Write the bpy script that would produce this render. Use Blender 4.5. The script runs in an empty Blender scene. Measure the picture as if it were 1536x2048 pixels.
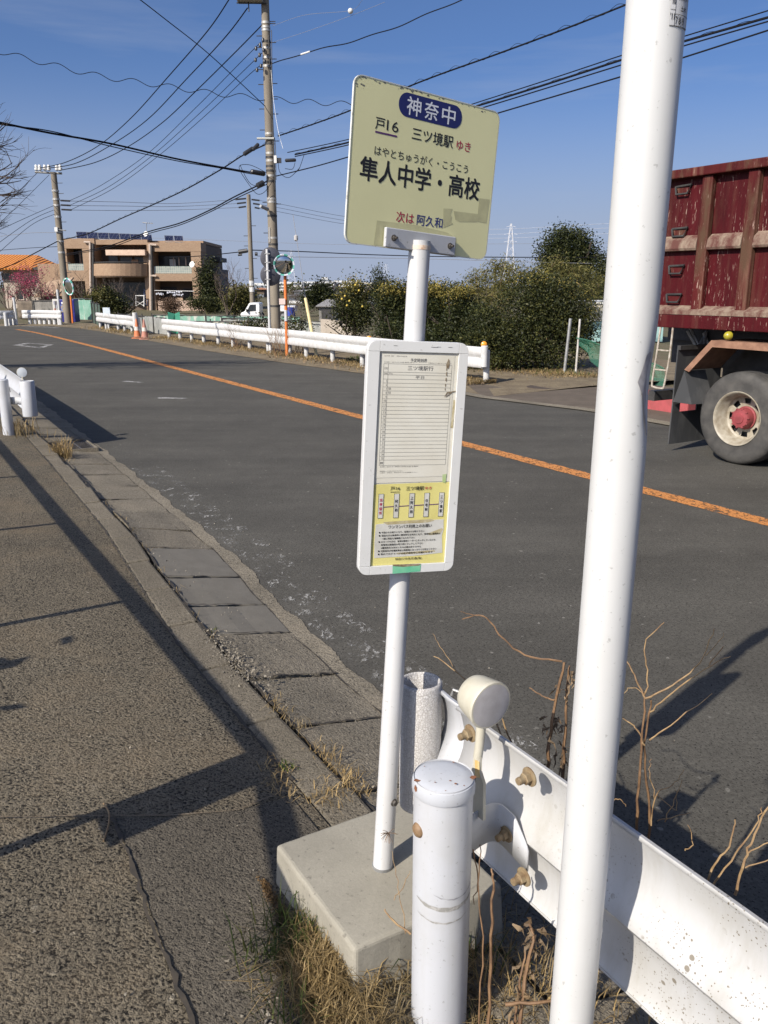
import bpy, math, random
from mathutils import Vector, Matrix, Quaternion
R = math.radians
S = bpy.context.scene
col = S.collection
# ------------------------------------------------------------------ camera, sky, sun, exposure
F, Y0, H = 1660.0, 575.0, 1.9
P = math.atan((1024 - Y0) / F)
cd = bpy.data.cameras.new('camera'); cam = bpy.data.objects.new('camera', cd); col.objects.link(cam)
cam.location = (0, 0, H); cam.rotation_euler = (math.pi / 2 - P, 0, 0)
cd.sensor_fit = 'VERTICAL'; cd.sensor_height = 36; cd.lens = 36 * F / 2048; cd.clip_start = .05; cd.clip_end = 6000
S.camera = cam
SUN_AZ, SUN_EL = 48, 36          # the way the shadows run on the ground, height of the sun
W = bpy.data.worlds.new('World'); S.world = W; W.use_nodes = True
wn, wl = W.node_tree.nodes, W.node_tree.links
sky = wn.new('ShaderNodeTexSky'); sky.sky_type = 'NISHITA'; sky.sun_disc = False
sky.sun_elevation = R(SUN_EL); sky.sun_rotation = R(90 - (SUN_AZ + 180)); sky.altitude = 20
sky.air_density = .6; sky.dust_density = 3.0; sky.ozone_density = 8
tc = wn.new('ShaderNodeTexCoord'); mp = wn.new('ShaderNodeMapping'); mp.inputs['Scale'].default_value = (1.2, 2.0, 13)
mp.inputs['Rotation'].default_value = (0, .1, 0)
nz = wn.new('ShaderNodeTexNoise'); nz.inputs['Scale'].default_value = 1.7; nz.inputs['Detail'].default_value = 7; nz.inputs['Roughness'].default_value = .55
rp = wn.new('ShaderNodeValToRGB'); rp.color_ramp.elements[0].position = .52; rp.color_ramp.elements[1].position = .80
rp.color_ramp.elements[1].color = (.32, .32, .32, 1)
mx = wn.new('ShaderNodeMixRGB'); mx.inputs['Color2'].default_value = (3.2, 3.5, 4.2, 1)
wl.new(tc.outputs['Generated'], mp.inputs['Vector']); wl.new(mp.outputs['Vector'], nz.inputs['Vector'])
wl.new(nz.outputs['Fac'], rp.inputs['Fac']); wl.new(rp.outputs['Color'], mx.inputs['Fac']); wl.new(sky.outputs['Color'], mx.inputs['Color1'])
sx = wn.new('ShaderNodeSeparateXYZ'); wl.new(tc.outputs['Generated'], sx.inputs[0])        # pale air low over the horizon
mr = wn.new('ShaderNodeMapRange'); mr.inputs['From Min'].default_value = 0; mr.inputs['From Max'].default_value = .24; mr.inputs['To Min'].default_value = .90; mr.inputs['To Max'].default_value = 0; mr.interpolation_type = 'SMOOTHSTEP'
wl.new(sx.outputs['Z'], mr.inputs['Value'])
mh = wn.new('ShaderNodeMixRGB'); mh.inputs['Color2'].default_value = (2.75, 3.2, 4.25, 1); wl.new(mr.outputs['Result'], mh.inputs['Fac']); wl.new(mx.outputs['Color'], mh.inputs['Color1'])
bg = wn['Background']; bg.inputs['Strength'].default_value = .105; wl.new(mh.outputs['Color'], bg.inputs['Color'])
sd = bpy.data.lights.new('sun', 'SUN'); so = bpy.data.objects.new('sun', sd); col.objects.link(so)
sd.energy = 4.6; sd.angle = R(.53); sd.color = (1.0, .925, .82)
_a, _e = R(SUN_AZ), R(SUN_EL)
so.rotation_euler = Vector((math.cos(_a) * math.cos(_e), math.sin(_a) * math.cos(_e), -math.sin(_e))).to_track_quat('-Z', 'Y').to_euler()
S.view_settings.view_transform = 'Standard'; S.view_settings.look = 'None'
S.view_settings.exposure = .5; S.view_settings.gamma = 1
S.cycles.max_bounces = 6; S.cycles.transparent_max_bounces = 6

# ------------------------------------------------------------------ where things stand
D = Vector((.515, -.857, 0)).normalized(); N = Vector((.857, .515, 0)).normalized()     # along the road towards us; across it
def at(px, py, Y):
    u = (px - 768) / F; v = (py - 1024) / F
    t = Y / (math.cos(P) - v * math.sin(P)); return Vector((u * t, Y, H + t * (-math.sin(P) - v * math.cos(P))))
def gr(px, py, z=0.0):
    u = (px - 768) / F; v = (py - 1024) / F
    t = (z - H) / (-math.sin(P) - v * math.cos(P)); return Vector((u * t, t * (math.cos(P) - v * math.sin(P)), z))
def walkz(lat): return .12 + max(0.0, min(1.13 - lat, 4.0)) * .11          # the pavement falls towards the road
def L(u, lat, z=0.0): return Vector((-.515 * u + .857 * lat, .857 * u + .515 * lat, z))

# ------------------------------------------------------------------ mesh builder
class MB:
    def __init__(s): s.v = []; s.f = []
    def add(s, vs, fs):
        b = len(s.v); s.v += [tuple(v) for v in vs]; s.f += [tuple(b + i for i in f) for f in fs]; return s
    def box(s, c, sz, M=None, rz=0):
        x, y, z = [q / 2 for q in sz]
        vs = [Vector((a * x, b * y, g * z)) for a in (-1, 1) for b in (-1, 1) for g in (-1, 1)]
        if rz: vs = [Matrix.Rotation(rz, 3, 'Z') @ v for v in vs]
        vs = [v + Vector(c) for v in vs]
        if M: vs = [M @ v for v in vs]
        return s.add(vs, [(0, 1, 3, 2), (4, 6, 7, 5), (0, 4, 5, 1), (2, 3, 7, 6), (0, 2, 6, 4), (1, 5, 7, 3)])
    def tube(s, pts, r, n=8, cap=True):
        pts = [Vector(p) for p in pts]; m = len(pts)
        if m < 2: return s
        rs = r if isinstance(r, (list, tuple)) else [r] * m
        rings = []; up = None
        for i, p in enumerate(pts):
            t = (pts[min(i + 1, m - 1)] - pts[max(i - 1, 0)])
            if t.length < 1e-9: t = Vector((0, 0, 1))
            t.normalize()
            if up is None:
                up = t.orthogonal().normalized()
            else:
                up = (up - t * up.dot(t))
                up = up.normalized() if up.length > 1e-6 else t.orthogonal().normalized()
            w = t.cross(up)
            rings.append([p + (up * math.cos(2 * math.pi * k / n) + w * math.sin(2 * math.pi * k / n)) * rs[i] for k in range(n)])
        vs = [v for g in rings for v in g]; fs = []
        for i in range(m - 1):
            for k in range(n):
                a = i * n + k; b = i * n + (k + 1) % n; fs.append((a, b, b + n, a + n))
        if cap: fs += [tuple(range(n - 1, -1, -1)), tuple((m - 1) * n + k for k in range(n))]
        return s.add(vs, fs)
    def lathe(s, prof, M=None, n=24, cap=True):
        M = M or Matrix()
        vs = [M @ Vector((r * math.cos(2 * math.pi * k / n), r * math.sin(2 * math.pi * k / n), z)) for r, z in prof for k in range(n)]
        fs = []
        for i in range(len(prof) - 1):
            for k in range(n):
                a = i * n + k; b = i * n + (k + 1) % n; fs.append((a, b, b + n, a + n))
        if cap:
            if prof[0][0] > 1e-6: fs.append(tuple(range(n - 1, -1, -1)))
            if prof[-1][0] > 1e-6: fs.append(tuple((len(prof) - 1) * n + k for k in range(n)))
        return s.add(vs, fs)
    def prism(s, poly, a, b, M=None):            # outline in local x,z, extruded in y from a to b
        M = M or Matrix(); n = len(poly)
        vs = [M @ Vector((x, a, z)) for x, z in poly] + [M @ Vector((x, b, z)) for x, z in poly]
        fs = [tuple(range(n)), tuple(range(2 * n - 1, n - 1, -1))] + [(i + n, (i + 1) % n + n, (i + 1) % n, i) for i in range(n)]
        return s.add(vs, fs)
    def plate(s, poly, M=None, y=0.0):
        M = M or Matrix(); return s.add([M @ Vector((x, y, z)) for x, z in poly], [tuple(range(len(poly)))])
    def sheet(s, pts, z=None): return s.add([Vector((p[0], p[1], p[2] if z is None else z)) for p in pts], [tuple(range(len(pts)))])
    def ribbon(s, a, b):                          # strip between two point lists
        n = len(a); return s.add(list(a) + list(b), [(i, i + 1, n + i + 1, n + i) for i in range(n - 1)])
    def extr(s, path, prof):                      # profile (w across, z up) along a plan path
        path = [Vector(p) for p in path]; m = len(path); k = len(prof); vs = []
        for i, p in enumerate(path):
            t = path[min(i + 1, m - 1)] - path[max(i - 1, 0)]; t.z = 0; t.normalize(); nn = Vector((-t.y, t.x, 0))
            vs += [p + nn * w + Vector((0, 0, z)) for w, z in prof]
        return s.add(vs, [(i * k + j, (i + 1) * k + j, (i + 1) * k + j + 1, i * k + j + 1) for i in range(m - 1) for j in range(k - 1)])

def rrect(x0, x1, z0, z1, r, n=6):
    out = []
    for cx, cz, a in ((x1 - r, z1 - r, 0), (x0 + r, z1 - r, 90), (x0 + r, z0 + r, 180), (x1 - r, z0 + r, 270)):
        for i in range(n + 1):
            t = R(a + 90 * i / n); out.append((cx + r * math.cos(t), cz + r * math.sin(t)))
    return out
def smooth_path(pts, k=8):
    pts = [Vector(p) for p in pts]; out = []
    for i in range(len(pts) - 1):
        p0, p1, p2, p3 = pts[max(i - 1, 0)], pts[i], pts[i + 1], pts[min(i + 2, len(pts) - 1)]
        for j in range(k):
            t = j / k
            out.append(.5 * ((2 * p1) + (p2 - p0) * t + (2 * p0 - 5 * p1 + 4 * p2 - p3) * t * t + (3 * p1 - p0 - 3 * p2 + p3) * t ** 3))
    return out + [pts[-1]]

def props(o, label=None, cat=None, group=None, kind=None):
    if label: o['label'] = label
    if cat: o['category'] = cat
    if group: o['group'] = group
    if kind: o['kind'] = kind
    return o
def thing(name, label, cat, loc=(0, 0, 0), group=None):
    o = bpy.data.objects.new(name, None); col.objects.link(o); o.location = loc; o.empty_display_size = .2
    return props(o, label, cat, group)
def wloc(o):
    v = Vector((0, 0, 0))
    while o is not None: v += Vector(o.location); o = o.parent
    return v
def obj(name, mb, mat, parent=None, smooth=None, bevel=0, solid=0, loc=None, seg=2):   # builder holds world coordinates
    base = wloc(parent) if parent else Vector((0, 0, 0))
    if loc is not None: base = Vector(loc)
    me = bpy.data.meshes.new(name); me.from_pydata([Vector(v) - base for v in mb.v], [], mb.f)
    me.materials.append(mat); me.validate()
    o = bpy.data.objects.new(name, me); col.objects.link(o)
    if parent: o.parent = parent
    elif loc is not None: o.location = loc
    if smooth is not None:
        me.shade_smooth(); me.set_sharp_from_angle(angle=R(smooth))
    if solid:
        m = o.modifiers.new('thickness', 'SOLIDIFY'); m.thickness = solid; m.offset = 0
    if bevel:
        m = o.modifiers.new('edge', 'BEVEL'); m.width = bevel; m.segments = seg; m.limit_method = 'ANGLE'; m.angle_limit = R(35)
    return o
def struct(name, mb, mat, **k): return props(obj(name, mb, mat, **k), kind='structure')
def single(name, mb, mat, label, cat, loc, group=None, **k): return props(obj(name, mb, mat, loc=loc, **k), label, cat, group)
def copy_tree(o, parent=None):
    c = o.copy(); col.objects.link(c)
    if parent: c.parent = parent
    for ch in list(o.children): copy_tree(ch, c)
    return c
def copy_part(o, loc):
    c = o.copy(); col.objects.link(c); c.location = loc
    for ch in list(o.children): copy_tree(ch, c)
    return c

# ------------------------------------------------------------------ materials
def nodes(name):
    m = bpy.data.materials.new(name); m.use_nodes = True
    return m, m.node_tree.nodes, m.node_tree.links, m.node_tree.nodes['Principled BSDF']
def c4(c): return (c[0], c[1], c[2], 1)
class G:
    """small helper to chain texture nodes"""
    def __init__(s, name): s.m, s.n, s.l, s.b = nodes(name); s.tc = s.n.new('ShaderNodeTexCoord')
    def coord(s, scale=(1, 1, 1), rot=(0, 0, 0)):
        mp = s.n.new('ShaderNodeMapping'); mp.inputs['Scale'].default_value = scale; mp.inputs['Rotation'].default_value = rot
        s.l.new(s.tc.outputs['Object'], mp.inputs['Vector']); return mp.outputs['Vector']
    def noise(s, scale, detail=5, rough=.55, vec=None, dist=0):
        t = s.n.new('ShaderNodeTexNoise'); t.inputs['Scale'].default_value = scale; t.inputs['Detail'].default_value = detail
        t.inputs['Roughness'].default_value = rough; t.inputs['Distortion'].default_value = dist
        s.l.new(vec or s.tc.outputs['Object'], t.inputs['Vector']); return t.outputs['Fac']
    def voro(s, scale, feature='F1', out='Distance', vec=None):
        t = s.n.new('ShaderNodeTexVoronoi'); t.feature = feature; t.inputs['Scale'].default_value = scale
        s.l.new(vec or s.tc.outputs['Object'], t.inputs['Vector']); return t.outputs[out]
    def ramp(s, x, *stops):
        r = s.n.new('ShaderNodeValToRGB'); e = r.color_ramp.elements
        while len(e) < len(stops): e.new(.5)
        for i, (p, c) in enumerate(stops):
            e[i].position = p; e[i].color = c4(c) if isinstance(c, (tuple, list)) else (c, c, c, 1)
        s.l.new(x, r.inputs['Fac']); return r.outputs['Color']
    def mix(s, f, a, b, mode='MIX'):
        t = s.n.new('ShaderNodeMixRGB'); t.blend_type = mode
        for i, v in (('Fac', f), ('Color1', a), ('Color2', b)):
            if isinstance(v, (int, float)): t.inputs[i].default_value = v if i == 'Fac' else (v, v, v, 1)
            elif isinstance(v, (tuple, list)): t.inputs[i].default_value = c4(v)
            else: s.l.new(v, t.inputs[i])
        return t.outputs['Color']
    def math(s, op, a, b=0):
        t = s.n.new('ShaderNodeMath'); t.operation = op
        for i, v in enumerate((a, b)):
            if isinstance(v, (int, float)): t.inputs[i].default_value = v
            else: s.l.new(v, t.inputs[i])
        return t.outputs[0]
    def done(s, colr, rough=.6, metal=0, bump=None, bstr=.3, bdist=.01, spec=.5):
        if isinstance(colr, (tuple, list)): s.b.inputs['Base Color'].default_value = c4(colr)
        else: s.l.new(colr, s.b.inputs['Base Color'])
        if isinstance(rough, (int, float)): s.b.inputs['Roughness'].default_value = rough
        else: s.l.new(rough, s.b.inputs['Roughness'])
        s.b.inputs['Metallic'].default_value = metal; s.b.inputs['Specular IOR Level'].default_value = spec
        if bump is not None:
            t = s.n.new('ShaderNodeBump'); t.inputs['Strength'].default_value = bstr; t.inputs['Distance'].default_value = bdist
            s.l.new(bump, t.inputs['Height']); s.l.new(t.outputs['Normal'], s.b.inputs['Normal'])
        return s.m
def mat(name, c1, c2=None, scale=6, rough=.6, metal=0, lo=.38, hi=.66, bscale=0, bstr=.3, bdist=.01, spec=.5, stretch=None):
    g = G(name); v = g.coord(stretch) if stretch else None
    c = c1
    if c2: c = g.mix(g.ramp(g.noise(scale, 6, .6, v), (lo, 0), (hi, 1)), c1, c2)
    return g.done(c, rough, metal, g.noise(bscale, 4, .6, v) if bscale else None, bstr, bdist, spec)

def asphalt(name, a, b, cell, light, bstr, big=(.9, 1.1), blen=.006, stain=None, pit=.40, pitk=.28, lf=.93):
    g = G(name); w = g.coord((1, 1, 1), (0, 0, .4))
    cells = g.voro(cell, 'F1', 'Color'); n1 = g.noise(cell * .55, 5, .62, dist=.35); n2 = g.noise(cell * 1.1, 3, .55, w, .25)
    c = g.mix(g.ramp(n1, (.34, 0), (.66, 1)), a, b)
    c = g.mix(g.math('MULTIPLY', g.ramp(cells, (.25, 0), (1, 1)), .30), c, tuple(min(1, x * 1.35) for x in b))
    c = g.mix(g.ramp(n2, (pit - .06, 1), (pit + .02, 0)), c, tuple(x * pitk for x in a))
    c = g.mix(g.math('MULTIPLY', g.ramp(g.voro(cell * .7, 'F1', 'Color'), (lf, 0), (lf + .04, 1)), .45), c, light)
    c = g.mix(1, c, g.ramp(g.noise(.9, 6, .6), (.3, big[0]), (.7, big[1])), 'MULTIPLY')
    c = g.mix(1, c, g.ramp(g.noise(4.5, 4, .6), (.3, .93), (.7, 1.07)), 'MULTIPLY')
    if name == 'road_asphalt': c = g.mix(1, c, g.ramp(g.noise(1.6, 4, .6, g.coord((.06, 1.0, 1), (0, 0, math.atan2(.857, .515)))), (.35, .87), (.65, 1.12)), 'MULTIPLY')
    if stain: c = g.mix(g.math('MULTIPLY', g.ramp(g.noise(2.2, 6, .65), (.48, 0), (.70, 1)), .5), c, stain)
    h = g.math('ADD', g.math('MULTIPLY', n2, .8), g.math('MULTIPLY', n1, .7))
    return g.done(c, .88, 0, h, bstr, blen, .25)
ROAD = asphalt('road_asphalt', (.056, .0525, .0445), (.086, .081, .069), 88, (.30, .285, .25), .6, (.86, 1.14), .006, pit=.405, pitk=.30, lf=.93)
WALK = asphalt('walk_asphalt', (.088, .073, .050), (.180, .152, .108), 92, (.42, .37, .28), 1.0, (.78, 1.18), .012, stain=(.185, .142, .09), pit=.455, pitk=.14)
PATCH = asphalt('patch_asphalt', (.072, .062, .047), (.130, .112, .085), 115, (.30, .27, .21), .9, (.85, 1.12), .010, pit=.42, pitk=.2)
def concrete(name, a, b, pit=.5, bstr=.35, scale=5, dark=(.10, .09, .075)):
    g = G(name)
    c = g.mix(g.ramp(g.noise(scale, 7, .65), (.32, 0), (.7, 1)), a, b)
    c = g.mix(g.ramp(g.noise(scale * 14, 3, .6), (.62, 0), (.72, pit)), c, dark)
    c = g.mix(g.ramp(g.voro(210, 'F1', 'Color'), (.0, .0), (1., .35)), c, (a[0] * .6, a[1] * .6, a[2] * .6))
    return g.done(c, .85, 0, g.noise(scale * 22, 5, .65), bstr, .006, .3)
SLAB = concrete('slab_concrete', (.325, .302, .245), (.235, .218, .175), .65, .18, 4)
KERB = asphalt('kerb_concrete', (.105, .090, .066), (.185, .160, .120), 105, (.36, .32, .25), .8, (.78, 1.2), .010, stain=(.10, .085, .06), pit=.41, pitk=.25)
GUT = asphalt('gutter_concrete', (.120, .105, .079), (.215, .188, .143), 92, (.38, .34, .27), .9, (.72, 1.25), .011, stain=(.235, .20, .148), pit=.40, pitk=.25)
GUTS = concrete('smooth_gutter_concrete', (.178, .163, .135), (.140, .128, .105), .25, .25, 7)
def white_paint(name, base=(.52, .52, .515), dirt=(.38, .36, .31), amount=.35, chips=True, rust=(.12, .05, .022), rough=.38):
    g = G(name)
    c = g.mix(g.math('MULTIPLY', g.ramp(g.noise(5, 7, .65), (.45, 0), (.75, 1)), amount), base, dirt)
    c = g.mix(g.math('MULTIPLY', g.ramp(g.noise(16, 6, .7, g.coord((1, 1, .07))), (.50, 0), (.74, 1)), .30), c, dirt)
    c = g.mix(g.math('MULTIPLY', g.ramp(g.noise(90, 3, .6), (.66, 0), (.70, 1)), .5), c, tuple(x * .55 for x in dirt))
    if chips:
        sp = g.ramp(g.noise(42, 3, .55), (.70, 0), (.73, 1)); ms = g.ramp(g.noise(6, 2), (.5, 0), (.62, 1))
        c = g.mix(g.math('MULTIPLY', sp, ms), c, rust)
    return g.done(c, rough, 0, g.noise(25, 3), .04, .004, .45)
PAINT = white_paint('white_paint', amount=.22, chips=False)
POSTP = white_paint('post_paint', (.455, .465, .485), (.36, .35, .32), .4, True)
FARP = white_paint('far_rail_paint', (.53, .53, .52), (.31, .285, .24), .5, True, (.2, .15, .1))
def rail_paint():
    g = G('rail_paint')
    c = g.mix(g.math('MULTIPLY', g.ramp(g.noise(4, 7, .6), (.46, 0), (.74, 1)), .45), (.455, .455, .45), (.345, .325, .275))
    c = g.mix(g.math('MULTIPLY', g.ramp(g.noise(14, 6, .7, g.coord((1, 1, .15))), (.48, 0), (.72, 1)), .40), c, (.30, .275, .22))
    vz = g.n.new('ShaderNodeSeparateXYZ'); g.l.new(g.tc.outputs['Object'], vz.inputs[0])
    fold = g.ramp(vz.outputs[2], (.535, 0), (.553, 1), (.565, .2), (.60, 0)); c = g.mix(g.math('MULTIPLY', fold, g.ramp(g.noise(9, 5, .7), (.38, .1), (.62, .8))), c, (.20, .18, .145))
    for sc, thr, lim in ((34, .22, .48), (75, .2, .46), (160, .25, .47)):
        d = g.voro(sc, 'F1', 'Distance'); rnd = g.voro(sc, 'F1', 'Color')
        spot = g.ramp(g.math('ADD', d, g.math('MULTIPLY', g.noise(sc * 3, 3), .12)), (thr + .02, 1), (thr + .06, 0))
        pick = g.ramp(rnd, (.54, 0), (.56, 1))
        zone = g.math('MULTIPLY', g.ramp(g.noise(3.6, 4, .6), (lim - .01, 0), (lim + .03, 1)), g.ramp(vz.outputs[0], (.20, .0), (.50, 1)))
        c = g.mix(g.math('MULTIPLY', g.math('MULTIPLY', spot, pick), zone), c, (.17, .145, .105))
    return g.done(c, .42, 0, g.noise(7, 2), .05, .01, .45)
RAILP = rail_paint()
def crackle():
    g = G('crackled_paint')
    v = g.coord(); d = g.voro(150, 'DISTANCE_TO_EDGE', 'Distance'); d2 = g.voro(70, 'DISTANCE_TO_EDGE', 'Distance')
    k = g.math('MINIMUM', g.ramp(d, (.0, 0), (.10, 1)), g.ramp(d2, (.0, .1), (.06, 1)))
    c = g.mix(k, (.36, .335, .31), (.52, .505, .485))
    return g.done(c, .7, 0, k, .5, .003, .3)
CRACK = crackle()
DARK = mat('dark_metal', (.028, .027, .026), (.05, .046, .042), 8, .6)
BLACKR = mat('black_rubber', (.022, .022, .022), (.045, .043, .04), 5, .75, bscale=60, bstr=.1)
BOLT = mat('rusty_galvanised', (.30, .235, .14), (.20, .13, .07), 40, .65, .3, bscale=120, bstr=.25, bdist=.002)
STEEL = mat('weathered_steel', (.16, .15, .14), (.09, .075, .06), 60, .5, .6)
GALV = mat('galvanised_steel', (.36, .36, .35), (.24, .24, .235), 12, .5, .5)
CREAMP = mat('cream_plastic', (.50, .475, .39), (.40, .37, .28), 14, .45, lo=.4, hi=.75)
ORANGE = mat('orange_paint', (.62, .17, .028), (.50, .13, .03), 6, .5)
CABLE = mat('black_cable', (.006, .006, .008), rough=.7, spec=.15)
GREYC = mat('grey_cable', (.20, .20, .21), rough=.6)
SIGNF = mat('pale_yellow_sheet', (.78, .745, .41), (.73, .695, .38), 5, .42, lo=.35, hi=.7)
def flat(name, c, rough=.55): return mat(name, c, tuple(x * .9 for x in c), 30, rough)
BLACKT = flat('black_print', (.012, .012, .014)); NAVY = flat('navy_print', (.012, .018, .12)); REDT = flat('red_print', (.42, .022, .06))
BLUET = flat('blue_print', (.02, .028, .18)); PURP = flat('purple_print', (.10, .03, .14)); WHITET = flat('white_print', (.72, .74, .78))
GREYT = flat('grey_print', (.15, .145, .135)); PAPER = mat('faded_paper', (.60, .575, .49), (.54, .51, .42), 7, .5, lo=.4, hi=.7)
YELP = mat('yellow_panel', (.62, .56, .20), (.52, .46, .15), 14, .5, lo=.45, hi=.75)
NOTE = mat('grey_notice_paper', (.56, .55, .50), (.42, .41, .36), 16, .55, lo=.4, hi=.75)
TAPE = mat('old_tape', (.58, .55, .30), (.47, .445, .25), 22, .5); GREENT = mat('green_tape', (.10, .42, .24), (.2, .48, .30), 25, .45)
BROWNS = mat('brown_stain', (.13, .09, .05), (.30, .25, .17), 60, .7)
LENS = mat('grey_reflector_lens', (.42, .40, .40), (.36, .34, .33), 30, .18, bscale=500, bstr=.4, bdist=.002)
def leafmat(name, *cs, rough=.55, trans=.25, clump=2.4):
    g = G(name); geo = g.n.new('ShaderNodeNewGeometry')
    k = len(cs); c = g.ramp(geo.outputs['Random Per Island'], *[(i / max(1, k - 1), cs[i]) for i in range(k)]); c = g.mix(1, c, g.ramp(g.noise(clump, 3, .6), (.36, (.55, .55, .55)), (.66, (1.55, 1.42, 1.2))), 'MULTIPLY')
    m = g.done(c, rough, spec=.25)
    tr = g.n.new('ShaderNodeBsdfTranslucent'); ms = g.n.new('ShaderNodeMixShader'); ms.inputs[0].default_value = trans
    g.l.new(c, tr.inputs['Color']); g.l.new(g.b.outputs[0], ms.inputs[1]); g.l.new(tr.outputs[0], ms.inputs[2])
    g.l.new(ms.outputs[0], g.n['Material Output'].inputs['Surface']); return m
LEAFD = leafmat('dark_leaf', (.011, .017, .007), (.026, .036, .013), (.06, .068, .022))
LEAFC = leafmat('citrus_leaf', (.014, .020, .008), (.034, .044, .015), (.085, .088, .028))
LEAFY = leafmat('yellow_green_leaf', (.13, .125, .03), (.22, .19, .05), (.31, .26, .08))
LEAFB = leafmat('bamboo_leaf', (.075, .080, .026), (.125, .125, .042), (.19, .175, .065))
FRUIT = flat('yellow_fruit', (.50, .37, .06)); PINK = leafmat('pink_blossom', (.34, .06, .13), (.45, .10, .19), (.25, .05, .09))
DRYG = leafmat('dry_grass', (.17, .125, .06), (.28, .21, .105), (.36, .28, .15), (.11, .085, .045))
GREENG = leafmat('green_grass', (.035, .06, .015), (.06, .085, .02), (.10, .11, .035))
STALK = mat('dry_stalk', (.20, .115, .055), (.10, .055, .028), 30, .7)
STALKP = mat('pale_dry_stalk', (.30, .20, .095), (.17, .10, .05), 30, .7)
DRYLEAF = leafmat('withered_leaf', (.19, .14, .09), (.26, .20, .14), (.12, .085, .055))
BARK = mat('bark', (.085, .065, .048), (.05, .038, .028), 10, .85, bscale=30, bstr=.4)
TWIG = mat('bare_twig', (.11, .082, .062), (.07, .05, .04), 5, .85)
SOIL = mat('soil', (.115, .085, .055), (.17, .135, .09), 3, .95, bscale=40, bstr=.7, bdist=.03)
CONCP = mat('pole_concrete', (.215, .185, .14), (.155, .13, .10), 2.5, .85, bscale=40, bstr=.2, stretch=(1, 1, .25))

# ------------------------------------------------------------------ lettering
_txt = {}
def text(body, x0, x1, z0, z1, m, M, parent, y=-.0012, bold=.0, name='lettering', spacing=1.0):
    key = (body, 0, spacing)
    if key not in _txt:
        cu = bpy.data.curves.new('t', 'FONT'); cu.body = body; cu.size = 1; cu.space_line = spacing; cu.resolution_u = 3
        to = bpy.data.objects.new('t', cu); col.objects.link(to)
        dg = bpy.context.evaluated_depsgraph_get(); me = bpy.data.meshes.new_from_object(to.evaluated_get(dg))
        _txt[key] = ([v.co.copy() for v in me.vertices], [tuple(p.vertices) for p in me.polygons])
        bpy.data.objects.remove(to); bpy.data.curves.remove(cu); bpy.data.meshes.remove(me)
    vs, fs = _txt[key]
    ax, bx = min(v.x for v in vs), max(v.x for v in vs); az, bz = min(v.y for v in vs), max(v.y for v in vs)
    sx = (x1 - x0) / (bx - ax); sz = (z1 - z0) / max(1e-6, bz - az)
    mb = MB(); bb = bold * (z1 - z0) * 1.3
    for q, (dx, dz) in enumerate(((0, 0), (bb, bb), (-bb, bb), (bb, -bb), (-bb, -bb)) if bold else ((0, 0),)): mb.add([M @ Vector((x0 + (v.x - ax) * sx + dx, y - .000012 * q, z0 + (v.y - az) * sz + dz)) for v in vs], fs)
    return obj(name, mb, m, parent)
def textlet(body, x0, x1, z0, z1, mb, M, y=-.0012, bold=0.0, spacing=1.0):      # same, collected in one builder
    o = text(body, x0, x1, z0, z1, BLACKT, M, None, y, bold, 'tmp', spacing)
    mb.add([v.co.copy() for v in o.data.vertices], [tuple(p.vertices) for p in o.data.polygons])
    bpy.data.objects.remove(o)

# ================================================================== GROUND, ROAD, PAVEMENT
GRASSG = mat('field_ground', (.105, .082, .045), (.075, .075, .028), .8, .95, bscale=9, bstr=.6, bdist=.05)
struct('ground', MB().sheet([(-2500, -300), (2500, -300), (2500, 3500), (-2500, 3500)], -.06), GRASSG)
near = [(-6, 1.80), (1.0, 1.80), (3.05, 1.80), (4.05, 1.83), (5.55, 1.98), (7.8, 2.06), (10.1, 2.12), (14, 2.2), (20, 2.25), (27, 2.2), (33, 1.5), (37, -.5), (40, -5), (42, -20), (42, -45)]
far = [(-12, 9.5), (5, 9.5), (9.6, 9.62), (11.8, 9.15), (16.55, 9.45), (20.3, 9.05), (25.7, 8.75), (32.4, 8.65), (39.5, 8.7), (43.3, 8.4), (45.6, 7.7), (47.6, 5.3), (52, -8), (60, -32)]
struct('road', MB().sheet([L(u, l) for u, l in near] + [L(u, l) for u, l in reversed(far)], 0), ROAD)
kf = [(-6, 1.27), (1.0, 1.27), (2.35, 1.28), (3.85, 1.29), (4.65, 1.34), (6.3, 1.47), (8.25, 1.53), (10.2, 1.58), (14, 1.66), (20, 1.70), (26, 1.65), (33, .9), (37, -1.1), (40, -5.6)]
def kl(u):
    for (a, b), (c, d) in zip(kf, kf[1:]):
        if a <= u <= c: return b + (d - b) * (u - a) / (c - a)
    return kf[-1][1]
def nl(u):
    for (a, b), (c, d) in zip(near, near[1:]):
        if a <= u <= c: return b + (d - b) * (u - a) / (c - a)
    return near[-1][1]
mb = MB(); ka = [L(u, kl(u) - .17, .12) for u, _ in kf]; kb = [L(u, -2.6, walkz(-2.6)) if u < 34 else L(u, -9, walkz(-9)) for u, _ in kf]; mb.ribbon(ka, kb); mb.ribbon(kb, [p - N * 40 for p in kb])
struct('sidewalk', mb, WALK)
rnd = random.Random(3)
mb = MB(); u = -6.0                                        # kerb stones, 60 cm each with thin joints
while u < 38:
    e = u + .6; dz = rnd.uniform(-.006, .006)
    q = [L(u + .004, kl(u) - .166), L(e - .004, kl(e) - .166), L(e - .004, kl(e) + rnd.uniform(-.015, .012)), L(u + .004, kl(u) + rnd.uniform(-.015, .012))]
    lo = -.02
    mb.add([Vector((p.x, p.y, lo)) for p in q] + [Vector((p.x, p.y, .1195 + dz)) for p in q], [(4, 5, 6, 7), (0, 4, 7, 3), (3, 7, 6, 2), (2, 6, 5, 1), (1, 5, 4, 0)])
    u = e
struct('kerb', mb, KERB, bevel=.018)
mb = MB(); us = [-6 + .3 * i for i in range(160) if -6 + .3 * i < 38]
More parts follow.
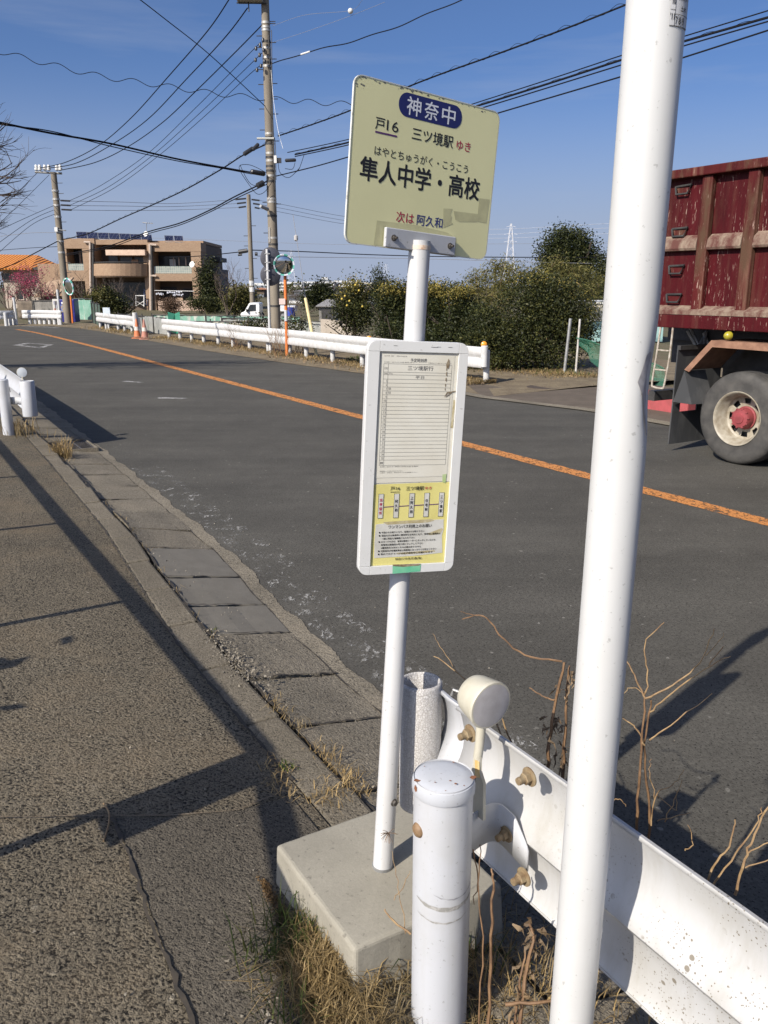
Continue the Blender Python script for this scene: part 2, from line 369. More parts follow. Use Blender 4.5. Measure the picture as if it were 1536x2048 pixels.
mb.ribbon([L(u, kl(u) - .01, -.03) for u in us], [L(u, nl(u) + .02, -.012) for u in us])
struct('gutter_bed', mb, SOIL)
mg, ms = MB(), MB(); ends = [-6 + .6 * i for i in range(12)] + [.62, 1.25, 1.87, 2.37, 2.92, 3.43, 4.02, 4.49, 5.05, 5.74, 6.3, 6.9, 7.5, 8.1, 8.7, 9.3, 9.9, 10.15, 10.85] + [11.45 + .6 * i for i in range(42)]
for a, b in zip(ends, ends[1:]):
    if abs(a - 10.15) < .02: continue
    sm = 4.0 < a < 5.2; tgt = ms if sm else mg
    g = .011; z0 = (.104 if 3.4 < a < 6.6 else .088 if a < 3.4 else .062) + rnd.uniform(-.006, .006); z1 = .004 + rnd.uniform(0, .006)
    jl = rnd.uniform(.012, .03)
    xs = 5
    top = []
    for i in range(xs + 1):
        t = i / xs; la = kl(a) + jl + (nl(a) - .03 - kl(a) - jl) * t; lb = kl(b) + jl + (nl(b) - .03 - kl(b) - jl) * t
        z = z0 + (z1 - z0) * t + rnd.uniform(-.003, .003); w = rnd.uniform(-.006, .006)
        top.append((L(a + g + w, la, z), L(b - g + w, lb, z)))
    vs = [p for pr in top for p in pr] + [Vector((p.x, p.y, -.03)) for pr in top for p in pr]
    k = 2 * (xs + 1); fs = []
    for i in range(xs):
        fs.append((2 * i, 2 * i + 2, 2 * i + 3, 2 * i + 1)); fs.append((2 * i, k + 2 * i, k + 2 * i + 2, 2 * i + 2)); fs.append((2 * i + 1, 2 * i + 3, k + 2 * i + 3, k + 2 * i + 1))
    fs.append((0, 1, k + 1, k)); fs.append((2 * xs, k + 2 * xs, k + 2 * xs + 1, 2 * xs + 1))
    tgt.add(vs, fs)
struct('gutter', mg, GUT, bevel=.006); struct('gutter_repair', ms, GUTS, bevel=.006)
# rough concrete edge between gutter and asphalt
mb = MB(); e1, e2 = [], []
u = -6.0
while u < 30:
    e1.append(L(u, nl(u) - .035, .006)); e2.append(L(u, nl(u) + .070 + .012 * math.sin(u * 5.1) + .010 * math.sin(u * 13.7 + 1) + rnd.uniform(-.005, .005), .005)); u += .03
mb.ribbon(e1, e2); struct('gutter_edge', mb, GUT)
# repaired asphalt patch and seams in the pavement
mb = MB().sheet([L(u, l, walkz(l) + .004) for u, l in ((2.52, .47), (2.40, .86), (2.42, 1.06), (.5, 1.05), (.4, .40), (1.69, .43), (2.02, .45))])
struct('asphalt_patch', mb, PATCH)
def seam(pts, w, z, m, name, seed):
    r = random.Random(seed); a, b = [], []
    for i in range(len(pts) - 1):
        p, q = Vector(pts[i]), Vector(pts[i + 1]); k = max(2, int((q - p).length / .035)); t = (q - p).normalized(); nn = Vector((-t.y, t.x, 0))
        for j in range(k):
            o = p.lerp(q, j / k) + nn * r.uniform(-.35, .35) * w * 2; ww = w * r.uniform(.25, 1.2)
            zz = z + walkz(o.dot(N)) - .12; a.append(Vector((o.x, o.y, zz)) + nn * ww); b.append(Vector((o.x, o.y, zz)) - nn * ww)
    return struct(name, MB().ribbon(a, b), m)
SEAMM = mat('seam_dirt', (.035, .03, .024), (.06, .048, .034), 30, .95)
MOSS = mat('dry_moss', (.14, .105, .065), (.165, .135, .095), 60, .95, bscale=200, bstr=.8)
seam([L(2.52, .46), L(2.25, .455), L(2.01, .44), L(1.69, .43), L(.9, .41)], .008, .1295, SEAMM, 'pavement_crack', 1)
seam([L(2.70, -.3), L(2.66, .13), L(2.53, .46), L(2.45, .66), L(2.40, .86), L(2.46, 1.06)], .0045, .1290, MOSS, 'pavement_seam', 2)
seam([L(u_, kl(u_) - .172) for u_ in (2.5, 3, 3.5, 4, 4.6, 5.3, 6.2, 7, 8, 9, 10, 11, 13)], .007, .1290, SEAMM, 'kerb_joint', 3)
for k_, u_ in enumerate((1.25, 1.87, 2.37, 2.92, 3.43, 4.02, 4.49, 5.05, 5.74, 6.3, 6.9, 7.5, 8.1, 8.7)):
    r = random.Random(k_ + 40); A_, B_ = [], []; za = .104 if 3.4 < u_ < 6.6 else .088 if u_ < 3.4 else .062
    for i in range(15):
        t = i / 14; la = kl(u_) + .02 + (nl(u_) - .05 - kl(u_)) * t; zz = za + .0095 + (.004 - za) * t; o = r.uniform(-.007, .007); w_ = r.uniform(.001, .010) if 2.3 < u_ < 6 else r.uniform(.001, .006)
        A_.append(L(u_ + o + w_, la, zz)); B_.append(L(u_ + o - w_, la, zz))
    struct('gutter_crack', MB().ribbon(A_, B_), SEAMM)
r = random.Random(77); A_, B_ = [], []; u = 1.6                           # open joint between kerb and gutter
while u < 9.6:
    zz = .113 if 3.2 < u < 6.8 else .098; c_ = kl(u) + .016 + .006 * math.sin(u * 7) ; w_ = r.uniform(.002, .013)
    A_.append(L(u, c_ + w_, zz)); B_.append(L(u, c_ - w_ * .7, zz + .004)); u += .05
struct('kerb_crack', MB().ribbon(A_, B_), SEAMM)
A_, B_ = [], []; u = 1.6
while u < 12:
    c_ = nl(u) - .04 + .006 * math.sin(u * 9); w_ = r.uniform(.001, .006); A_.append(L(u, c_ + w_, .0105)); B_.append(L(u, c_ - w_, .0125)); u += .05
struct('gutter_edge_crack', MB().ribbon(A_, B_), SEAMM)
# centre line and other paint on the road
def worn(name, c, c2, thr=.45, fine=.44):
    g = G(name); v = g.coord((1, .45, 1), (0, 0, math.atan2(.857, .515) + 1.571))
    k = g.math('MULTIPLY', g.ramp(g.noise(7, 8, .72), (thr - .05, 0), (thr + .04, 1)), g.ramp(g.noise(42, 5, .7, v, .5), (fine - .05, 0), (fine + .04, 1)))
    m = g.done(g.mix(g.noise(20, 4), c, c2), .75, 0, g.noise(150, 3), .3, .004, .25)
    t = g.n.new('ShaderNodeBsdfTransparent'); ms = g.n.new('ShaderNodeMixShader'); g.l.new(k, ms.inputs[0]); g.l.new(t.outputs[0], ms.inputs[1]); g.l.new(g.b.outputs[0], ms.inputs[2]); g.l.new(ms.outputs[0], g.n['Material Output'].inputs['Surface']); return m
LINE = worn('orange_line_paint', (.56, .23, .06), (.40, .18, .07), .415, .43); WLINE = worn('white_line_paint', (.42, .41, .39), (.30, .295, .28), .47, .46)
oc = [(-8, 6.20), (0, 6.19), (4, 6.20), (8, 6.17), (14, 6.17), (20, 6.18), (28, 6.20), (36, 6.13), (40, 6.0), (43, 5.75)]
rl = random.Random(8); a, b = [], []
pth = smooth_path([L(u, l, .004) for u, l in oc], 60)
for p in pth:
    k = .006 + .012 * rl.random(); a.append(p - N * (.092 + k)); b.append(p + N * (.092 + rl.uniform(0, .02)))
struct('centre_line', MB().ribbon(a, b), LINE)
mb = MB()
for q in (((31.3, 4.0), (32.3, 4.6), (32.0, 4.75), (31.2, 4.3)), ((32.3, 4.55), (30.8, 5.25), (30.6, 5.05), (32.0, 4.6)), ((30.8, 5.25), (29.1, 4.55), (29.4, 4.45), (30.7, 5.0)), ((29.1, 4.6), (31.2, 3.95), (31.2, 4.2), (29.5, 4.65))):
    mb.sheet([L(u, l, .004) for u, l in q])
struct('road_diamond', mb, WLINE)
mb = MB()
mb.sheet([L(14.7, 4.1, .004), L(14.85, 4.25, .004), L(14.45, 4.62, .004), L(14.38, 4.5, .004)])
mb.sheet([L(17.8, 4.25, .004), L(17.9, 4.4, .004), L(17.4, 4.65, .004), L(17.4, 4.55, .004)])
struct('road_scuff', mb, WLINE)
mb = MB(); ed = smooth_path([L(u, l - .35, .004) for u, l in ((43.6, 8.1), (45.6, 7.3), (47.6, 5.1), (52, -8))], 8)
mb.ribbon([p + Vector((0, .14, 0)) for p in ed], [p - Vector((0, .14, 0)) for p in ed]); struct('edge_line', mb, WLINE)
mb = MB(); a, b = [], []; u = 2.2                                   # faded white edge line by the gutter
while u < 9:
    a.append(L(u, nl(u) + 0.10, .0028)); b.append(L(u, nl(u) + 0.40, .0028)); u += .1
FADED = worn('faded_white_paint', (.36, .35, .325), (.24, .235, .22), .56, .54)
struct('faded_edge_line', MB().ribbon(a, b), FADED)
# far verge, drive of trodden earth, manhole
VERGE = mat('verge_soil', (.13, .098, .06), (.19, .15, .09), 2.2, .95, bscale=18, bstr=.9, bdist=.04)
fv = [(u, l) for u, l in far if u >= 11.7]
mb = MB(); a = [L(u, l - .02, .008) for u, l in fv]; b = [L(u, l + 2.6, .06) for u, l in fv]; b2 = [L(u, l + 9, .0) for u, l in fv]
mb.ribbon(a, b); mb.ribbon(b, b2); struct('verge', mb, VERGE)
DRIVE = mat('driveway_earth', (.085, .066, .048), (.115, .09, .066), 2.5, .92, bscale=50, bstr=.5, bdist=.02)
struct('driveway', MB().sheet([L(-10, 9.46, .006), L(9.6, 9.58, .006), L(11.75, 9.12, .010), L(13.7, 10.15, .03), L(15.2, 12.2, .03), L(13.2, 13.0, .03), L(10, 13.2, .03), L(-10, 13.2, .03)]), DRIVE)
mb = MB(); a, b = [], []; u = -8
while u < 16.5:
    l = [fl for fu, fl in far]; 
    for (p, q), (r_, s_) in zip(far, far[1:]):
        if p <= u <= r_: lat = q + (s_ - q) * (u - p) / (r_ - p)
    a.append(L(u, lat - .10, .016)); b.append(L(u, lat + .08 + rl.uniform(-.03, .03), .03)); u += .25
mb.ribbon(a, b); struct('road_edging', mb, GUT)
mb = MB(); mc = L(12.24, 11.0, .035); mb.sheet([mc + Vector((.36 * math.cos(t * .2618), .36 * math.sin(t * .2618), 0)) for t in range(24)])
mh = single('manhole_cover', MB().lathe([(.36, -.02), (.36, .008), (.33, .012), (.31, .008), (0, .008)], Matrix.Translation(mc), 28, True), mat('rusty_iron', (.075, .055, .042), (.05, .036, .028), 20, .8, bscale=90, bstr=.5), 'round rusty brown manhole cover in the earth driveway opposite', 'manhole cover', mc)
# drain grate in the gutter
gt = thing('drain_grate', 'small rusty steel drain grate in the gutter behind a dry weed tuft', 'drain grate', L(10.5, 1.86, .0))
mb = MB(); gc = L(10.5, 1.86, 0); A_ = Matrix.Translation(gc) @ Matrix.Rotation(math.atan2(D.y, D.x), 4, 'Z')
for i in range(9): mb.box((-.32 + .08 * i, 0, .03), (.014, .44, .03), A_)
for j in (-.22, -.07, .07, .22): mb.box((0, j, .031), (.68, .016, .03), A_)
obj('grating', mb, STEEL, gt)
mb = MB(); mb.box((-.345, 0, .03), (.02, .5, .05), A_); mb.box((.345, 0, .03), (.02, .5, .05), A_); mb.box((0, -.24, .03), (.67, .02, .05), A_); mb.box((0, .24, .03), (.67, .02, .05), A_)
obj('frame', mb, GUT, gt)

# ================================================================== BUS STOP
bp = Vector((-.0039, 2.041, .290))
bs = thing('bus_stop', 'white bus stop pole with pale yellow sign plate and timetable board on a concrete slab', 'bus stop', bp)
s0, s1 = L(0, 0), None
A_ = Matrix.Translation(Vector((bp.x, bp.y, 0))) @ Matrix.Rotation(math.atan2(D.y, D.x), 4, 'Z')
mb = MB(); nx = 14
rs = random.Random(4)
poly = [(-.262, -.236), (.243, -.234), (.250, .262), (-.255, .258)]
vs = []
for z, k in ((.09, .985), (.17, .970), (.291, .950)):
    for i in range(4):
        p, q = poly[i], poly[(i + 1) % 4]
        for j in range(nx):
            x = p[0] + (q[0] - p[0]) * j / nx; y = p[1] + (q[1] - p[1]) * j / nx
            vs.append(A_ @ Vector((x * k + rs.uniform(-.0012, .0012), y * k + rs.uniform(-.0012, .0012), z)))
n4 = 4 * nx; fs = [(r * n4 + i, r * n4 + (i + 1) % n4, (r + 1) * n4 + (i + 1) % n4, (r + 1) * n4 + i) for r in range(2) for i in range(n4)]
fs.append(tuple(2 * n4 + i for i in range(n4))); mb.add(vs, fs)
obj('concrete_base', mb, SLAB, bs, bevel=.012, seg=3)
RP = Matrix(((.8016, -.5931, .0749), (.5938, .8045, .0155), (-.0694, .0320, .9971))); MP = Matrix.Translation((.0987, 2.1, 2.1572)) @ RP.to_4x4()
RB = Matrix(((.9532, -.2985, .0478), (.2982, .9544, .0125), (-.0493, .0023, .9988))); kB = 2.028 / 2.07
MBX = Matrix.Translation(Vector((0, 0, H)) + (Vector((.0719, 2.07, 1.4745)) - Vector((0, 0, H))) * kB) @ RB.to_4x4() @ Matrix.Scale(kB, 4)
ptop = MP @ Vector((-.006, -.006, -.150))
obj('pole', MB().tube([bp, bp.lerp(ptop, .3), bp.lerp(ptop, .6), ptop], [.0282, .0275, .0265, .0258], 32), PAINT, bs, smooth=50)
obj('base_collar', MB().tube([bp + Vector((0, 0, -.001)), bp + Vector((0, 0, .010))], .0300, 28), GALV, bs, smooth=40)
pd = (ptop - bp).normalized()
b1 = bp.lerp(ptop, .128); mb = MB(); dr = Vector((.72, -.69, 0)).normalized()
mb.tube([b1 + dr * .024, b1 + dr * .036], .0085, 6); mb.tube([b1 + dr * .024, b1 + dr * .029], .011, 12); obj('pole_bolt', mb, STEEL, bs)
mb = MB(); k1 = bp.lerp(ptop, .555)
mb.tube([k1, k1 + pd * .022], .0274, 28, False); obj('tape_band', mb, mat('grey_tape', (.62, .61, .59), (.48, .47, .44), 30, .5), bs, smooth=50)
w2, h2 = .217, .1735
sp = obj('sign_plate', MB().prism(rrect(-w2, w2, -h2, h2, .021), 0, .003, MP), SIGNF, bs)
rim = MB(); o1 = rrect(-w2, w2, -h2, h2, .021); o2 = rrect(-w2 - .0018, w2 + .0018, -h2 - .0018, h2 + .0018, .0225)
for yy in (-.0008,): rim.add([MP @ Vector((x, yy, z)) for x, z in o1 + o2], [(i, (i + 1) % 28, (i + 1) % 28 + 28, i + 28) for i in range(28)])
rim.add([MP @ Vector((x, -.0008, z)) for x, z in o2] + [MP @ Vector((x, .0042, z)) for x, z in o2], [(i, (i + 1) % 28, (i + 1) % 28 + 28, i + 28) for i in range(28)])
obj('edge_trim', rim, mat('sign_edge', (.60, .60, .55), (.30, .28, .22), 60, .5, lo=.55, hi=.7), sp)
obj('name_band', MB().prism(rrect(-.0945, .0955, .1135, .1640, .0245, 8), -.0004, -.0001, MP), NAVY, sp)
for ch, x in (('神', -.0506), ('奈', .0015), ('中', .0540)): text(ch, x - .0205, x + .0205, .1195, .1575, WHITET, MP, sp, -.0007, .008)
for body, x0, x1, z0, z1, m, bo in (('戸', -.1550, -.1290, .0740, .0985, BLACKT, .006), ('16', -.1235, -.0905, .0760, .0980, BLACKT, .002), ('三ツ境駅', -.0500, .0750, .0690, .0965, BLACKT, .009),
        ('ゆき', .0865, .1315, .0695, .0905, REDT, .006), ('はやとちゅうがく・こうこう', -.1525, .1295, .0200, .0400, BLACKT, .004), ('隼人中学・高校', -.1885, .1735, -.0365, .0130, BLACKT, .015),
        ('次は', -.0780, -.0255, -.1145, -.0905, REDT, .006), ('阿久和', -.0160, .0640, -.1145, -.0905, BLUET, .008)):
    text(body, x0, x1, z0, z1, m, MP, sp, -.0004, bo)
obj('underline', MB().prism([(-.154, .0662), (-.0930, .0662), (-.0930, .0700), (-.154, .0700)], -.0004, -.0001, MP), PURP, sp)
for q in ([(.1758, -.0300), (.2112, -.0285), (.2085, -.0857), (.1767, -.0850)], [(.0628, -.0680), (.0917, -.0654), (.0870, -.0790), (.0925, -.0850), (.0900, -.0950), (.098, -.0995), (.0681, -.1125)],
          [(.0960, -.0700), (.1770, -.0675), (.1755, -.0865), (.118, -.0925), (.1040, -.0890)], [(-.1325, -.1180), (-.020, -.1150), (.085, -.122), (.105, -.1295), (.112, -.1300), (.115, -.168), (.104, -.1725), (.103, -.1300), (-.113, -.1292), (-.114, -.1720), (-.1370, -.1716)]):
    obj('tape_residue', MB().plate(q, MP, -.0003), TAPE, sp)
sc = MB(); ra = random.Random(12)                                     # scuffed enamel along the top edge and the lower corners
for i in range(46):
    t = ra.random(); x = -w2 + .012 + t * (2 * w2 - .03); z = h2 - .0015 - abs(ra.gauss(0, .0028)); s_ = ra.uniform(.0006, .0028)
    if i < 10: x = -w2 + .004 + ra.random() * .02; z = h2 - .004 - ra.random() * .022
    sc.plate([(x - s_ * 1.6, z - s_ * .3), (x + s_, z - s_ * .6), (x + s_ * 1.4, z + s_ * .4), (x - s_ * .4, z + s_ * .6)], MP, -.0003)
obj('chipped_edge', sc, GREYT, sp)
bk = obj('bracket', MB().prism([(-.1125, -.1738), (.1030, -.1742), (.1014, -.1305), (-.1127, -.1300)], -.0125, -.0030, MP), POSTP, sp, bevel=.002)
for x, z in ((-.0898, -.1518), (.0836, -.1531)):
    mb = MB(); M2 = MP @ Matrix.Translation((x, -.0125, z)) @ Matrix.Rotation(R(90), 4, 'X')
    mb.lathe([(.0075, 0), (.0075, .0016), (.0052, .0016)], M2, 16); mb.lathe([(.0054, .001), (.0054, .0065), (.003, .0065), (.003, .014), (.0, .014)], M2, 6); obj('bolt', mb, STEEL, sp)
mb = MB(); mb.tube([ptop - pd * .021, ptop - pd * .011], [.0266, .0270], 24); obj('rust_ring', mb, mat('pale_rust', (.62, .52, .42), (.42, .2, .08), 60, .6, lo=.5, hi=.7), sp, smooth=40)
# timetable board
cs_ = obj('timetable_board', MB().prism(rrect(-.1305, .1305, -.2980, .2980, .022), .0, .021, MBX), PAINT, bs, bevel=.003)
ox, oz = [-.1305, .1305], [-.298, .298]
inner = [(-.1012, -.2752), (.1062, -.2752), (.1062, .2720), (-.1012, .2720)]
outer = rrect(-.1305, .1305, -.298, .298, .022)
fr = MB()                                                          # raised frame: four bars with rounded outer corners
def bar(polyg): fr.prism(polyg, -.0060, -.0002, MBX)
co = {k: [p for p in outer if p[0] * sx > .1 and p[1] * sz > .27] for k, (sx, sz) in {'tr': (1, 1), 'tl': (-1, 1), 'bl': (-1, -1), 'br': (1, -1)}.items()}
bar([(.1058, .2722), (.1305, .2722)] + co['tr'] + [(.1058, .298)]); bar([(-.1008, .298)] + co['tl'] + [(-.1305, .2722), (-.1008, .2722)])
bar([(-.1305, -.2752)] + co['bl'] + [(-.1008, -.298), (-.1008, -.2752)]); bar([(.1058, -.298)] + co['br'] + [(.1305, -.2752), (.1058, -.2752)])
bar([(-.1003, .2722), (.1053, .2722), (.1053, .298), (-.1003, .298)]); bar([(-.1003, -.298), (.1053, -.298), (.1053, -.2752), (-.1003, -.2752)])
bar([(-.1305, -.2747), (-.1008, -.2747), (-.1008, .2717), (-.1305, .2717)]); bar([(.1058, -.2747), (.1305, -.2747), (.1305, .2717), (.1058, .2717)])
obj('frame', fr, white_paint('frame_paint', (.60, .60, .58), (.46, .44, .39), .3, False), cs_, bevel=.0012)
obj('timetable_sheet', MB().prism([(-.1003, -.0560), (.1053, -.0540), (.1053, .2717), (-.1003, .2717)], -.0012, -.0003, MBX), PAPER, cs_)
obj('inner_sheet', MB().prism([(-.0935, -.0420), (.0960, -.0410), (.0965, .2660), (-.0935, .2660)], -.0019, -.0013, MBX), mat('timetable_paper', (.62, .60, .52), (.57, .54, .45), 9, .5), cs_)
obj('route_panel', MB().prism([(-.1003, -.2747), (.1053, -.2747), (.1053, -.0565), (-.1003, -.0590)], -.0012, -.0003, MBX), YELP, cs_)
obj('notice', MB().prism([(-.0895, -.1640), (-.05, -.1600), (.0957, -.1560), (.0975, -.185), (.094, -.200), (.0985, -.2480), (.02, -.2530), (-.0901, -.2540), (-.0915, -.21)], -.0018, -.0013, MBX), NOTE, cs_)
ln = MB(); y1 = -.0022
def hl(z, x0=-.0885, x1=.0900, w=.0007): ln.plate([(x0, z - w / 2), (x1, z - w / 2), (x1, z + w / 2), (x0, z + w / 2)], MBX, y1)
def vl(x, z0, z1, w=.0007): ln.plate([(x - w / 2, z0), (x + w / 2, z0), (x + w / 2, z1), (x - w / 2, z1)], MBX, y1)
rows = [.2427, .2226, .2160, .2055] + [.2055 - (.2055 - .0035) * i / 21 for i in range(1, 22)] + [-.0100]
for z in rows: hl(z)
vl(-.0885, -.0100, .2427); vl(.0900, -.0100, .2427); vl(-.0768, -.0100, .2427)
obj('ruled_lines', ln, GREYT, cs_)
tm = MB(); TX = lambda b, x0, x1, z0, z1, bo=0.0: textlet(b, x0, x1, z0, z1, tm, MBX, -.0024, bo)
TX('予定時刻表', -.0205, .0228, .2478, .2572, .004); TX('三ツ境駅行', -.0265, .0405, .2278, .2392, .002); TX('平日', -.0050, .0175, .2070, .2145)
TX('行先', -.0870, -.0785, .2285, .2345); TX('系統番号', -.0875, -.0775, .2175, .2210); TX('戸16', -.0745, -.0655, .2170, .2212)
for i in range(21):
    z = .2055 - (.2055 - .0035) * (i + .5) / 21; n = str(5 + i)
    TX(n, -.0842 if len(n) == 2 else -.0805, -.0785, z - .0026, z + .0026)
TX('50', -.0742, -.0680, .1795, .1850); TX('03', -.0742, -.0680, .1700, .1752); TX('備考', -.0868, -.0785, -.0070, -.0005, .004)
TX('隼人中学・高校', -.0880, -.0640, .2600, .2630); TX('神奈川中央交通', -.0570, -.0300, .2600, .2630); TX('お問い合わせは営業所まで', -.0880, -.0100, .2455, .2480); TX('交通事情により遅れることがあります', .026, .088, .2455, .2480)
TX('お問い合わせ 神奈川中央交通 営業所', -.0865, .0160, -.0152, -.0118); TX('道路事情により遅れる場合があります。', -.0865, -.0250, -.0262, -.0236); TX('土曜日、日曜日、祝日はダイヤを御確認下さい。', -.0865, .0150, -.0302, -.0276)
obj('timetable_lettering', tm, GREYT, cs_)
rt = MB(); TR_ = lambda b, x0, x1, z0, z1, bo=0.0: textlet(b, x0, x1, z0, z1, rt, MBX, -.0028, bo)
TR_('戸16', -.0555, -.0300, -.0750, -.0655, .01); TR_('三ツ境駅', -.0135, .0352, -.0760, -.0655, .01)
rt.plate([(-.0555, -.0800), (-.0300, -.0800), (-.0300, -.0788), (-.0555, -.0788)], MBX, -.0024)
xs_ = (-.0793, -.0376, .0039, .0446, .0856)
wb = MB()
for x in xs_: wb.prism([(x - .0068, -.1475), (x + .0068, -.1475), (x + .0068, -.0838), (x - .0068, -.0838)], -.0022, -.0014, MBX)
obj('stop_strip', wb, NOTE, cs_)
for x in xs_:
    for q in ((x - .0071, -.1478, x - .0063, -.0835), (x + .0063, -.1478, x + .0071, -.0835), (x - .0063, -.1478, x + .0063, -.1471), (x - .0063, -.0842, x + .0063, -.0835)):
        rt.plate([(q[0], q[1]), (q[2], q[1]), (q[2], q[3]), (q[0], q[3])], MBX, -.0026)
def vert(b, x, z0, z1, f):
    k = len(b); st = (z1 - z0) / k
    for i, ch in enumerate(b): f(ch, x - .0037, x + .0037, z1 - st * (i + 1) + st * .14, z1 - st * i - st * .14, .01)
vert('阿久和', xs_[1], -.1330, -.0985, TR_); vert('上阿久和', xs_[2], -.1390, -.0905, TR_); vert('住宅前', xs_[3], -.1330, -.0985, TR_); vert('三ツ境駅', xs_[4], -.1390, -.0905, TR_)
for i, (b, x0, x1, z) in enumerate((('中扉からお乗りになり、前扉からお降り下さい', -.0735, .0430, -.1858), ('現金の方は乗車時に整理券をお持ちになり、降車時に整理券と', -.0735, .0890, -.1941), ('一緒に現金を運賃箱にお入れ下さい', -.0735, .0180, -.2024), ('ICカードの方は、乗車記録用リーダーにタッチしていただき、', -.0735, .0780, -.2107),
        ('降車時は運賃読み取り部にタッチして下さい', -.0735, .0420, -.2190), ('※整理券をお持ちになる必要はありません', -.0735, .0370, -.2273), ('定期券及び各種乗車証は乗務員にはっきりとお見せください', -.0735, .0800, -.2356), ('車内でのチャージは必ず停車中にお願いします', -.0735, .0700, -.2440))):
    TR_(b, x0, x1, z - .0026, z + .0026, .01)
    if i in (0, 1, 3, 6, 7): rt.plate([(-.0787 + .0022 * math.cos(t * .628), z + .0022 * math.sin(t * .628)) for t in range(10)], MBX, -.0028)
TR_('ワンマンバス利用上のお願い', -.0555, .0630, -.1762, -.1668, .006); TR_('神奈川中央交通(株)', -.0330, .0405, -.2640, -.2558, .004)
obj('route_lettering', rt, BLACKT, cs_)
mb = MB()
for i in range(4): mb.prism([(xs_[i] + .0072, -.1186 + i * .0010 - .0009), (xs_[i + 1] - .0072, -.1176 + i * .0010 - .0009), (xs_[i + 1] - .0072, -.1176 + i * .0010 + .0009), (xs_[i] + .0072, -.1186 + i * .0010 + .0009)], -.0021, -.0013, MBX)
obj('route_line', mb, PURP, cs_)
rt = MB(); TR_('ゆき', .0385, .0560, -.0745, -.0672, .01); vert('当停留所', xs_[0], -.1395, -.0940, TR_); obj('red_lettering', rt, REDT, cs_)
mb = MB().plate([(-.0402, -.2735), (.0380, -.2755), (.0372, -.2955), (.012, -.2962), (-.0395, -.2978)], MBX, -.0068); obj('green_tape', mb, GREENT, cs_)
mb = MB().plate([(-.0402, -.2720), (.0392, -.2745), (.033, -.2790), (-.01, -.2802), (-.0400, -.2765)], MBX, -.0070); obj('brown_tape', mb, BROWNS, cs_)
obj('green_sticker', MB().plate([(.0840, -.0362), (.0950, -.0345), (.0940, -.0586), (.0850, -.0560)], MBX, -.0026), mat('pale_green_tape', (.36, .46, .20), (.42, .50, .28), 40, .5), cs_)
mb = MB(); rg = random.Random(5)
for x, z, a_, b_ in ((.0790, .2440, .0050, .0140), (.0770, .2210, .0024, .0075), (.0765, .2060, .0022, .0060), (.0760, .1930, .0016, .0050), (.0755, .1830, .0012, .0040), (.0760, .2330, .0014, .007)):
    mb.plate([(x + a_ * rg.uniform(.5, 1.1) * math.cos(t * .785), z + b_ * rg.uniform(.6, 1.1) * math.sin(t * .785)) for t in range(8)], MBX, -.0029)
mb.plate([(.0735, .1625), (.083, .172), (.1045, .1775), (.1045, .1795), (.081, .1755)], MBX, -.0029)
mb.plate([(.0775, .1620), (.094, .1735), (.0930, .1750), (.0790, .1655)], MBX, -.0031)
obj('brown_stain', mb, BROWNS, cs_)
TAN = mat('tan_dirt', (.34, .28, .14), (.47, .42, .28), 60, .7)
for q in ([(-.0720, -.1580), (.0640, -.1545), (.0700, -.1590), (.05, -.1635), (-.06, -.1655)], [(.052, -.1935), (.0925, -.1800), (.0960, -.1840), (.088, -.1960), (.06, -.1985)], [(-.03, -.2425), (.075, -.2395), (.078, -.2440), (.02, -.2475), (-.028, -.2465)], [(.0975, .0850), (.1040, .0850), (.1055, .1560), (.1000, .1560)]):
    obj('dirt_streak', MB().plate(q, MBX, -.0020), TAN, cs_)
mb = MB()
for x in (-.0675, .0455): mb.tube([MBX @ Vector((x, -.0065, .287)), MBX @ Vector((x + .010, -.0065, .2868))], .0004, 4)
mb.tube([MBX @ Vector((.030, -.0065, .2860)), MBX @ Vector((.048, -.0065, .2858))], .0005, 4); mb.tube([MBX @ Vector((.075, -.0065, .2870)), MBX @ Vector((.086, -.0065, .2868))], .0005, 4)
obj('scratch', mb, GREYT, cs_)

# ================================================================== TALL WHITE POLE
tp0, tp1 = Vector((.390, 1.402, .05)), Vector((.4235, 1.391, 4.4))
tp = thing('signal_pole', 'tall plain white steel pole with a dented scraped edge and a small inspection sticker', 'pole', tp0)
mb = MB(); zs = [.05 + .03 * i for i in range(146)]; nn_ = 48; vs = []; dz_, da_ = 1.742, R(-28)
for z in zs:
    c = tp0.lerp(tp1, (z - .05) / 4.35)
    for k in range(nn_):
        a = 2 * math.pi * k / nn_; dd = math.atan2(math.sin(a - da_), math.cos(a - da_))
        dent = .016 * math.exp(-(dd / .42) ** 2 - ((z - dz_) / .052) ** 2)
        vs.append(c + Vector((math.cos(a), math.sin(a), 0)) * (.0445 - dent))
mb.add(vs, [(i * nn_ + k, i * nn_ + (k + 1) % nn_, (i + 1) * nn_ + (k + 1) % nn_, (i + 1) * nn_ + k) for i in range(len(zs) - 1) for k in range(nn_)])
shaft = obj('shaft', mb, white_paint('pole_paint', (.53, .53, .515), (.43, .42, .39), .3, False, rough=.42), tp, smooth=60)
def onpole(a, z, off=.0006):
    c = tp0.lerp(tp1, (z - .05) / 4.35); return c + Vector((math.cos(a), math.sin(a), 0)) * (.0445 + off)
def pdent(a, z): 
    dd = math.atan2(math.sin(a - da_), math.cos(a - da_)); return -.016 * math.exp(-(dd / .42) ** 2 - ((z - dz_) / .052) ** 2)
mb = MB(); pts = [(-46, 1.795), (-37, 1.800), (-30, 1.797), (-24, 1.79), (-20, 1.77), (-20, 1.70), (-24, 1.66), (-30, 1.665), (-36, 1.69), (-42, 1.715), (-50, 1.735), (-58, 1.752), (-52, 1.772)]
pts = [(-80 + (a + 58) * 1.42, z) for a, z in pts]; off_ = lambda a, z, e: onpole(R(a), z, e + pdent(R(a), z))
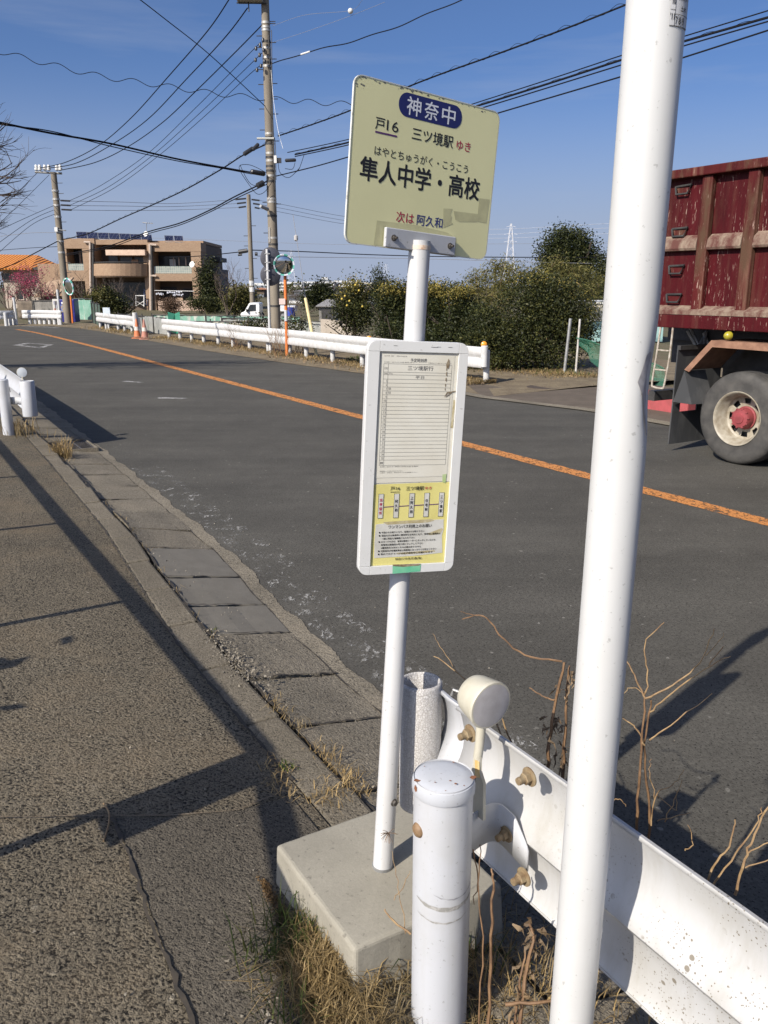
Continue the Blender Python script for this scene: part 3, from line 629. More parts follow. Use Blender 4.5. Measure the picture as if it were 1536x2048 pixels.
cen = off_(-50, 1.742, .0022); ring1 = [off_(a, z, .0012) for a, z in pts]; ring2 = [off_(-50 + (a + 50) * .5, 1.742 + (z - 1.742) * .5, .0018) for a, z in pts]
k = len(pts); mb.add([cen] + ring2 + ring1, [(0, 1 + i, 1 + (i + 1) % k) for i in range(k)] + [(1 + i, 1 + k + i, 1 + k + (i + 1) % k, 1 + (i + 1) % k) for i in range(k)])
obj('scrape', mb, mat('bare_scraped_metal', (.33, .31, .31), (.47, .45, .45), 60, .55, .3), tp, smooth=60)
# inspection sticker wrapped on the shaft: years down the left, months along
STK = flat('grey_sticker', (.50, .50, .50)); a0, a1, z0, z1 = R(-80), R(-14), 2.2685, 2.3300
mb = MB()
for i in range(14):
    t0, t1 = a0 + (a1 - a0) * i / 14, a0 + (a1 - a0) * (i + 1) / 14
    mb.add([onpole(t0, z0, .0007), onpole(t1, z0, .0007), onpole(t1, z1, .0007), onpole(t0, z1, .0007)], [(0, 1, 2, 3)])
stk = obj('sticker', mb, STK, tp)
def wrap(mb2, u0):      # flat local (x,z) of the label onto the shaft
    r = MB()
    vs = [onpole(a0 + v[0] / .0445, z0 + v[2], .0013) for v in mb2.v]; return r.add(vs, mb2.f)
fl = MB(); I4 = Matrix()
for b, x0, x1, zz0, zz1 in (("'09", .0006, .0072, .0475, .0560), ("'10", .0006, .0072, .0280, .0365), ("'11", .0006, .0072, .0080, .0165), ('1', .0110, .0125, .0490, .0590), ('2', .0165, .0200, .0490, .0590), ('3', .0240, .0275, .0490, .0590), ('7', .0100, .0130, .0025, .0125), ('8', .0165, .0200, .0025, .0125), ('9', .0240, .0275, .0025, .0125), ('神奈川', .0110, .0350, .0345, .0400), ('土木', .018, .0320, .0200, .0270)):
    textlet(b, x0, x1, zz0, zz1, fl, I4, 0, .012)
for x in (.0083,): fl.plate([(x - .0003, 0), (x + .0003, 0), (x + .0003, .0615), (x - .0003, .0615)])
for x in (.0150, .0220, .0290): 
    fl.plate([(x - .0002, .046), (x + .0002, .046), (x + .0002, .0615), (x - .0002, .0615)]); fl.plate([(x - .0002, 0), (x + .0002, 0), (x + .0002, .0155), (x - .0002, .0155)])
for i in range(14):
    xa, xb = .0083 + .0030 * i * .93, .0083 + .0030 * (i + 1) * .93
    for z in (.0155, .046): fl.plate([(xa, z - .0003), (xb, z - .0003), (xb, z + .0003), (xa, z + .0003)])
for z in (.0003, .0210, .0410, .0612):
    for i in range(3 if .001 < z < .06 else 16): fl.plate([(.0028 * i, z - .0003), (.0028 * (i + 1), z - .0003), (.0028 * (i + 1), z + .0003), (.0028 * i, z + .0003)])
obj('lettering', wrap(fl, 0), BLACKT, stk)
mb = MB(); rs = random.Random(31)
for i in range(20):
    a = R(rs.uniform(-175, -20)); z = rs.uniform(.5, 1.5); l_ = rs.uniform(.001, .005); w_ = rs.uniform(.0006, .0014)
    mb.add([onpole(a, z), onpole(a + w_ / .0445, z + .0004), onpole(a + (w_ + l_ * .4) / .0445, z + l_), onpole(a + l_ * .4 / .0445, z + l_)], [(0, 1, 2, 3)])
obj('scratch', mb, mat('paint_scratch', (.42, .41, .40)), tp)

# ================================================================== GUARDRAILS
BEAM = [(-.002, .800), (.0, .808), (.008, .806), (.014, .790), (.022, .765), (.029, .735), (.031, .705), (.027, .675), (.017, .647), (.003, .623), (-.009, .603), (-.013, .591), (-.009, .583), (.010, .574), (.019, .560), (.027, .520), (.031, .480), (.029, .445), (.022, .412), (.014, .402), (.008, .404)]
def nut(mb, p, d, k=1.0):      # bolt end with washer, nut and thread
    M = Matrix.Translation(p) @ Vector((0, 0, 1)).rotation_difference(d).to_matrix().to_4x4()
    mb.lathe([(.021 * k, 0), (.021 * k, .003 * k), (.012 * k, .0042 * k)], M, 18)
    mb.lathe([(.0135 * k, .003 * k), (.0135 * k, .016 * k), (.0115 * k, .0175 * k), (.0088 * k, .0175 * k)], M, 6)
    mb.lathe([(.0088 * k, .012 * k), (.0088 * k, .019 * k), (.0082 * k, .020 * k), (.0088 * k, .021 * k), (.0082 * k, .0235 * k), (.0088 * k, .025 * k), (.0082 * k, .0275 * k), (.0088 * k, .029 * k), (.0078 * k, .033 * k), (0, .0335 * k)], M, 14)
def post_mb(c, r=.070, top=.70, n=32):
    mb = MB(); c = Vector(c)
    mb.lathe([(r, 0), (r, top - .012)], Matrix.Translation(c), n, False); return mb
def cap_mb(c, r=.070, top=.70, n=32):
    return MB().lathe([(r + .0028, top - .034), (r + .0040, top - .030), (r + .0040, top - .012), (r + .0018, top - .003), (r - .008, top + .003), (r * .6, top + .007), (0, top + .008)], Matrix.Translation(Vector(c)), n, False)
# -- the one in front of us
c0 = Vector((.137, 1.68, .118)); base = Vector((c0.x, c0.y, 0.02)); u0, uend = 1.66, -3.2
g1 = thing('guardrail', 'near white guardrail end with cracked tube end, rusty bolts and lichen spots', 'guardrail', base)
railp = [L(u0 - .02 - i * .12, 1.215, 0) for i in range(41)]
rail = obj('rail', MB().extr(railp, [(w, z - .002) for w, z in BEAM]), RAILP, g1, smooth=40, solid=.004)
p0 = obj('post', MB().lathe([(.0690, .0), (.0690, .80)], Matrix.Translation((c0.x, c0.y, .02)), 40, False), POSTP, g1, smooth=50)
obj('cap', cap_mb((c0.x, c0.y, .118), .0690, .70, 40), white_paint('chipped_cap_paint', (.44, .455, .48), (.36, .35, .33), .3, True), p0, smooth=35)
rb = MB(); rr = random.Random(2)                                       # rust breaks of the cap
for a, dr_, sz in ((200, .066, .009), (206, .071, .007), (-8, .066, .010), (2, .071, .006), (-30, .068, .005), (-62, .05, .004), (-70, .035, .003), (-120, .045, .0025), (60, .05, .004), (-45, .06, .003), (-90, .062, .0025), (150, .05, .002)):
    t = R(a); z = .8275 if dr_ < .058 else .8215 if dr_ < .068 else .811
    q = Vector((c0.x + math.cos(t) * dr_, c0.y + math.sin(t) * dr_, z)); k = 7
    if dr_ < .069: rb = MB().add([q + Vector((math.cos(j * .9) * sz * rr.uniform(.5, 1.1), math.sin(j * .9) * sz * rr.uniform(.4, 1), 0)) for j in range(k)], [tuple(range(k))])
    else: rb = MB().add([Vector((c0.x + math.cos(t + j_ / .0735) * .0735, c0.y + math.sin(t + j_ / .0735) * .0735, z - .004 + zz)) for j_, zz in ((-sz, -.004), (0, -.009), (sz, -.003), (sz * .7, .006), (-sz * .4, .008))], [(0, 1, 2, 3, 4)])
    obj('rust_chip', rb, mat('rust', (.24, .10, .045), (.15, .06, .03), 200, .8) if 'rust' not in bpy.data.materials else bpy.data.materials['rust'], p0)
# the flat rusty bolt head on the pavement side, the worn rings low down
bd = Vector((-.86, -.50, 0)).normalized()
mb = MB(); bc = Vector((c0.x, c0.y, .700)) + bd * .066; M = Matrix.Translation(bc) @ Vector((0, 0, 1)).rotation_difference(bd).to_matrix().to_4x4()
mb.lathe([(.0175, 0), (.0175, .004), (.014, .009), (.007, .012), (0, .0125)], M, 20); obj('bolt_head', mb, mat('brown_rusty_steel', (.25, .16, .085), (.15, .09, .045), 60, .65), g1, smooth=40)
mb = MB()
def ringpatch(z, h, a0, a1, k=18, jit=.003, seed=1):
    r_ = random.Random(seed); m2 = MB(); A, B = [], []
    for i in range(k + 1):
        a = R(a0 + (a1 - a0) * i / k); e = math.sin(math.pi * i / k) ** .6; zz = z + .012 * ((i / k - .5) * 2) ** 2
        A.append(Vector((c0.x + math.cos(a) * .0698, c0.y + math.sin(a) * .0698, zz - h * e + r_.uniform(-jit, jit) * .5))); B.append(Vector((c0.x + math.cos(a) * .0698, c0.y + math.sin(a) * .0698, zz + h * e * .8 + r_.uniform(-jit, jit) * .4)))
    return m2.ribbon(A, B)
WORN = mat('worn_bare_paint', (.25, .245, .225), (.36, .35, .33), 60, .6, lo=.45, hi=.6)
obj('worn_ring', ringpatch(.512, .007, -150, -15, seed=3), WORN, p0); obj('worn_ring', ringpatch(.474, .0025, -150, -30, seed=4), WORN, p0); obj('worn_ring', ringpatch(.538, .0018, -110, -20, seed=5), mat('scuff_grey', (.27, .27, .28)), p0)
# strap from post to beam
A1 = Vector((c0.x, c0.y, 0)) + D * .02 + N * .069; ub = -.515 * c0.x + .857 * c0.y
pa = smooth_path([L(1.385, 1.045), L(1.397, 1.09), L(1.412, 1.13), L(1.420, 1.168), L(1.412, 1.190), L(1.388, 1.1955), L(1.345, 1.1955), L(1.306, 1.1955)], 5)
hb = MB(); kp = len(pa); hb.ribbon([Vector((p.x, p.y, .665 - .035 * i / kp if i < kp - 7 else .630 - .055 * (i - kp + 7) / 6)) for i, p in enumerate(pa)], [Vector((p.x, p.y, .560 - .045 * i / kp)) for i, p in enumerate(pa)]); obj('bracket', hb, POSTP, g1, smooth=40, solid=.005)
def onlat(px, py, lat): r_ = gr(px, py, 0) - Vector((0, 0, H)); return Vector((0, 0, H)) + r_ * (lat / r_.dot(N))
for px_, py_, lt in ((1060, 1553, 1.168), (1014, 1668, 1.190), (1049, 1753, 1.166), (942, 1466, 1.172)):
    mb = MB(); nut(mb, onlat(px_, py_, lt), -N + Vector((0, 0, -.05)), 1.12 if lt < 1.18 else 1.0); obj('bolt', mb, BOLT, g1, smooth=35)
mb = MB(); mb.extr([L(u0 + .10, 1.232), L(u0 + .03, 1.224), L(u0 - .10, 1.222)], [(w, z - .002) for w, z in BEAM]); obj('end_plate', mb, POSTP, g1, smooth=40, solid=.004)
tc_ = L(u0 + .125, 1.195, 0)
obj('end_sleeve', MB().lathe([(.048, .43), (.0585, .428), (.0605, .44), (.0605, .818), (.0585, .824), (.0535, .826), (.0495, .822), (.0495, .43)], Matrix.Translation(tc_), 40, False), CRACK, g1, smooth=50)
# reflector on its arm
rc = at(980, 1410, 1.765)
M = Matrix.Translation(rc) @ Vector((0, 0, 1)).rotation_difference((D + Vector((.10, -.10, -.06))).normalized()).to_matrix().to_4x4() @ Matrix.Scale(1.15, 4)
rfl = obj('reflector', MB().lathe([(0, -.064), (.030, -.063), (.040, -.058), (.0445, -.045), (.0515, -.004), (.0525, .0), (.0510, .004), (.0475, .0045)], M, 40, False), CREAMP, g1, smooth=45)
obj('lens', MB().lathe([(.0482, .0042), (.040, .0056), (.02, .0068), (0, .0072)], M, 36, False), LENS, rfl, smooth=60)
ar = rc - D * .030; mb = MB()
mb.tube([ar + Vector((0, 0, -.047)), ar + Vector((-.002, 0, -.11)), ar + Vector((-.006, .0, -.155))], [.0125, .0115, .0115], 12)
mb.prism([(-.012, .0), (.012, .0), (.013, -.035), (.030, -.060), (.034, -.16), (-.026, -.16), (-.024, -.060), (-.013, -.035)], -.004, .004, Matrix.Translation(ar + Vector((-.006, 0, -.15))) @ Matrix.Rotation(math.atan2(D.y, D.x), 4, 'Z'))
obj('arm', mb, CREAMP, rfl, smooth=40)
mb = MB(); mb.prism([(-.004, -.012), (.013, -.008), (.016, -.05), (-.002, -.06)], -.0052, -.0043, Matrix.Translation(ar + Vector((-.006, 0, -.15))) @ Matrix.Rotation(math.atan2(D.y, D.x), 4, 'Z')); obj('stain', mb, mat('yellow_stain', (.55, .36, .12), (.60, .48, .26), 50, .5), rfl)
mb = MB(); q = rc - D * .055 + Vector((-.030, .012, .0)); mb.tube([q, q + Vector((-.022, .010, .004)), q + Vector((-.026, .012, -.012))], .004, 8); obj('clip', mb, GALV, rfl)

# -- generic guardrail: path of base points (with ground height), post points
def guardrail(name, label, path, posts, pr=.057, side=1, ph=.70, pm=FARP, sleeve=True, group=None, ends=(0, 0), blocks=True):
    root = thing(name, label, 'guardrail', path[0], group)
    fine = smooth_path(path, 4) if len(path) > 2 else [Vector(path[0]).lerp(Vector(path[1]), i / 4) for i in range(5)]
    obj('rail', MB().extr(fine, [(-side * w * 1.1, z - .10) for w, z in BEAM]), pm, root, smooth=40, solid=.006)
    first = None
    for p in posts:
        p = Vector(p)
        if first is None:
            m_ = MB().lathe([(pr, -.1), (pr, ph - .01), (pr - .01, ph), (0, ph + .004)], Matrix.Translation(p), 14, False)
            first = obj('post', m_, pm, root, smooth=40); fp = p
        else:
            c = first.copy(); col.objects.link(c); c.location = p - fp
    return root, fine
# left one beyond the grate
lp = [L(10.62, 1.45, .12), L(14, 1.50, .12), L(20, 1.52, .12), L(26, 1.50, .12), L(31, .95, .12), L(34, -.6, .12)]
lposts = [L(11.13, 1.26, .12), L(12.85, 1.32, .12), L(14.85, 1.33, .12), L(16.85, 1.33, .12), L(18.85, 1.34, .12), L(20.85, 1.34, .12), L(22.85, 1.34, .12), L(24.85, 1.32, .12)]
gl, _ = guardrail('guardrail', 'white guardrail along the pavement at the left edge, ending by the drain grate', lp, lposts, .066, 1, .70, POSTP)
obj('end_sleeve', MB().lathe([(.065, .43), (.082, .425), (.085, .44), (.085, .83), (.081, .838), (.072, .84), (.07, .43)], Matrix.Translation(L(10.60, 1.46, 0)), 24, False), POSTP, gl, smooth=50)
for k, p in enumerate(lposts[:2]):
    mb = MB().extr([p + N * .06, p + N * .14 + D * .05, p + N * .17 + D * .12, p + N * .175 + D * .25], [(0, .48), (0, .39)]); obj('bracket', mb, POSTP, gl, smooth=40, solid=.006)
rc2 = at(44, 745, 10.05); M = Matrix.Translation(rc2) @ Vector((0, 0, 1)).rotation_difference((D + Vector((-.1, -.3, 0))).normalized()).to_matrix().to_4x4()
rf = obj('reflector', MB().lathe([(0, -.06), (.04, -.055), (.056, -.01), (.060, 0), (.057, .004)], M, 28, False), CREAMP, gl, smooth=45)
obj('lens', MB().lathe([(.056, .003), (.03, .008), (0, .009)], M, 24, False), mat('pale_lens', (.50, .53, .55), rough=.2), rf, smooth=50)
obj('arm', MB().tube([rc2 + Vector((0, 0, -.05)), rc2 + Vector((-.01, 0, -.2)), rc2 + Vector((-.03, .02, -.30))], .010, 8), CREAMP, rf)
# long one across the road
bp_ = [(338.7, 675.7), (360.6, 679), (384, 682), (408, 686), (437, 689), (466, 693), (500, 699), (537, 703.5), (580, 709), (613, 714), (665.6, 722), (725, 731), (790, 740), (850, 748), (910, 756.5), (972, 765)]
fpts = [gr(x, y, .05) for x, y in bp_]
fp2 = [p - N * .16 for p in fpts]; fp2 = [fp2[0] - D * .25] + fp2 + [fp2[-1] + D * .10]
gf, _ = guardrail('guardrail', 'long white guardrail across the road in front of the bushes and the big utility pole', fp2, fpts, .062, 1, .64)
for px, py in ((968, 689), (738, 677)):
    q = at(px, py, 16.8 if px > 900 else 20.3)
    rf = obj('reflector', MB().lathe([(0, -.04), (.05, -.035), (.062, 0), (.055, .01), (0, .02)], Matrix.Translation(q) @ Matrix.Rotation(R(90), 4, 'X'), 20, False), mat('orange_lens', (.75, .30, .03), rough=.3) if 'orange_lens' not in bpy.data.materials else bpy.data.materials['orange_lens'], gf, smooth=50)
mb = MB().lathe([(.07, .33), (.07, .73), (.06, .74)], Matrix.Translation(fp2[-1] + N * .02), 16); obj('end_sleeve', mb, FARP, gf, smooth=40)
# short one by the traffic cones, two at the bend
sp_ = [gr(x, y, .05) for x, y in ((201, 655), (212.7, 657), (237, 661.5), (250, 663.2), (264.5, 665), (280, 669))]
gs, _ = guardrail('guardrail', 'short dirty white guardrail left of the two traffic cones', [p - N * .15 for p in sp_], sp_, .06, 1, .66)
gs2 = obj('end_sleeve', MB().lathe([(.10, .30), (.10, .86), (.09, .87)], Matrix.Translation(sp_[-1] - N * .15), 16), FARP, gs, smooth=40)
a0_ = [gr(x, y, .05) for x, y in ((61, 648), (71, 648), (80.5, 648), (90, 648), (100, 648.2), (110, 648.5), (119, 649), (122, 649))]
guardrail('guardrail', 'clean white guardrail at the far bend in front of the blue vending machine', [a0_[0] + Vector((-.3, -.2, 0)), a0_[3] + Vector((0, -.2, 0)), a0_[-1] + Vector((.15, -.2, 0))], a0_, .09, 1, .62, PAINT)
a1_ = [gr(x, y, .05) for x, y in ((13, 650), (21, 649.5), (29, 649))]
guardrail('guardrail', 'smallest white guardrail at the left edge of the far bend', [a1_[0] + Vector((-.3, -.2, 0)), a1_[-1] + Vector((.1, -.2, 0))], a1_, .09, 1, .62, PAINT)

# ================================================================== DUMP TRUCK
LT = 7.96
def T(s, l, z): return D * s + N * (LT + l) + Vector((0, 0, z))
MT = Matrix.Translation(N * LT) @ Matrix(((D.x, N.x, 0, 0), (D.y, N.y, 0, 0), (0, 0, 1, 0), (0, 0, 0, 1)))     # local x along, y across, z up
trk = thing('dump_truck', 'big dirty dark red dump truck with a high ribbed body parked on the far lane', 'truck', T(-5.6, 0, 0))
def truck_paint(name, base, dirt=.5, seed=0.0):
    g = G(name)
    v = g.coord((1, 1, .16)); v2 = g.coord((1.6, 1.6, .12), (0, .05, 0))
    c = g.mix(g.ramp(g.noise(5, 7, .65, v), (.35, 0), (.68, 1)), base, tuple(x * .55 for x in base))
    c = g.mix(g.math('MULTIPLY', g.ramp(g.noise(4.2, 8, .7, v2), (.50, 0), (.66, 1)), dirt), c, (.15, .075, .05))
    rustm = g.math('MULTIPLY', g.ramp(g.noise(3.1, 6, .7, g.coord((1, 1, .3))), (.56 if dirt < .5 else .47, 0), (.66 if dirt < .5 else .63, 1)), dirt)
    c = g.mix(rustm, c, (.080, .044, .026))
    scr = g.math('MULTIPLY', g.ramp(g.noise(52, 5, .65, g.coord((1, 1, .16), (0, .12, 0))), (.60, 0), (.67, 1)), g.ramp(g.noise(2.3, 3), (.42, 0), (.58, 1)))
    c = g.mix(scr, c, (.36, .25, .20))
    return g.done(c, .6, 0, g.noise(14, 6, .65), .12, .02, .18)
TRED = truck_paint('truck_red', (.062, .0042, .0065), .22); TRIB = truck_paint('truck_rib', (.078, .010, .010), .95)
def ledge_paint():
    g = G('dusty_ledge'); c = g.mix(g.ramp(g.noise(7, 8, .7, g.coord((1, 1, .6))), (.40, 0), (.60, 1)), (.23, .175, .13), (.10, .042, .034)); return g.done(c, .9, 0, g.noise(30, 5), .3, .01, .2)
TLED = ledge_paint(); TRUST = mat('rusty_fender', (.27, .145, .09), (.18, .09, .055), 9, .8, bscale=30, bstr=.2)
FLAP = mat('worn_mudflap', (.040, .041, .042), (.10, .098, .094), 5, .7, lo=.45, hi=.8, stretch=(1, 1, .35)); TYRE = mat('tyre_rubber', (.040, .038, .035), (.075, .070, .062), 6, .8, bscale=40, bstr=.12)
RIM = mat('cream_wheel_paint', (.34, .31, .245), (.22, .185, .13), 12, .5); HUB = mat('red_hub_paint', (.27, .048, .053), (.18, .035, .036), 14, .6)
SA, SB = -7.30, -1.6
mb = MB(); wpr = [(.10, 3.08), (.10, 1.60)]
mb.box((( SA + SB) / 2, .135, 2.35), (SB - SA, .05, 1.50), MT); mb.box(((SA + SB) / 2, 2.36, 2.35), (SB - SA, .05, 1.50), MT); mb.box(((SA + SB) / 2, 1.25, 1.58), (SB - SA, 2.17, .05), MT); mb.box((SB - .025, 1.25, 2.40), (.05, 2.17, 1.4), MT)
body = obj('bed', mb, TRED, trk)
obj('tailgate', MB().box((SA + .03, 1.25, 2.33), (.06, 2.16, 1.45), MT), TRED, body)
obj('top_rail', MB().box(((SA + SB) / 2, .06, 3.128), (SB - SA + .04, .13, .095), MT), TRIB, body, bevel=.012)
ribs = [-7.20, -6.530 + .06, -5.955 + .06, -5.38 + .06, -4.80 + .06, -4.22, -3.65, -3.08, -2.5, -1.9]
mids = []
for i, s_ in enumerate(ribs):
    mb = MB(); w = .068 if i else .10
    mb.prism([(s_ - w, 1.645), (s_ + w, 1.645), (s_ + w, 3.078), (s_ - w, 3.078)], .035, .108, MT); obj('rib', mb, TRIB, body, bevel=.012)
for a, b in zip(ribs, ribs[1:]):
    a_, b_ = a + .072 + (.03 if a == ribs[0] else 0), b - .072; mb = MB(); pr = [(.109, 2.47), (.045, 2.42), (.028, 2.33), (.040, 2.305), (.109, 2.30)]
    vs = [MT @ Vector((x, y, z)) for x in (a_, b_) for y, z in pr]; k = len(pr)
    mb.add(vs, [(i, i + 1, k + i + 1, k + i) for i in range(k - 1)] + [tuple(range(k)), tuple(range(2 * k - 1, k - 1, -1))]); obj('side_bar', mb, TLED, body)
mb = MB(); pr = [(.109, 1.70), (.02, 1.655), (.0, 1.645), (.0, 1.60), (.109, 1.60)]
vs = [MT @ Vector((x, y, z)) for x in (SA, SB) for y, z in pr]; k = 5; mb.add(vs, [(i, i + 1, k + i + 1, k + i) for i in range(k - 1)] + [tuple(range(k)), tuple(range(2 * k - 1, k - 1, -1))]); obj('lower_ledge', mb, TLED, body)
obj('skirt', MB().prism([(SA, 1.448), (SB, 1.448), (SB, 1.598), (SA, 1.598)], .006, .10, MT), TRED, body, bevel=.008)
for z in (2.985, 2.53, 2.12, 1.80):
    mb = MB(); z -= .02; mb.tube([MT @ Vector(p) for p in ((-6.945, .095, z + .04), (-6.715, .080, z + .045), (-6.755, .065, z - .045), (-6.905, .065, z - .045), (-6.945, .095, z + .04))], .013, 6); obj('foothold', mb, BLACKR, body)
    obj('foothold_pocket', MB().prism([(-6.93, z + .035), (-6.73, z + .038), (-6.76, z - .04), (-6.90, z - .04)], .095, .107, MT), TRIB, body)
mb = MB(); mb.box((-4.6, .86, 1.12), (5.6, .10, .30), MT); mb.box((-4.6, 1.66, 1.12), (5.6, .10, .30), MT)
for s_ in (-6.9, -5.6, -4.3, -3.0): mb.box((s_, 1.26, 1.10), (.10, .70, .22), MT)
obj('chassis', mb, DARK, trk)
obj('subframe', MB().box((-4.6, 1.26, 1.40), (5.6, 1.1, .28), MT), DARK, trk)
# fender: bent rusty lip and dark inner sheet
fl_ = [(-6.504, .985), (-6.175, 1.335), (-4.05, 1.325), (-3.72, .98)]
mb = MB(); inn = [(-6.435, .965), (-6.155, 1.262), (-4.07, 1.252), (-3.79, .96)]
for i in range(3):
    q = [fl_[i], fl_[i + 1], inn[i + 1], inn[i]]
    mb.prism(q, -.012, .012, MT)
fd = obj('fender', mb, TRUST, trk)
mb = MB()
for i in range(3): mb.add([MT @ Vector((x, y, z - .004)) for (x, z) in (fl_[i], fl_[i + 1]) for y in (.012, .62)], [(0, 1, 3, 2)])
obj('fender_top', mb, TRUST, trk, solid=.006)
mb = MB(); mb.prism([(-6.43, .95), (-6.16, 1.25), (-4.1, 1.25), (-3.8, .95)], .62, .64, MT); mb.prism([(-6.60, .55), (-5.2, .55), (-5.2, 1.25), (-6.60, 1.25)], .80, .815, MT); obj('inner_panel', mb, DARK, trk)
# mudflap behind the wheel, with a slot
mb = MB(); MF = MT @ Matrix.Translation((-6.648, 0, 0)) @ Matrix.Rotation(R(90), 4, 'Z')
for q in ([(0, .09), (.82, .09), (.82, .47), (.01, .47)], [(.01, .472), (.14, .472), (.14, .588), (.012, .588)], [(.44, .472), (.82, .472), (.82, .588), (.44, .588)], [(.012, .59), (.82, .59), (.82, 1.25), (.02, 1.25)]): mb.prism(q, -.008, .008, MF)
obj('mudflap', mb, FLAP, trk)
mb = MB(); mb.add([T(-6.50, -.01, .97), T(-6.62, -.01, .60), T(-6.36, -.005, .60), T(-6.46, .30, .97), T(-6.62, .40, .60), T(-6.30, .30, .60)], [(0, 1, 2), (0, 2, 5, 3), (0, 3, 4, 1)]); obj('flap_gusset', mb, FLAP, trk, solid=.008)
obj('flap_stay', MB().prism([(.02, 1.20), (.62, 1.20), (.62, 1.25), (.02, 1.25)], -.04, -.009, MF), DARK, trk)
# wheels
def wheel(s_, l, far=False):
    k = -1 if far else 1
    M = MT @ Matrix.Translation((s_, l, .510)) @ Matrix.Rotation(R(90 * k), 4, 'X')      # local +z points outward
    w = obj('wheel', MB().lathe([(.288, -.02), (.300, .0), (.330, -.005), (.40, .004), (.462, .0), (.492, -.02), (.507, -.05), (.510, -.14), (.507, -.22), (.492, -.255), (.40, -.285), (.31, -.27), (.288, -.25)], M, 56, False), TYRE, trk, smooth=32)
    mb = MB()
    for i in range(3): mb.lathe([(.5105, -.085 - .05 * i), (.503, -.088 - .05 * i), (.503, -.096 - .05 * i), (.5105, -.099 - .05 * i)], M, 56, False)
    obj('tread_groove', mb, BLACKR, w)
    obj('rim', MB().lathe([(.300, .004), (.296, .012), (.288, .010), (.272, -.012), (.262, -.06), (.248, -.075), (.244, -.14), (.236, -.152)], M, 48, False), RIM, w, smooth=40)
    d = MB(); rr_ = [(.237, -.150), (.222, -.160), (.125, -.172), (.118, -.172)]
    nseg = 64; hole = lambda a: min(abs((a - j * math.pi / 4 + math.pi) % (2 * math.pi) - math.pi) for j in range(8))
    d.lathe([(.237, -.150), (.222, -.160)], M, 64, False); d.lathe([(.150, -.170), (.08, -.176)], M, 64, False)
    vs = []; rad = [.150, .158, .175, .197, .214, .222]
    for a_i in range(64):
        for r_ in rad: vs.append(M @ Vector((r_ * math.cos(a_i * math.pi / 32), r_ * math.sin(a_i * math.pi / 32), -.170 + .01 * (r_ - .15) / .072)))
    fs = []
    for i in range(64):
        for j in range(5):
            ho = (hole((i + .5) * math.pi / 32) < .155 and j in (1, 2, 3)) or (hole((i + .5) * math.pi / 32) < .20 and j == 2)
            if not ho: fs.append((i * 6 + j, i * 6 + j + 1, ((i + 1) % 64) * 6 + j + 1, ((i + 1) % 64) * 6 + j))
    d.add(vs, fs); obj('disc', d, RIM, w, smooth=30)
    obj('brake_drum', MB().lathe([(.24, -.22), (.20, -.215), (0, -.215)], M, 24, False), BLACKR, w)
    h = MB(); h.lathe([(.125, -.172), (.128, -.150), (.112, -.145), (.108, -.060), (.098, -.045), (.060, -.040), (.055, -.030), (0, -.028)], M, 28, False); obj('hub', h, HUB, w, smooth=35)
    b = MB()
    for i in range(10):
        t = i * math.pi / 5; b.lathe([(.012, 0), (.012, .016), (.006, .018), (.006, .026), (0, .026)], M @ Matrix.Translation((.104 * math.cos(t + .1), .104 * math.sin(t + .1), -.06)), 6)
    obj('hub_bolts', b, HUB, w)
    return w
w1 = wheel(-5.77, .02)
for ds, dl in ((1.32, 0), (0, .32), (1.32, .32)):
    c = copy_part(w1, T(-5.59 + ds, dl, 0) - T(-5.59, 0, 0)); c.parent = trk
w2_ = wheel(-5.77, 2.48, True); c = copy_part(w2_, D * 1.32); c.parent = trk
for s_ in (-5.77, -4.45): obj('suspension', MB().box((s_, .92, .62), (.95, .12, .36), MT), DARK, trk); obj('axle', MB().tube([T(s_, .3, .51), T(s_, 2.2, .51)], .09, 12), DARK, trk)
lm = obj('side_lamp', MB().lathe([(.0, .062), (.03, .055), (.045, .03), (.048, .0)], MT @ Matrix.Translation((-5.985, .03, 1.392)) @ Matrix.Rotation(R(90), 4, 'X'), 18, False), mat('yellow_lamp', (.34, .29, .03), rough=.25), trk, smooth=50)
obj('lamp_stem', MB().tube([T(-5.985, .03, 1.40), T(-5.985, .12, 1.44)], .02, 8), DARK, trk)
LADM = mat('pale_pipe', (.42, .38, .32), (.25, .2, .15), 20, .6)
lad = MB(); lad.tube(smooth_path([T(-6.745, .02, 1.46), T(-6.76, .02, 1.1), T(-6.80, .02, .78), T(-6.83, .02, .735), T(-6.95, .02, .740), T(-6.985, .02, .78), T(-6.955, .02, 1.1), T(-6.925, .02, 1.46)], 4), .012, 8)
for z in (1.18, .95): lad.tube([T(-6.955, .02, z), T(-6.775, .02, z)], .010, 6)
obj('step_ladder', lad, LADM, trk)
obj('underrun_bar', MB().box((-7.05, 1.25, .62), (.10, 2.3, .12), MT), DARK, trk)
mb = MB(); rk = random.Random(3)
for i in range(9): mb.tube([T(-6.72 + rk.uniform(-.1, .05), .35 + rk.uniform(0, .4), .95 + rk.uniform(-.1, .3)), T(-6.9 + rk.uniform(-.1, .1), .5 + rk.uniform(0, .4), 1.15 + rk.uniform(-.1, .3))], rk.uniform(.012, .03), 6)
mb.box((-6.85, 1.2, 1.05), (.25, 1.0, .22), MT); obj('linkage', mb, GALV, trk)
# cab, beyond the right edge of the picture
mb = MB(); mb.box((.1, 1.24, 1.75), (1.9, 2.4, 2.2), MT); obj('cab', mb, TRED, trk, bevel=.08); mb = MB().box((-.9 + 1.1, -.0, 2.2), (.9, .1, .7), MT); obj('cab_window', mb, mat('dark_glass', (.02, .025, .03), rough=.05), trk)
fw = copy_part(w1, D * 5.9); fw.parent = trk; fw = copy_part(w2_, D * 5.9); fw.parent = trk

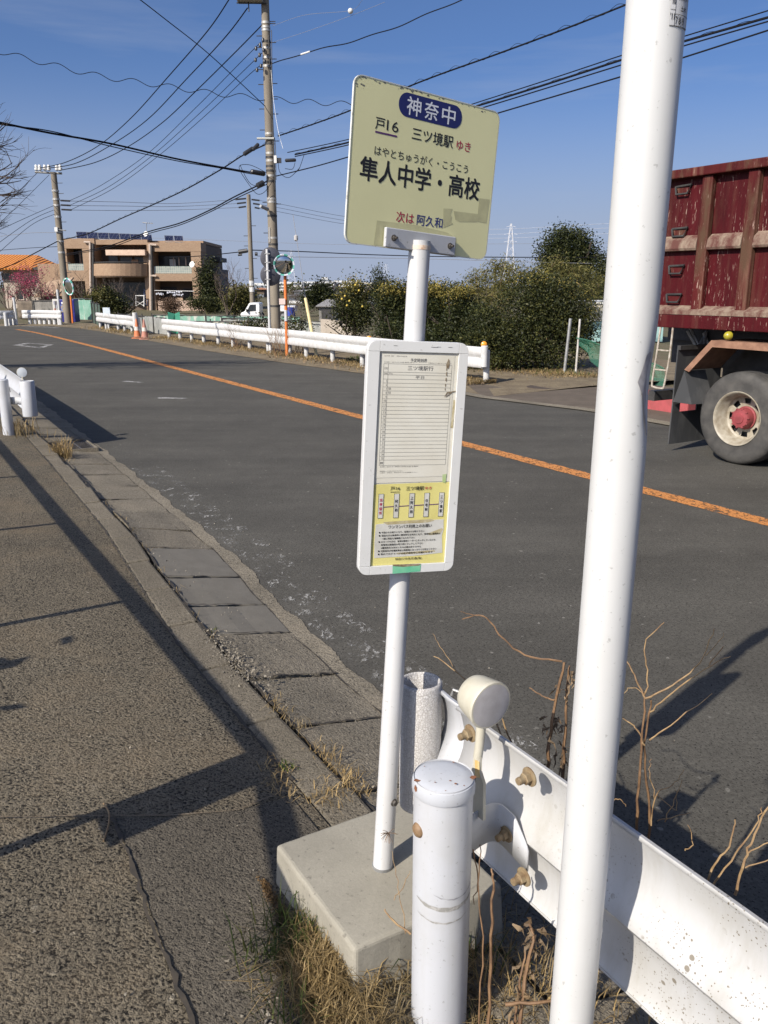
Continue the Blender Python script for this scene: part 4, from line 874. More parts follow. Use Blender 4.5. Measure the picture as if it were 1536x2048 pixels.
# ================================================================== PLANTS
def leaf_cloud(mb, blobs, n, size, rng, aspect=.55, edge=.55, droop=0.0):
    """many small leaf faces through a volume of overlapping blobs (centre, radii)"""
    wts = [b[1][0] * b[1][1] * b[1][2] for b in blobs]; tot = sum(wts)
    for (c, r), w in zip(blobs, wts):
        c = Vector(c); k = max(6, int(n * w / tot)); ncl = max(4, k // 24)
        for _ in range(ncl):
            d = Vector((rng.gauss(0, 1), rng.gauss(0, 1), rng.gauss(0, 1))).normalized(); q = rng.random() ** edge
            q = min(q * rng.uniform(.85, 1.12), 1.15)
            cc = c + Vector((d.x * r[0] * q, d.y * r[1] * q, d.z * r[2] * q)); sp = size * 2.1
            for _ in range(24):
                p = cc + Vector((rng.gauss(0, sp), rng.gauss(0, sp), rng.gauss(0, sp * .8)))
                a = Vector((rng.gauss(0, 1), rng.gauss(0, 1), rng.gauss(0, .7) - droop)).normalized(); b = a.orthogonal().normalized()
                b = (Quaternion(a, rng.uniform(0, 6.28)) @ b); s = size * rng.uniform(.6, 1.25); h = s * aspect * .5
                mb.add([p, p + a * s * .5 + b * h, p + a * s, p + a * s * .5 - b * h], [(0, 1, 2, 3)])
def branch(mb, p, d, ln, r, depth, rng, spread=.6, n=4, up=.15, kids=(2, 4), tips=None):
    pts = [Vector(p)]; d = Vector(d).normalized(); k = 4 if depth > 1 else 3
    for i in range(k):
        d = (d + Vector((rng.gauss(0, .13), rng.gauss(0, .13), rng.gauss(0, .10) + up * .25))).normalized(); pts.append(pts[-1] + d * ln / k)
    mb.tube(pts, [r * (1 - .55 * i / k) for i in range(k + 1)], n, False)
    if depth <= 0:
        if tips is not None: tips.append(pts[-1])
        return
    for j in range(rng.randint(*kids)):
        t = rng.uniform(.35, 1.0); i = min(int(t * k), k - 1); q = pts[i].lerp(pts[i + 1], t * k - i)
        nd = (d + Vector((rng.gauss(0, spread), rng.gauss(0, spread), rng.gauss(0, spread * .7) + up))).normalized()
        branch(mb, q, nd, ln * rng.uniform(.55, .82), r * .52, depth - 1, rng, spread, n, up, kids, tips)
    if tips is not None: tips.append(pts[-1])
def leafy(name, label, cat, base, blobs, n, size, m, seed, extra=None, trunk=.06, group=None, stems=3, **k):
    rng = random.Random(seed); base = Vector(base); root = thing(name, label, cat, base, group)
    mb = MB(); leaf_cloud(mb, blobs, int(n * 2.1), size * 1.22, rng, **k); obj('crown', mb, m, root)
    mb = MB()
    for i in range(stems):
        c, r = blobs[i % min(3, len(blobs))]; c = Vector(c)
        branch(mb, base + Vector((rng.uniform(-.1, .1), rng.uniform(-.1, .1), -.1)), (c - base) + Vector((0, 0, .2)), (c - base).length * .72, trunk, 1, rng, .45)
    obj('trunk', mb, BARK, root)
    for nm, mm, blobs2, n2, s2 in (extra or []):
        mb = MB(); leaf_cloud(mb, blobs2, int(n2 * 2.2), s2 * 1.15, rng, **k); obj(nm, mb, mm, root)
    return root
def fruits(root, spots, r):
    for p in spots:
        mb = MB().lathe([(0, -r), (r * .7, -r * .7), (r, 0), (r * .7, r * .7), (0, r)], Matrix.Translation(p), 8); obj('fruit', mb, FRUIT, root, smooth=60)
def B(px, py, Y, rx, ry, rz): return (at(px, py, Y), (rx, ry, rz))
def gp(px, Y, z=0.0): v = at(px, 575, Y); return Vector((v.x, Y, z))
K = lambda n, Y: n * Y / 1660 / 1.0            # photo pixels to metres at a distance

# citrus trees behind the long guardrail
citrus = 'citrus trees behind the long guardrail'
t = leafy('citrus_tree', 'round citrus tree with a few yellow fruits, nearest the guy wire of the big pole', 'citrus tree', gp(706, 25.5), [B(703, 632, 25.5, .50, .55, .60), B(714, 600, 25.5, .42, .45, .48), B(692, 605, 25.7, .30, .4, .42), B(708, 575, 25.5, .22, .3, .28), B(726, 626, 25.4, .32, .4, .46)], 4600, .060, LEAFC, 21, [('sunlit_new_growth', LEAFY, [B(708, 570, 25.3, .34, .3, .16), B(690, 590, 25.3, .2, .2, .14), B(728, 592, 25.3, .16, .2, .12)], 300, .05)])  # yellow young leaves on crown tops also stand in for sunlight there
fruits(t, [at(x, y, 24.85) for x, y in ((690, 592), (699, 602), (694, 611), (725, 613), (684, 598), (711, 570), (718, 581))], .035)
leafy('citrus_tree', 'narrow citrus tree left of the bus stop pole with yellowish tips', 'citrus tree', gp(785, 23.8), [B(780, 625, 23.8, .36, .5, .72), B(798, 620, 23.8, .42, .5, .75), B(785, 588, 23.8, .34, .4, .34)], 4600, .058, LEAFD, 22, [('sunlit_new_growth', LEAFY, [B(782, 578, 23.6, .36, .3, .16), B(800, 590, 23.6, .2, .2, .16)], 420, .05)])
leafy('citrus_tree', 'citrus tree with yellow flushed top just right of the bus stop pole', 'citrus tree', gp(870, 22.8), [B(862, 632, 22.8, .5, .5, .75), B(885, 622, 22.8, .5, .5, .72), B(868, 590, 22.9, .38, .4, .34)], 4600, .056, LEAFD, 23, [('sunlit_new_growth', LEAFY, [B(868, 578, 22.6, .42, .3, .16), B(890, 590, 22.5, .26, .2, .16), B(905, 605, 22.5, .18, .2, .16)], 560, .05)])
leafy('citrus_tree', 'dark low citrus tree between the bus stop pole and the tall shrub', 'citrus tree', gp(930, 22.0), [B(925, 632, 22, .52, .5, .68), B(948, 642, 22, .48, .5, .62), B(918, 598, 22.2, .34, .4, .28)], 4300, .056, LEAFD, 24, [('sunlit_new_growth', LEAFY, [B(922, 585, 21.8, .34, .3, .14)], 300, .05)])
t = leafy('evergreen_shrub', 'large dark evergreen shrub beside the two fence posts opposite', 'shrub', L(14.9, 13.3), [B(1060, 640, 20.2, .95, .8, 1.05), B(1120, 650, 20, .85, .8, 1.05), B(1090, 590, 20.3, .75, .7, .50), B(1150, 640, 20, .50, .6, .75), B(1020, 690, 19.8, .60, .6, .60), B(1068, 565, 20.4, .42, .5, .30), B(1165, 665, 20, .32, .5, .48), B(1090, 715, 19.6, .9, .5, .42)], 17000, .050, LEAFC, 25, [('sunlit_new_growth', LEAFY, [B(1065, 556, 20.3, .42, .4, .16), B(1110, 575, 20.2, .42, .4, .16), B(1150, 598, 20, .32, .3, .16), B(1180, 622, 19.9, .18, .3, .16)], 360, .045)])
leafy('evergreen_shrub', 'low dark bush at the end of the long guardrail', 'shrub', L(15.6, 12.2), [B(985, 680, 19.6, .62, .6, .58), B(950, 700, 19.8, .45, .5, .45), B(1010, 705, 19.4, .55, .5, .45), B(972, 640, 20.0, .42, .5, .40)], 7600, .050, LEAFC, 26)
leafy('evergreen_shrub', 'dark bush half hidden behind the timetable board', 'shrub', gp(760, 22.6), [B(790, 672, 22.6, .7, .6, .45), B(850, 676, 22.2, .8, .6, .50), B(905, 684, 21.6, .7, .6, .45)], 7000, .055, LEAFD, 27)
def bamboo(label, base, tops, seed, n=26):
    rng = random.Random(seed); root = thing('bamboo_clump', label, 'bamboo', base, 'bamboo clumps behind the shrubs'); st, lf = MB(), MB()
    for tx, ty, Y in tops:
        tip = at(tx, ty, Y); b0 = Vector(base) + Vector((rng.uniform(-.6, .6), rng.uniform(-.5, .5), 0)); mid = b0.lerp(tip, .6) + Vector((0, 0, .35))
        d = tip - b0; end = tip + Vector((d.x * .22 + rng.uniform(-.3, .3), rng.uniform(-.3, .3), -.25)); pts = smooth_path([b0, mid, tip, end], 8); st.tube(pts, [.022 * (1 - .8 * i / len(pts)) for i in range(len(pts))], 5, False)
        for i, p in enumerate(pts):
            if i < len(pts) * .25: continue
            for _ in range(n):
                q = p + Vector((rng.gauss(0, .22), rng.gauss(0, .22), rng.gauss(0, .16))); a = Vector((rng.gauss(0, .6) + d.x * .15, rng.gauss(0, .6), -.35 + rng.gauss(0, .45))).normalized(); b = a.orthogonal().normalized(); b = Quaternion(a, rng.uniform(0, 6.28)) @ b; s = rng.uniform(.10, .20)
                lf.add([q, q + a * s * .4 + b * .016, q + a * s, q + a * s * .4 - b * .016], [(0, 1, 2, 3)])
    obj('culm', st, STALKP, root); obj('foliage', lf, LEAFB, root)
bamboo('arching bamboo clump showing above the low bushes left of the round tree', gp(985, 34, -.05), [(952, 552, 34), (972, 545, 34), (990, 532, 34.5), (1008, 528, 34), (1022, 533, 33.5), (1040, 545, 34), (965, 575, 33), (1000, 560, 33), (1030, 560, 33), (985, 590, 32.6), (940, 572, 33.8), (1015, 590, 32.7), (958, 600, 32.8)], 31)
bamboo('yellowish bamboo clump in front of the big round tree', gp(1125, 31, -.05), [(1075, 540, 31), (1098, 530, 31.5), (1120, 522, 31), (1140, 535, 31), (1160, 540, 30.6), (1175, 550, 31), (1190, 560, 31), (1110, 560, 30), (1150, 565, 30), (1180, 580, 30), (1085, 560, 30)], 32)
leafy('round_tree', 'tall dark round tree behind the bamboo, right of the lattice tower', 'tree', gp(1140, 62), [B(1135, 515, 62, 1.9, 1.9, 1.9), B(1160, 505, 62, 1.3, 1.5, 1.4), B(1110, 520, 62, 1.2, 1.4, 1.4), B(1128, 482, 62, 1.3, 1.4, .95), B(1175, 530, 62, 1.1, 1.2, 1.2), B(1095, 500, 62, .65, .8, .6), B(1150, 478, 62, .8, .9, .6)], 9000, .15, LEAFD, 41, trunk=.22)
leafy('broadleaf_tree', 'olive green tree half hidden behind the tall white pole', 'tree', gp(1215, 55), [B(1212, 560, 55, 1.1, 1, 1.2), B(1225, 530, 55, .9, 1, .9), B(1200, 590, 55, .9, 1, .9), B(1240, 580, 55, 1.2, 1, 1.4)], 4200, .13, LEAFC, 42, trunk=.15)
leafy('conifer', 'small pointed dark conifer left of the bus stop pole on the horizon', 'conifer', gp(758, 62), [B(758, 590, 62, .62, .6, .7), B(759, 570, 62, .42, .4, .55), B(757, 552, 62, .24, .25, .5), B(765, 560, 62, .3, .25, .2), B(757, 541, 62, .10, .1, .35)], 1700, .12, LEAFD, 43, trunk=.10, stems=1)
leafy('broadleaf_tree', 'dark spreading tree behind the grey shed in the field', 'tree', gp(643, 60), [B(640, 592, 60, .95, 1, .8), B(625, 598, 60, .7, .9, .6), B(655, 598, 60, .7, .9, .6), B(645, 580, 60, .6, .7, .5)], 3200, .13, LEAFD, 44, trunk=.12)
leafy('evergreen_shrub', 'yellow green shrub right of the brown house behind the white pickup', 'shrub', gp(478, 56), [B(470, 600, 56, .7, .7, .7), B(490, 598, 56, .6, .7, .75), B(482, 585, 56, .45, .5, .4)], 2000, .12, LEAFB, 45, [('dark_leaves', LEAFC, [B(475, 608, 56, .9, .8, .6)], 1000, .12)])
leafy('evergreen_tree', 'dark tall tree right beside the brown house', 'tree', gp(420, 69), [B(418, 585, 69, .8, 1, 1.6), B(412, 555, 69, .55, .8, 1.0), B(428, 600, 69, .9, 1, 1.0), B(417, 532, 69, .45, .5, .6)], 4200, .14, LEAFD, 46, trunk=.15)
leafy('evergreen_tree', 'bushy green tree in front of the brown house by the left wing', 'tree', gp(212, 57), [B(205, 602, 57, .95, .9, .55), B(190, 612, 57, .7, .8, .7), B(228, 610, 57, .8, .8, .55), B(212, 590, 57, .55, .6, .35), B(240, 616, 57, .5, .6, .35)], 4200, .12, LEAFC, 47, [('sunlit_new_growth', LEAFB, [B(200, 592, 56.6, .8, .6, .3)], 420, .11)])
leafy('round_shrub', 'reddish brown clipped round shrub before the ground floor window', 'shrub', gp(343, 65), [B(343, 608, 65, .70, .7, .40), B(343, 615, 65, .5, .6, .3)], 1400, .10, mat('russet_leaf', (.10, .055, .03), (.07, .045, .025), 8, .8), 48, trunk=.05, stems=4)
leafy('round_shrub', 'brown green clipped shrub at the right corner of the brown house', 'shrub', gp(398, 65), [B(388, 608, 65, .6, .6, .40), B(412, 606, 65, .65, .6, .45), B(425, 612, 65, .5, .6, .4)], 2000, .10, LEAFC, 49, trunk=.05)
def bare(name, label, base, dirs, ln, r, depth, seed, m=TWIG, spread=.55, kids=(2, 4), up=.2, group=None, bloom=None, cat='bare tree'):
    rng = random.Random(seed); root = thing(name, label, cat, base, group); tr, tw, tips = MB(), MB(), []
    for d in dirs: branch(tw, base, d, ln, r, depth, rng, spread, 4, up, kids, tips)
    tr.tube([Vector(base) + Vector((0, 0, -.1)), Vector(base) + Vector((0, 0, ln * .12))], [r * 1.7, r * 1.2], 8); obj('trunk', tr, BARK, root); obj('branches', tw, m, root)
    if bloom:
        mb = MB(); n, s = bloom
        for q in tips:
            for _ in range(n):
                p = q + Vector((rng.gauss(0, .14), rng.gauss(0, .14), rng.gauss(0, .14))); a = Vector((rng.gauss(0, 1), rng.gauss(0, 1), rng.gauss(0, 1))).normalized(); b = a.orthogonal().normalized(); mb.add([p, p + a * s * .5 + b * s * .4, p + a * s, p + a * s * .5 - b * s * .4], [(0, 1, 2, 3)])
        obj('blossom', mb, PINK, root)
    return root
grp = 'bare winter trees around the brown house'
bare('plum_tree', 'pink blossoming plum tree in front of the orange roofed house', gp(62, 57), [(-.5, 0, 1), (.45, .1, 1), (0, .2, 1)], 1.5, .055, 4, 51, bloom=(6, .075), cat='plum tree')
bare('bare_tree', 'bare grey tree at the left edge below the orange roof', gp(14, 55), [(-.3, 0, 1), (.3, .1, 1), (.05, 0, 1)], 1.5, .05, 4, 52, group=grp)
bare('bare_tree', 'bare thicket tree between the plum tree and the leaning concrete pole', gp(104, 56), [(-.5, 0, 1), (.4, .1, 1), (0, -.1, 1), (.1, .2, 1)], 1.55, .05, 4, 53, group=grp)
bare('bare_tree', 'bare tree right of the leaning concrete pole by the left wing', gp(162, 57), [(-.5, 0, 1), (.5, .1, 1), (0, .2, 1)], 1.35, .055, 4, 54, group=grp)
bare('bare_tree', 'bare spreading tree in the shade under the curved balcony', gp(240, 58), [(-.7, 0, .8), (.7, .1, .8), (0, .2, 1), (.9, 0, .5)], 1.3, .05, 4, 55, group=grp)
bare('bare_tree', 'bare feathery tree against the sky right of the brown house', gp(452, 55), [(-.3, 0, 1), (.3, .1, 1), (0, 0, 1)], 1.75, .05, 4, 56, group=grp)
bare('bare_shrub', 'grey leafless bush between the dark bushes behind the guardrail end', gp(978, 24), [(-.4, 0, 1), (.4, 0, 1), (.1, .3, 1), (-.2, -.2, 1)], .95, .018, 3, 57, cat='bare shrub')
bare('bare_shrub', 'leafless bush behind the orange mirror pole', gp(596, 44), [(-.4, 0, 1), (.4, 0, 1), (.1, .3, 1)], 1.0, .03, 3, 58, cat='bare shrub')
# cherry reaching in from the left, and what shades the far road (they stand left of the frame)
ch = thing('cherry_tree', 'bare cherry tree reaching thin twigs into the left edge of the sky', 'cherry tree', L(23.2, -4.6, .1))
mb, tr = MB(), MB(); rng = random.Random(61); cb = L(23.2, -4.6, .1); tr.tube(smooth_path([cb, cb + Vector((.1, 0, 1.2)), cb + Vector((.4, 0, 2.4))], 4), [.22, .2, .19, .18, .17, .17, .16, .15, .14], 10); obj('trunk', tr, BARK, ch)
hub_ = cb + Vector((.4, 0, 2.3)); Yc = hub_.y
for tx, ty in ((40, 285), (62, 330), (28, 255), (55, 372), (48, 415), (20, 440), (66, 350), (10, 300)):
    tip = at(tx, ty, Yc + rng.uniform(-1, 1)); tip = hub_.lerp(tip, .90); m_ = hub_.lerp(tip, .5) + Vector((0, 0, .5)); pts = smooth_path([hub_, m_, tip], 5); mb.tube(pts, [.07 - .0052 * i for i in range(len(pts))], 5, False)
    for i in range(2, len(pts)):
        for _ in range(3):
            branch(mb, pts[i], (tip - m_).normalized() * .8 + Vector((rng.gauss(0, .4), rng.gauss(0, .4), rng.gauss(0, .35) + .1)), rng.uniform(.35, .7), .018, 2, rng, .38, 3, .05, (2, 3))
for d in ((-1, 0, .8), (-.4, 1, .9), (.2, -1, .8), (-.8, -.6, .7), (0, .3, 1)): branch(mb, hub_, d, 1.25, .07, 3, rng, .5, 4, .1, (2, 3))
obj('branches', mb, TWIG, ch)
leafy('evergreen_tree', 'evergreen tree left of the frame whose shadow lies across the far road', 'tree', L(35.5, -9.5, .1), [(L(35.5, -9.5, 4.6), (2.6, 2.2, 2.0)), (L(36.5, -8.5, 3.2), (2.2, 2, 1.6))], 4200, .22, LEAFD, 62, trunk=.25)
leafy('evergreen_tree', 'broad evergreen left of the frame shading the bend of the road', 'tree', L(41.5, -11.5, .1), [(L(41, -11, 4.2), (3.6, 2.0, 1.7)), (L(40.2, -9.5, 3.0), (2.6, 2, 1.4))], 4200, .24, LEAFD, 63, trunk=.25)
leafy('hedge_shrub', 'leafy shrub tip behind the pavement fence throwing a spiky shadow at the left', 'shrub', L(3.5, -1.55, .36), [(L(3.45, -1.56, .86), (.12, .08, .14)), (L(3.5, -1.55, .6), (.12, .1, .16))], 34, .13, LEAFD, 64, trunk=.012)

# grass and weeds
def blades(mb, pts, rng, h, w, lean=.45, seg=2):
    for p in pts:
        p = Vector(p); a = rng.uniform(0, 6.28); d = Vector((math.cos(a), math.sin(a), 0)); hh = h * rng.uniform(.45, 1.2); le = rng.uniform(.1, 1) * lean * 2
        b = Vector((-d.y, d.x, 0)) * w * rng.uniform(.6, 1.3); m_ = p + Vector((0, 0, hh * .55)) + d * hh * le * .35; e = p + Vector((0, 0, hh * (1 - .45 * le))) + d * hh * le
        mb.add([p - b, p + b, m_ + b * .7, m_ - b * .7, e], [(0, 1, 2, 3), (3, 2, 4)])
rng = random.Random(71)
def patch(cu, cl, su, sl, n, z):  return [L(u, l, z + walkz(l) - .12) for u, l in ((rng.gauss(cu, su), rng.gauss(cl, sl)) for _ in range(n))]
mb = MB()
blades(mb, patch(1.60, .78, .05, .05, 800, .11) + patch(1.66, .86, .05, .07, 800, .11) + patch(1.55, .95, .12, .14, 450, .11) + patch(1.66, 1.15, .16, .10, 350, .11), rng, .12, .0018, .75)
blades(mb, patch(1.50, .73, .05, .03, 300, .12) + patch(1.40, .78, .06, .05, 380, .12), rng, .08, .0013, 1.0)
blades(mb, patch(1.45, 1.1, .15, .15, 500, .08) + patch(1.1, 1.2, .25, .18, 700, .06), rng, .12, .0018, .7)
props(obj('dry_grass', mb, DRYG), kind='stuff')
mb = MB(); blades(mb, patch(1.73, .74, .05, .07, 170, .12) + patch(1.78, .86, .06, .06, 140, .12) + patch(1.62, 1.10, .12, .08, 160, .11) + patch(1.50, .64, .03, .03, 25, .12), rng, .13, .0020, .5)
blades(mb, patch(2.58, 1.13, .03, .02, 26, .13) + patch(4.05, 1.36, .05, .02, 14, .1), rng, .03, .003, .6); props(obj('green_grass', mb, GREENG), kind='stuff')
mb = MB(); pts = []                                                   # tufts and straw along the kerb joint
for u_ in (2.45, 2.5, 2.55, 2.62, 2.7, 2.9, 3.05, 3.15, 2.35, 2.4): pts += patch(u_, kl(u_) + .03, .035, .03, 26, .10)
for u_ in (3.6, 4.0, 4.3, 4.8, 5.2, 5.7, 6.2, 6.6, 7.1): pts += patch(u_, kl(u_) + .02, .05, .012, 9, .10)
for u_ in (9.4, 9.7, 9.9, 10.1, 10.3, 10.9, 11.3, 11.8): pts += patch(u_, kl(u_) + .04, .07, .04, 26, .07)
blades(mb, pts, rng, .05, .0016, 1.1)
blades(mb, patch(9.75, 1.63, .09, .05, 150, .06) + patch(11.3, 1.42, .25, .1, 160, .1), rng, .26, .004, .5)
blades(mb, patch(2.55, 1.06, .08, .035, 60, .125) + patch(2.36, 1.18, .05, .05, 70, .12), rng, .045, .0015, 1.3); props(obj('kerb_weeds', mb, DRYG), kind='stuff')
mb = MB()                                                             # moss and crumbs by the slab, loose grit
for _ in range(2600):
    t = rng.random(); u_ = 2.02 - t * .62 + rng.gauss(0, .02); l_ = .800 - .07 * (1 - abs(t - .55) * 1.6) * rng.random() - rng.random() * .02 - .10 * max(0, t - .55)
    p = L(u_, l_, walkz(l_) + .006); s = rng.uniform(.0015, .005); mb.add([p + Vector((rng.uniform(-s, s), rng.uniform(-s, s), rng.uniform(0, s * 1.4))) for _ in range(4)], [(0, 1, 2), (0, 2, 3), (0, 3, 1)])
props(obj('moss_crumbs', mb, leafmat('moss_crumb', (.14, .08, .035), (.20, .13, .06), (.09, .06, .03))), kind='stuff')
mb = MB()
def grit(n, fu, z, s0, s1):
    for _ in range(n):
        u_, l_ = fu(); s = rng.uniform(s0, s1); p = L(u_, l_, z + s * .4 + walkz(l_) - .12); vs = [p + Vector((rng.gauss(0, 1), rng.gauss(0, 1), rng.gauss(0, .8))).normalized() * s for _ in range(6)]
        mb.add(vs, [(0, 1, 2), (0, 2, 3), (0, 3, 4), (0, 4, 1), (5, 2, 1), (5, 3, 2), (5, 4, 3), (5, 1, 4)])
grit(420, lambda: (rng.gauss(3.65, .22), 1.28 + rng.gauss(.02, .05)), .115, .003, .010); grit(300, lambda: (rng.uniform(2.2, 9), kl(rng.uniform(2.2, 9)) + rng.gauss(.03, .04)), .105, .002, .007)
grit(120, lambda: (rng.uniform(1.4, 4), rng.uniform(-.2, 1.1)), .124, .002, .006); grit(160, lambda: (1.45 + rng.gauss(0, .12), .62 + rng.gauss(0, .08)), .122, .003, .009)
grit(140, lambda: (rng.uniform(2, 12), 2.1 + abs(rng.gauss(0, .35))), .004, .002, .006)
props(obj('grit', mb, mat('grit_stone', (.16, .14, .11), (.26, .23, .18), 90, .85)), kind='stuff')
mb = MB(); pts = []
for i, (a, b) in enumerate(zip(fp2, fp2[1:])):
    for _ in range(330):
        q = a.lerp(b, rng.random()) - N * abs(rng.gauss(.10, .38)) * 1.0 + N * .35; q.z = .045; pts.append(q)
blades(mb, pts, rng, .13, .006, .9); pts = []
for a, b in zip(sp_, sp_[1:]):
    for _ in range(200): q = a.lerp(b, rng.uniform(-.2, 1.2)) - N * abs(rng.gauss(.1, .45)) + N * .3; q.z = .04; pts.append(q)
blades(mb, pts, rng, .16, .009, .9)
blades(mb, [L(rng.uniform(13.2, 16.5), 12.3 + rng.gauss(.3, .35), .03) for _ in range(1500)], rng, .12, .006, .9)
blades(mb, [L(rng.uniform(12.9, 15), 12.9 + rng.gauss(.2, .2), .03) for _ in range(600)], rng, .12, .007, .9)
props(obj('verge_grass', mb, DRYG), kind='stuff')
mb = MB(); blades(mb, [L(rng.uniform(13.3, 16), 12.9 + rng.gauss(.2, .25), .03) for _ in range(420)] + [gp(rng.uniform(690, 735), rng.uniform(21.5, 23), .03) for _ in range(260)], rng, .12, .010, .8); props(obj('verge_weeds', mb, GREENG), kind='stuff')
mb = MB(); dl = []
for _ in range(900):
    q = L(rng.uniform(13, 30), rng.choice((10.2, 10.0, 12.6)) + rng.gauss(0, .35), .06); s = rng.uniform(.02, .05); a = Vector((rng.gauss(0, 1), rng.gauss(0, 1), rng.gauss(0, .4))).normalized(); b = a.orthogonal(); mb.add([q, q + a * s + b * s * .5, q + a * s * 2, q + a * s - b * s * .5], [(0, 1, 2, 3)])
props(obj('leaf_litter', mb, DRYLEAF), kind='stuff')
# tall dry twigs growing through the long guardrail
for i, (px, lab) in enumerate(((475, 'thin bare weed stalks before the guardrail left of the double round sign'), (560, 'tall bare weed stalks before the guardrail at the orange mirror pole'), (600, 'leaning pale grass stalks before the guardrail right of the orange mirror pole'))):
    mb = MB(); b0 = gr(px, 712 if px > 500 else 697, .03)
    for j in range(16): branch(mb, b0 + D * rng.gauss(0, .22) + N * rng.gauss(0, .08), (rng.gauss(0, .3), rng.gauss(0, .2), 1), rng.uniform(.35, .75), .0075, 1 if i < 2 else 0, rng, .4, 3, .1, (2, 3))
    single('dry_stalks', mb, STALK if i < 2 else STALKP, lab, 'dry weeds', b0, 'dry weeds along the far guardrail')
# stalks behind the near guardrail
def stalk(label, base, lines, r, m, withered=0, seed=1, group='dry weed stalks behind the near guardrail'):
    rg = random.Random(seed); root = thing('dry_weed', label, 'dry weed', base, group); mb = MB(); lf = MB(); tg_ = MB()
    for pts, rr_ in lines:
        pp = smooth_path(pts, 5); pp = [p + Vector((rg.gauss(0, .0016), rg.gauss(0, .0016), rg.gauss(0, .001))) for p in pp]; (mb if rr_ > .0050 else tg_).tube(pp, [rr_ * .72 * (1 - .5 * i / len(pp)) * (1 + .10 * math.sin(i * 2.1)) for i in range(len(pp))], 6)
        if withered and rr_ > .006:
            for i in range(len(pp)):
                if rg.random() < withered:
                    for _ in range(4):
                        p = pp[i] + Vector((rg.gauss(0, .012), rg.gauss(0, .012), rg.gauss(0, .012))); w = rg.uniform(.005, .014); vs = []; d = Vector((rg.gauss(0, 1), rg.gauss(0, 1), -.6 + rg.gauss(0, .4))).normalized(); sd_ = d.orthogonal().normalized()
                        for k_ in range(5):
                            c = p + d * k_ * .007 + Vector((rg.gauss(0, .004), rg.gauss(0, .004), -.0015 * k_ * k_)); ww = w * (.3, 1, .9, .7, .1)[k_]; tw = Quaternion(d, k_ * .6) @ sd_; vs += [c - tw * ww * .5, c + tw * ww * .5]
                        lf.add(vs, [(2 * k_, 2 * k_ + 1, 2 * k_ + 3, 2 * k_ + 2) for k_ in range(4)])
    if mb.v: obj('stem', mb, STALK, root)
    if tg_.v: obj('twig', tg_, m, root)
    if lf.v: obj('withered_leaves', lf, DRYLEAF, root)
q = lambda x, y, Y: at(x, y, Y)
stalk('thick brown dead stalk with shrivelled leaves left of the tall white pole', q(1085, 1560, 1.98), [([q(1080, 1640, 1.96), q(1092, 1545, 1.97), q(1104, 1440, 1.97), q(1128, 1325, 1.97)], .0085), ([q(1115, 1640, 2.0), q(1128, 1520, 2.0), q(1132, 1400, 2.0), q(1138, 1330, 2.0)], .007), ([q(1112, 1400, 1.97), q(1085, 1392, 1.98), q(1058, 1375, 2.0)], .0035), ([q(1124, 1323, 1.97), q(1050, 1310, 2.0), q(1000, 1270, 2.03), q(968, 1232, 2.05), q(925, 1238, 2.07)], .0040), ([q(968, 1232, 2.05), q(935, 1228, 2.06), q(921, 1222, 2.06)], .002)], .008, STALK, .55, 81)
stalk('forked thin dry stalk sticking up behind the crackled tube end', q(960, 1470, 2.3), [([q(1005, 1480, 2.15), q(985, 1430, 2.2), q(930, 1360, 2.28), q(867, 1311, 2.34)], .004), ([q(920, 1350, 2.28), q(885, 1300, 2.32), q(866, 1268, 2.34)], .0018), ([q(1030, 1510, 2.1), q(1005, 1440, 2.12), q(985, 1418, 2.12)], .004)], .004, STALKP, 0, 82)
fk = [([q(1272, 1700, 1.85), q(1276, 1600, 1.85), q(1284, 1480, 1.86), q(1290, 1395, 1.87)], .0058), ([q(1298, 1710, 1.87), q(1297, 1610, 1.87), q(1290, 1490, 1.87), q(1302, 1400, 1.87)], .0055), ([q(1290, 1397, 1.86), q(1270, 1350, 1.88), q(1245, 1305, 1.9)], .0036), ([q(1290, 1390, 1.86), q(1296, 1340, 1.87), q(1290, 1290, 1.88), q(1328, 1244, 1.9)], .0030), ([q(1292, 1397, 1.86), q(1345, 1370, 1.86), q(1400, 1325, 1.86), q(1428, 1258, 1.88)], .0036), ([q(1412, 1312, 1.86), q(1448, 1265, 1.87)], .0018), ([q(1300, 1425, 1.86), q(1345, 1385, 1.85), q(1420, 1330, 1.86), q(1462, 1312, 1.87)], .0030), ([q(1298, 1480, 1.86), q(1340, 1450, 1.85), q(1424, 1387, 1.86)], .0030), ([q(1288, 1490, 1.86), q(1270, 1455, 1.87), q(1244, 1436, 1.88)], .0034), ([q(1418, 1330, 1.86), q(1448, 1294, 1.86)], .0026), ([q(1285, 1385, 1.87), q(1262, 1375, 1.88), q(1240, 1395, 1.88)], .0018)]
stalk('tall forked dry weed with pale branches right of the tall white pole', q(1285, 1640, 1.86), fk, .006, STALKP, 0, 83)
stalk('small branching dry weed in the shade below the tall forked one', q(1300, 1650, 1.8), [([q(1302, 1650, 1.76), q(1312, 1590, 1.76), q(1345, 1570, 1.76), q(1368, 1540, 1.77)], .0026), ([q(1310, 1600, 1.76), q(1300, 1545, 1.77), q(1300, 1520, 1.78)], .0018), ([q(1315, 1590, 1.76), q(1352, 1620, 1.75), q(1350, 1580, 1.76)], .0018), ([q(1330, 1645, 1.74), q(1350, 1600, 1.75), q(1366, 1560, 1.76)], .002), ([q(1318, 1640, 1.75), q(1345, 1635, 1.75), q(1380, 1625, 1.75)], .002), ([q(1222, 1600, 1.85), q(1240, 1598, 1.84), q(1252, 1612, 1.84)], .0022)], .003, STALKP, 0, 84)
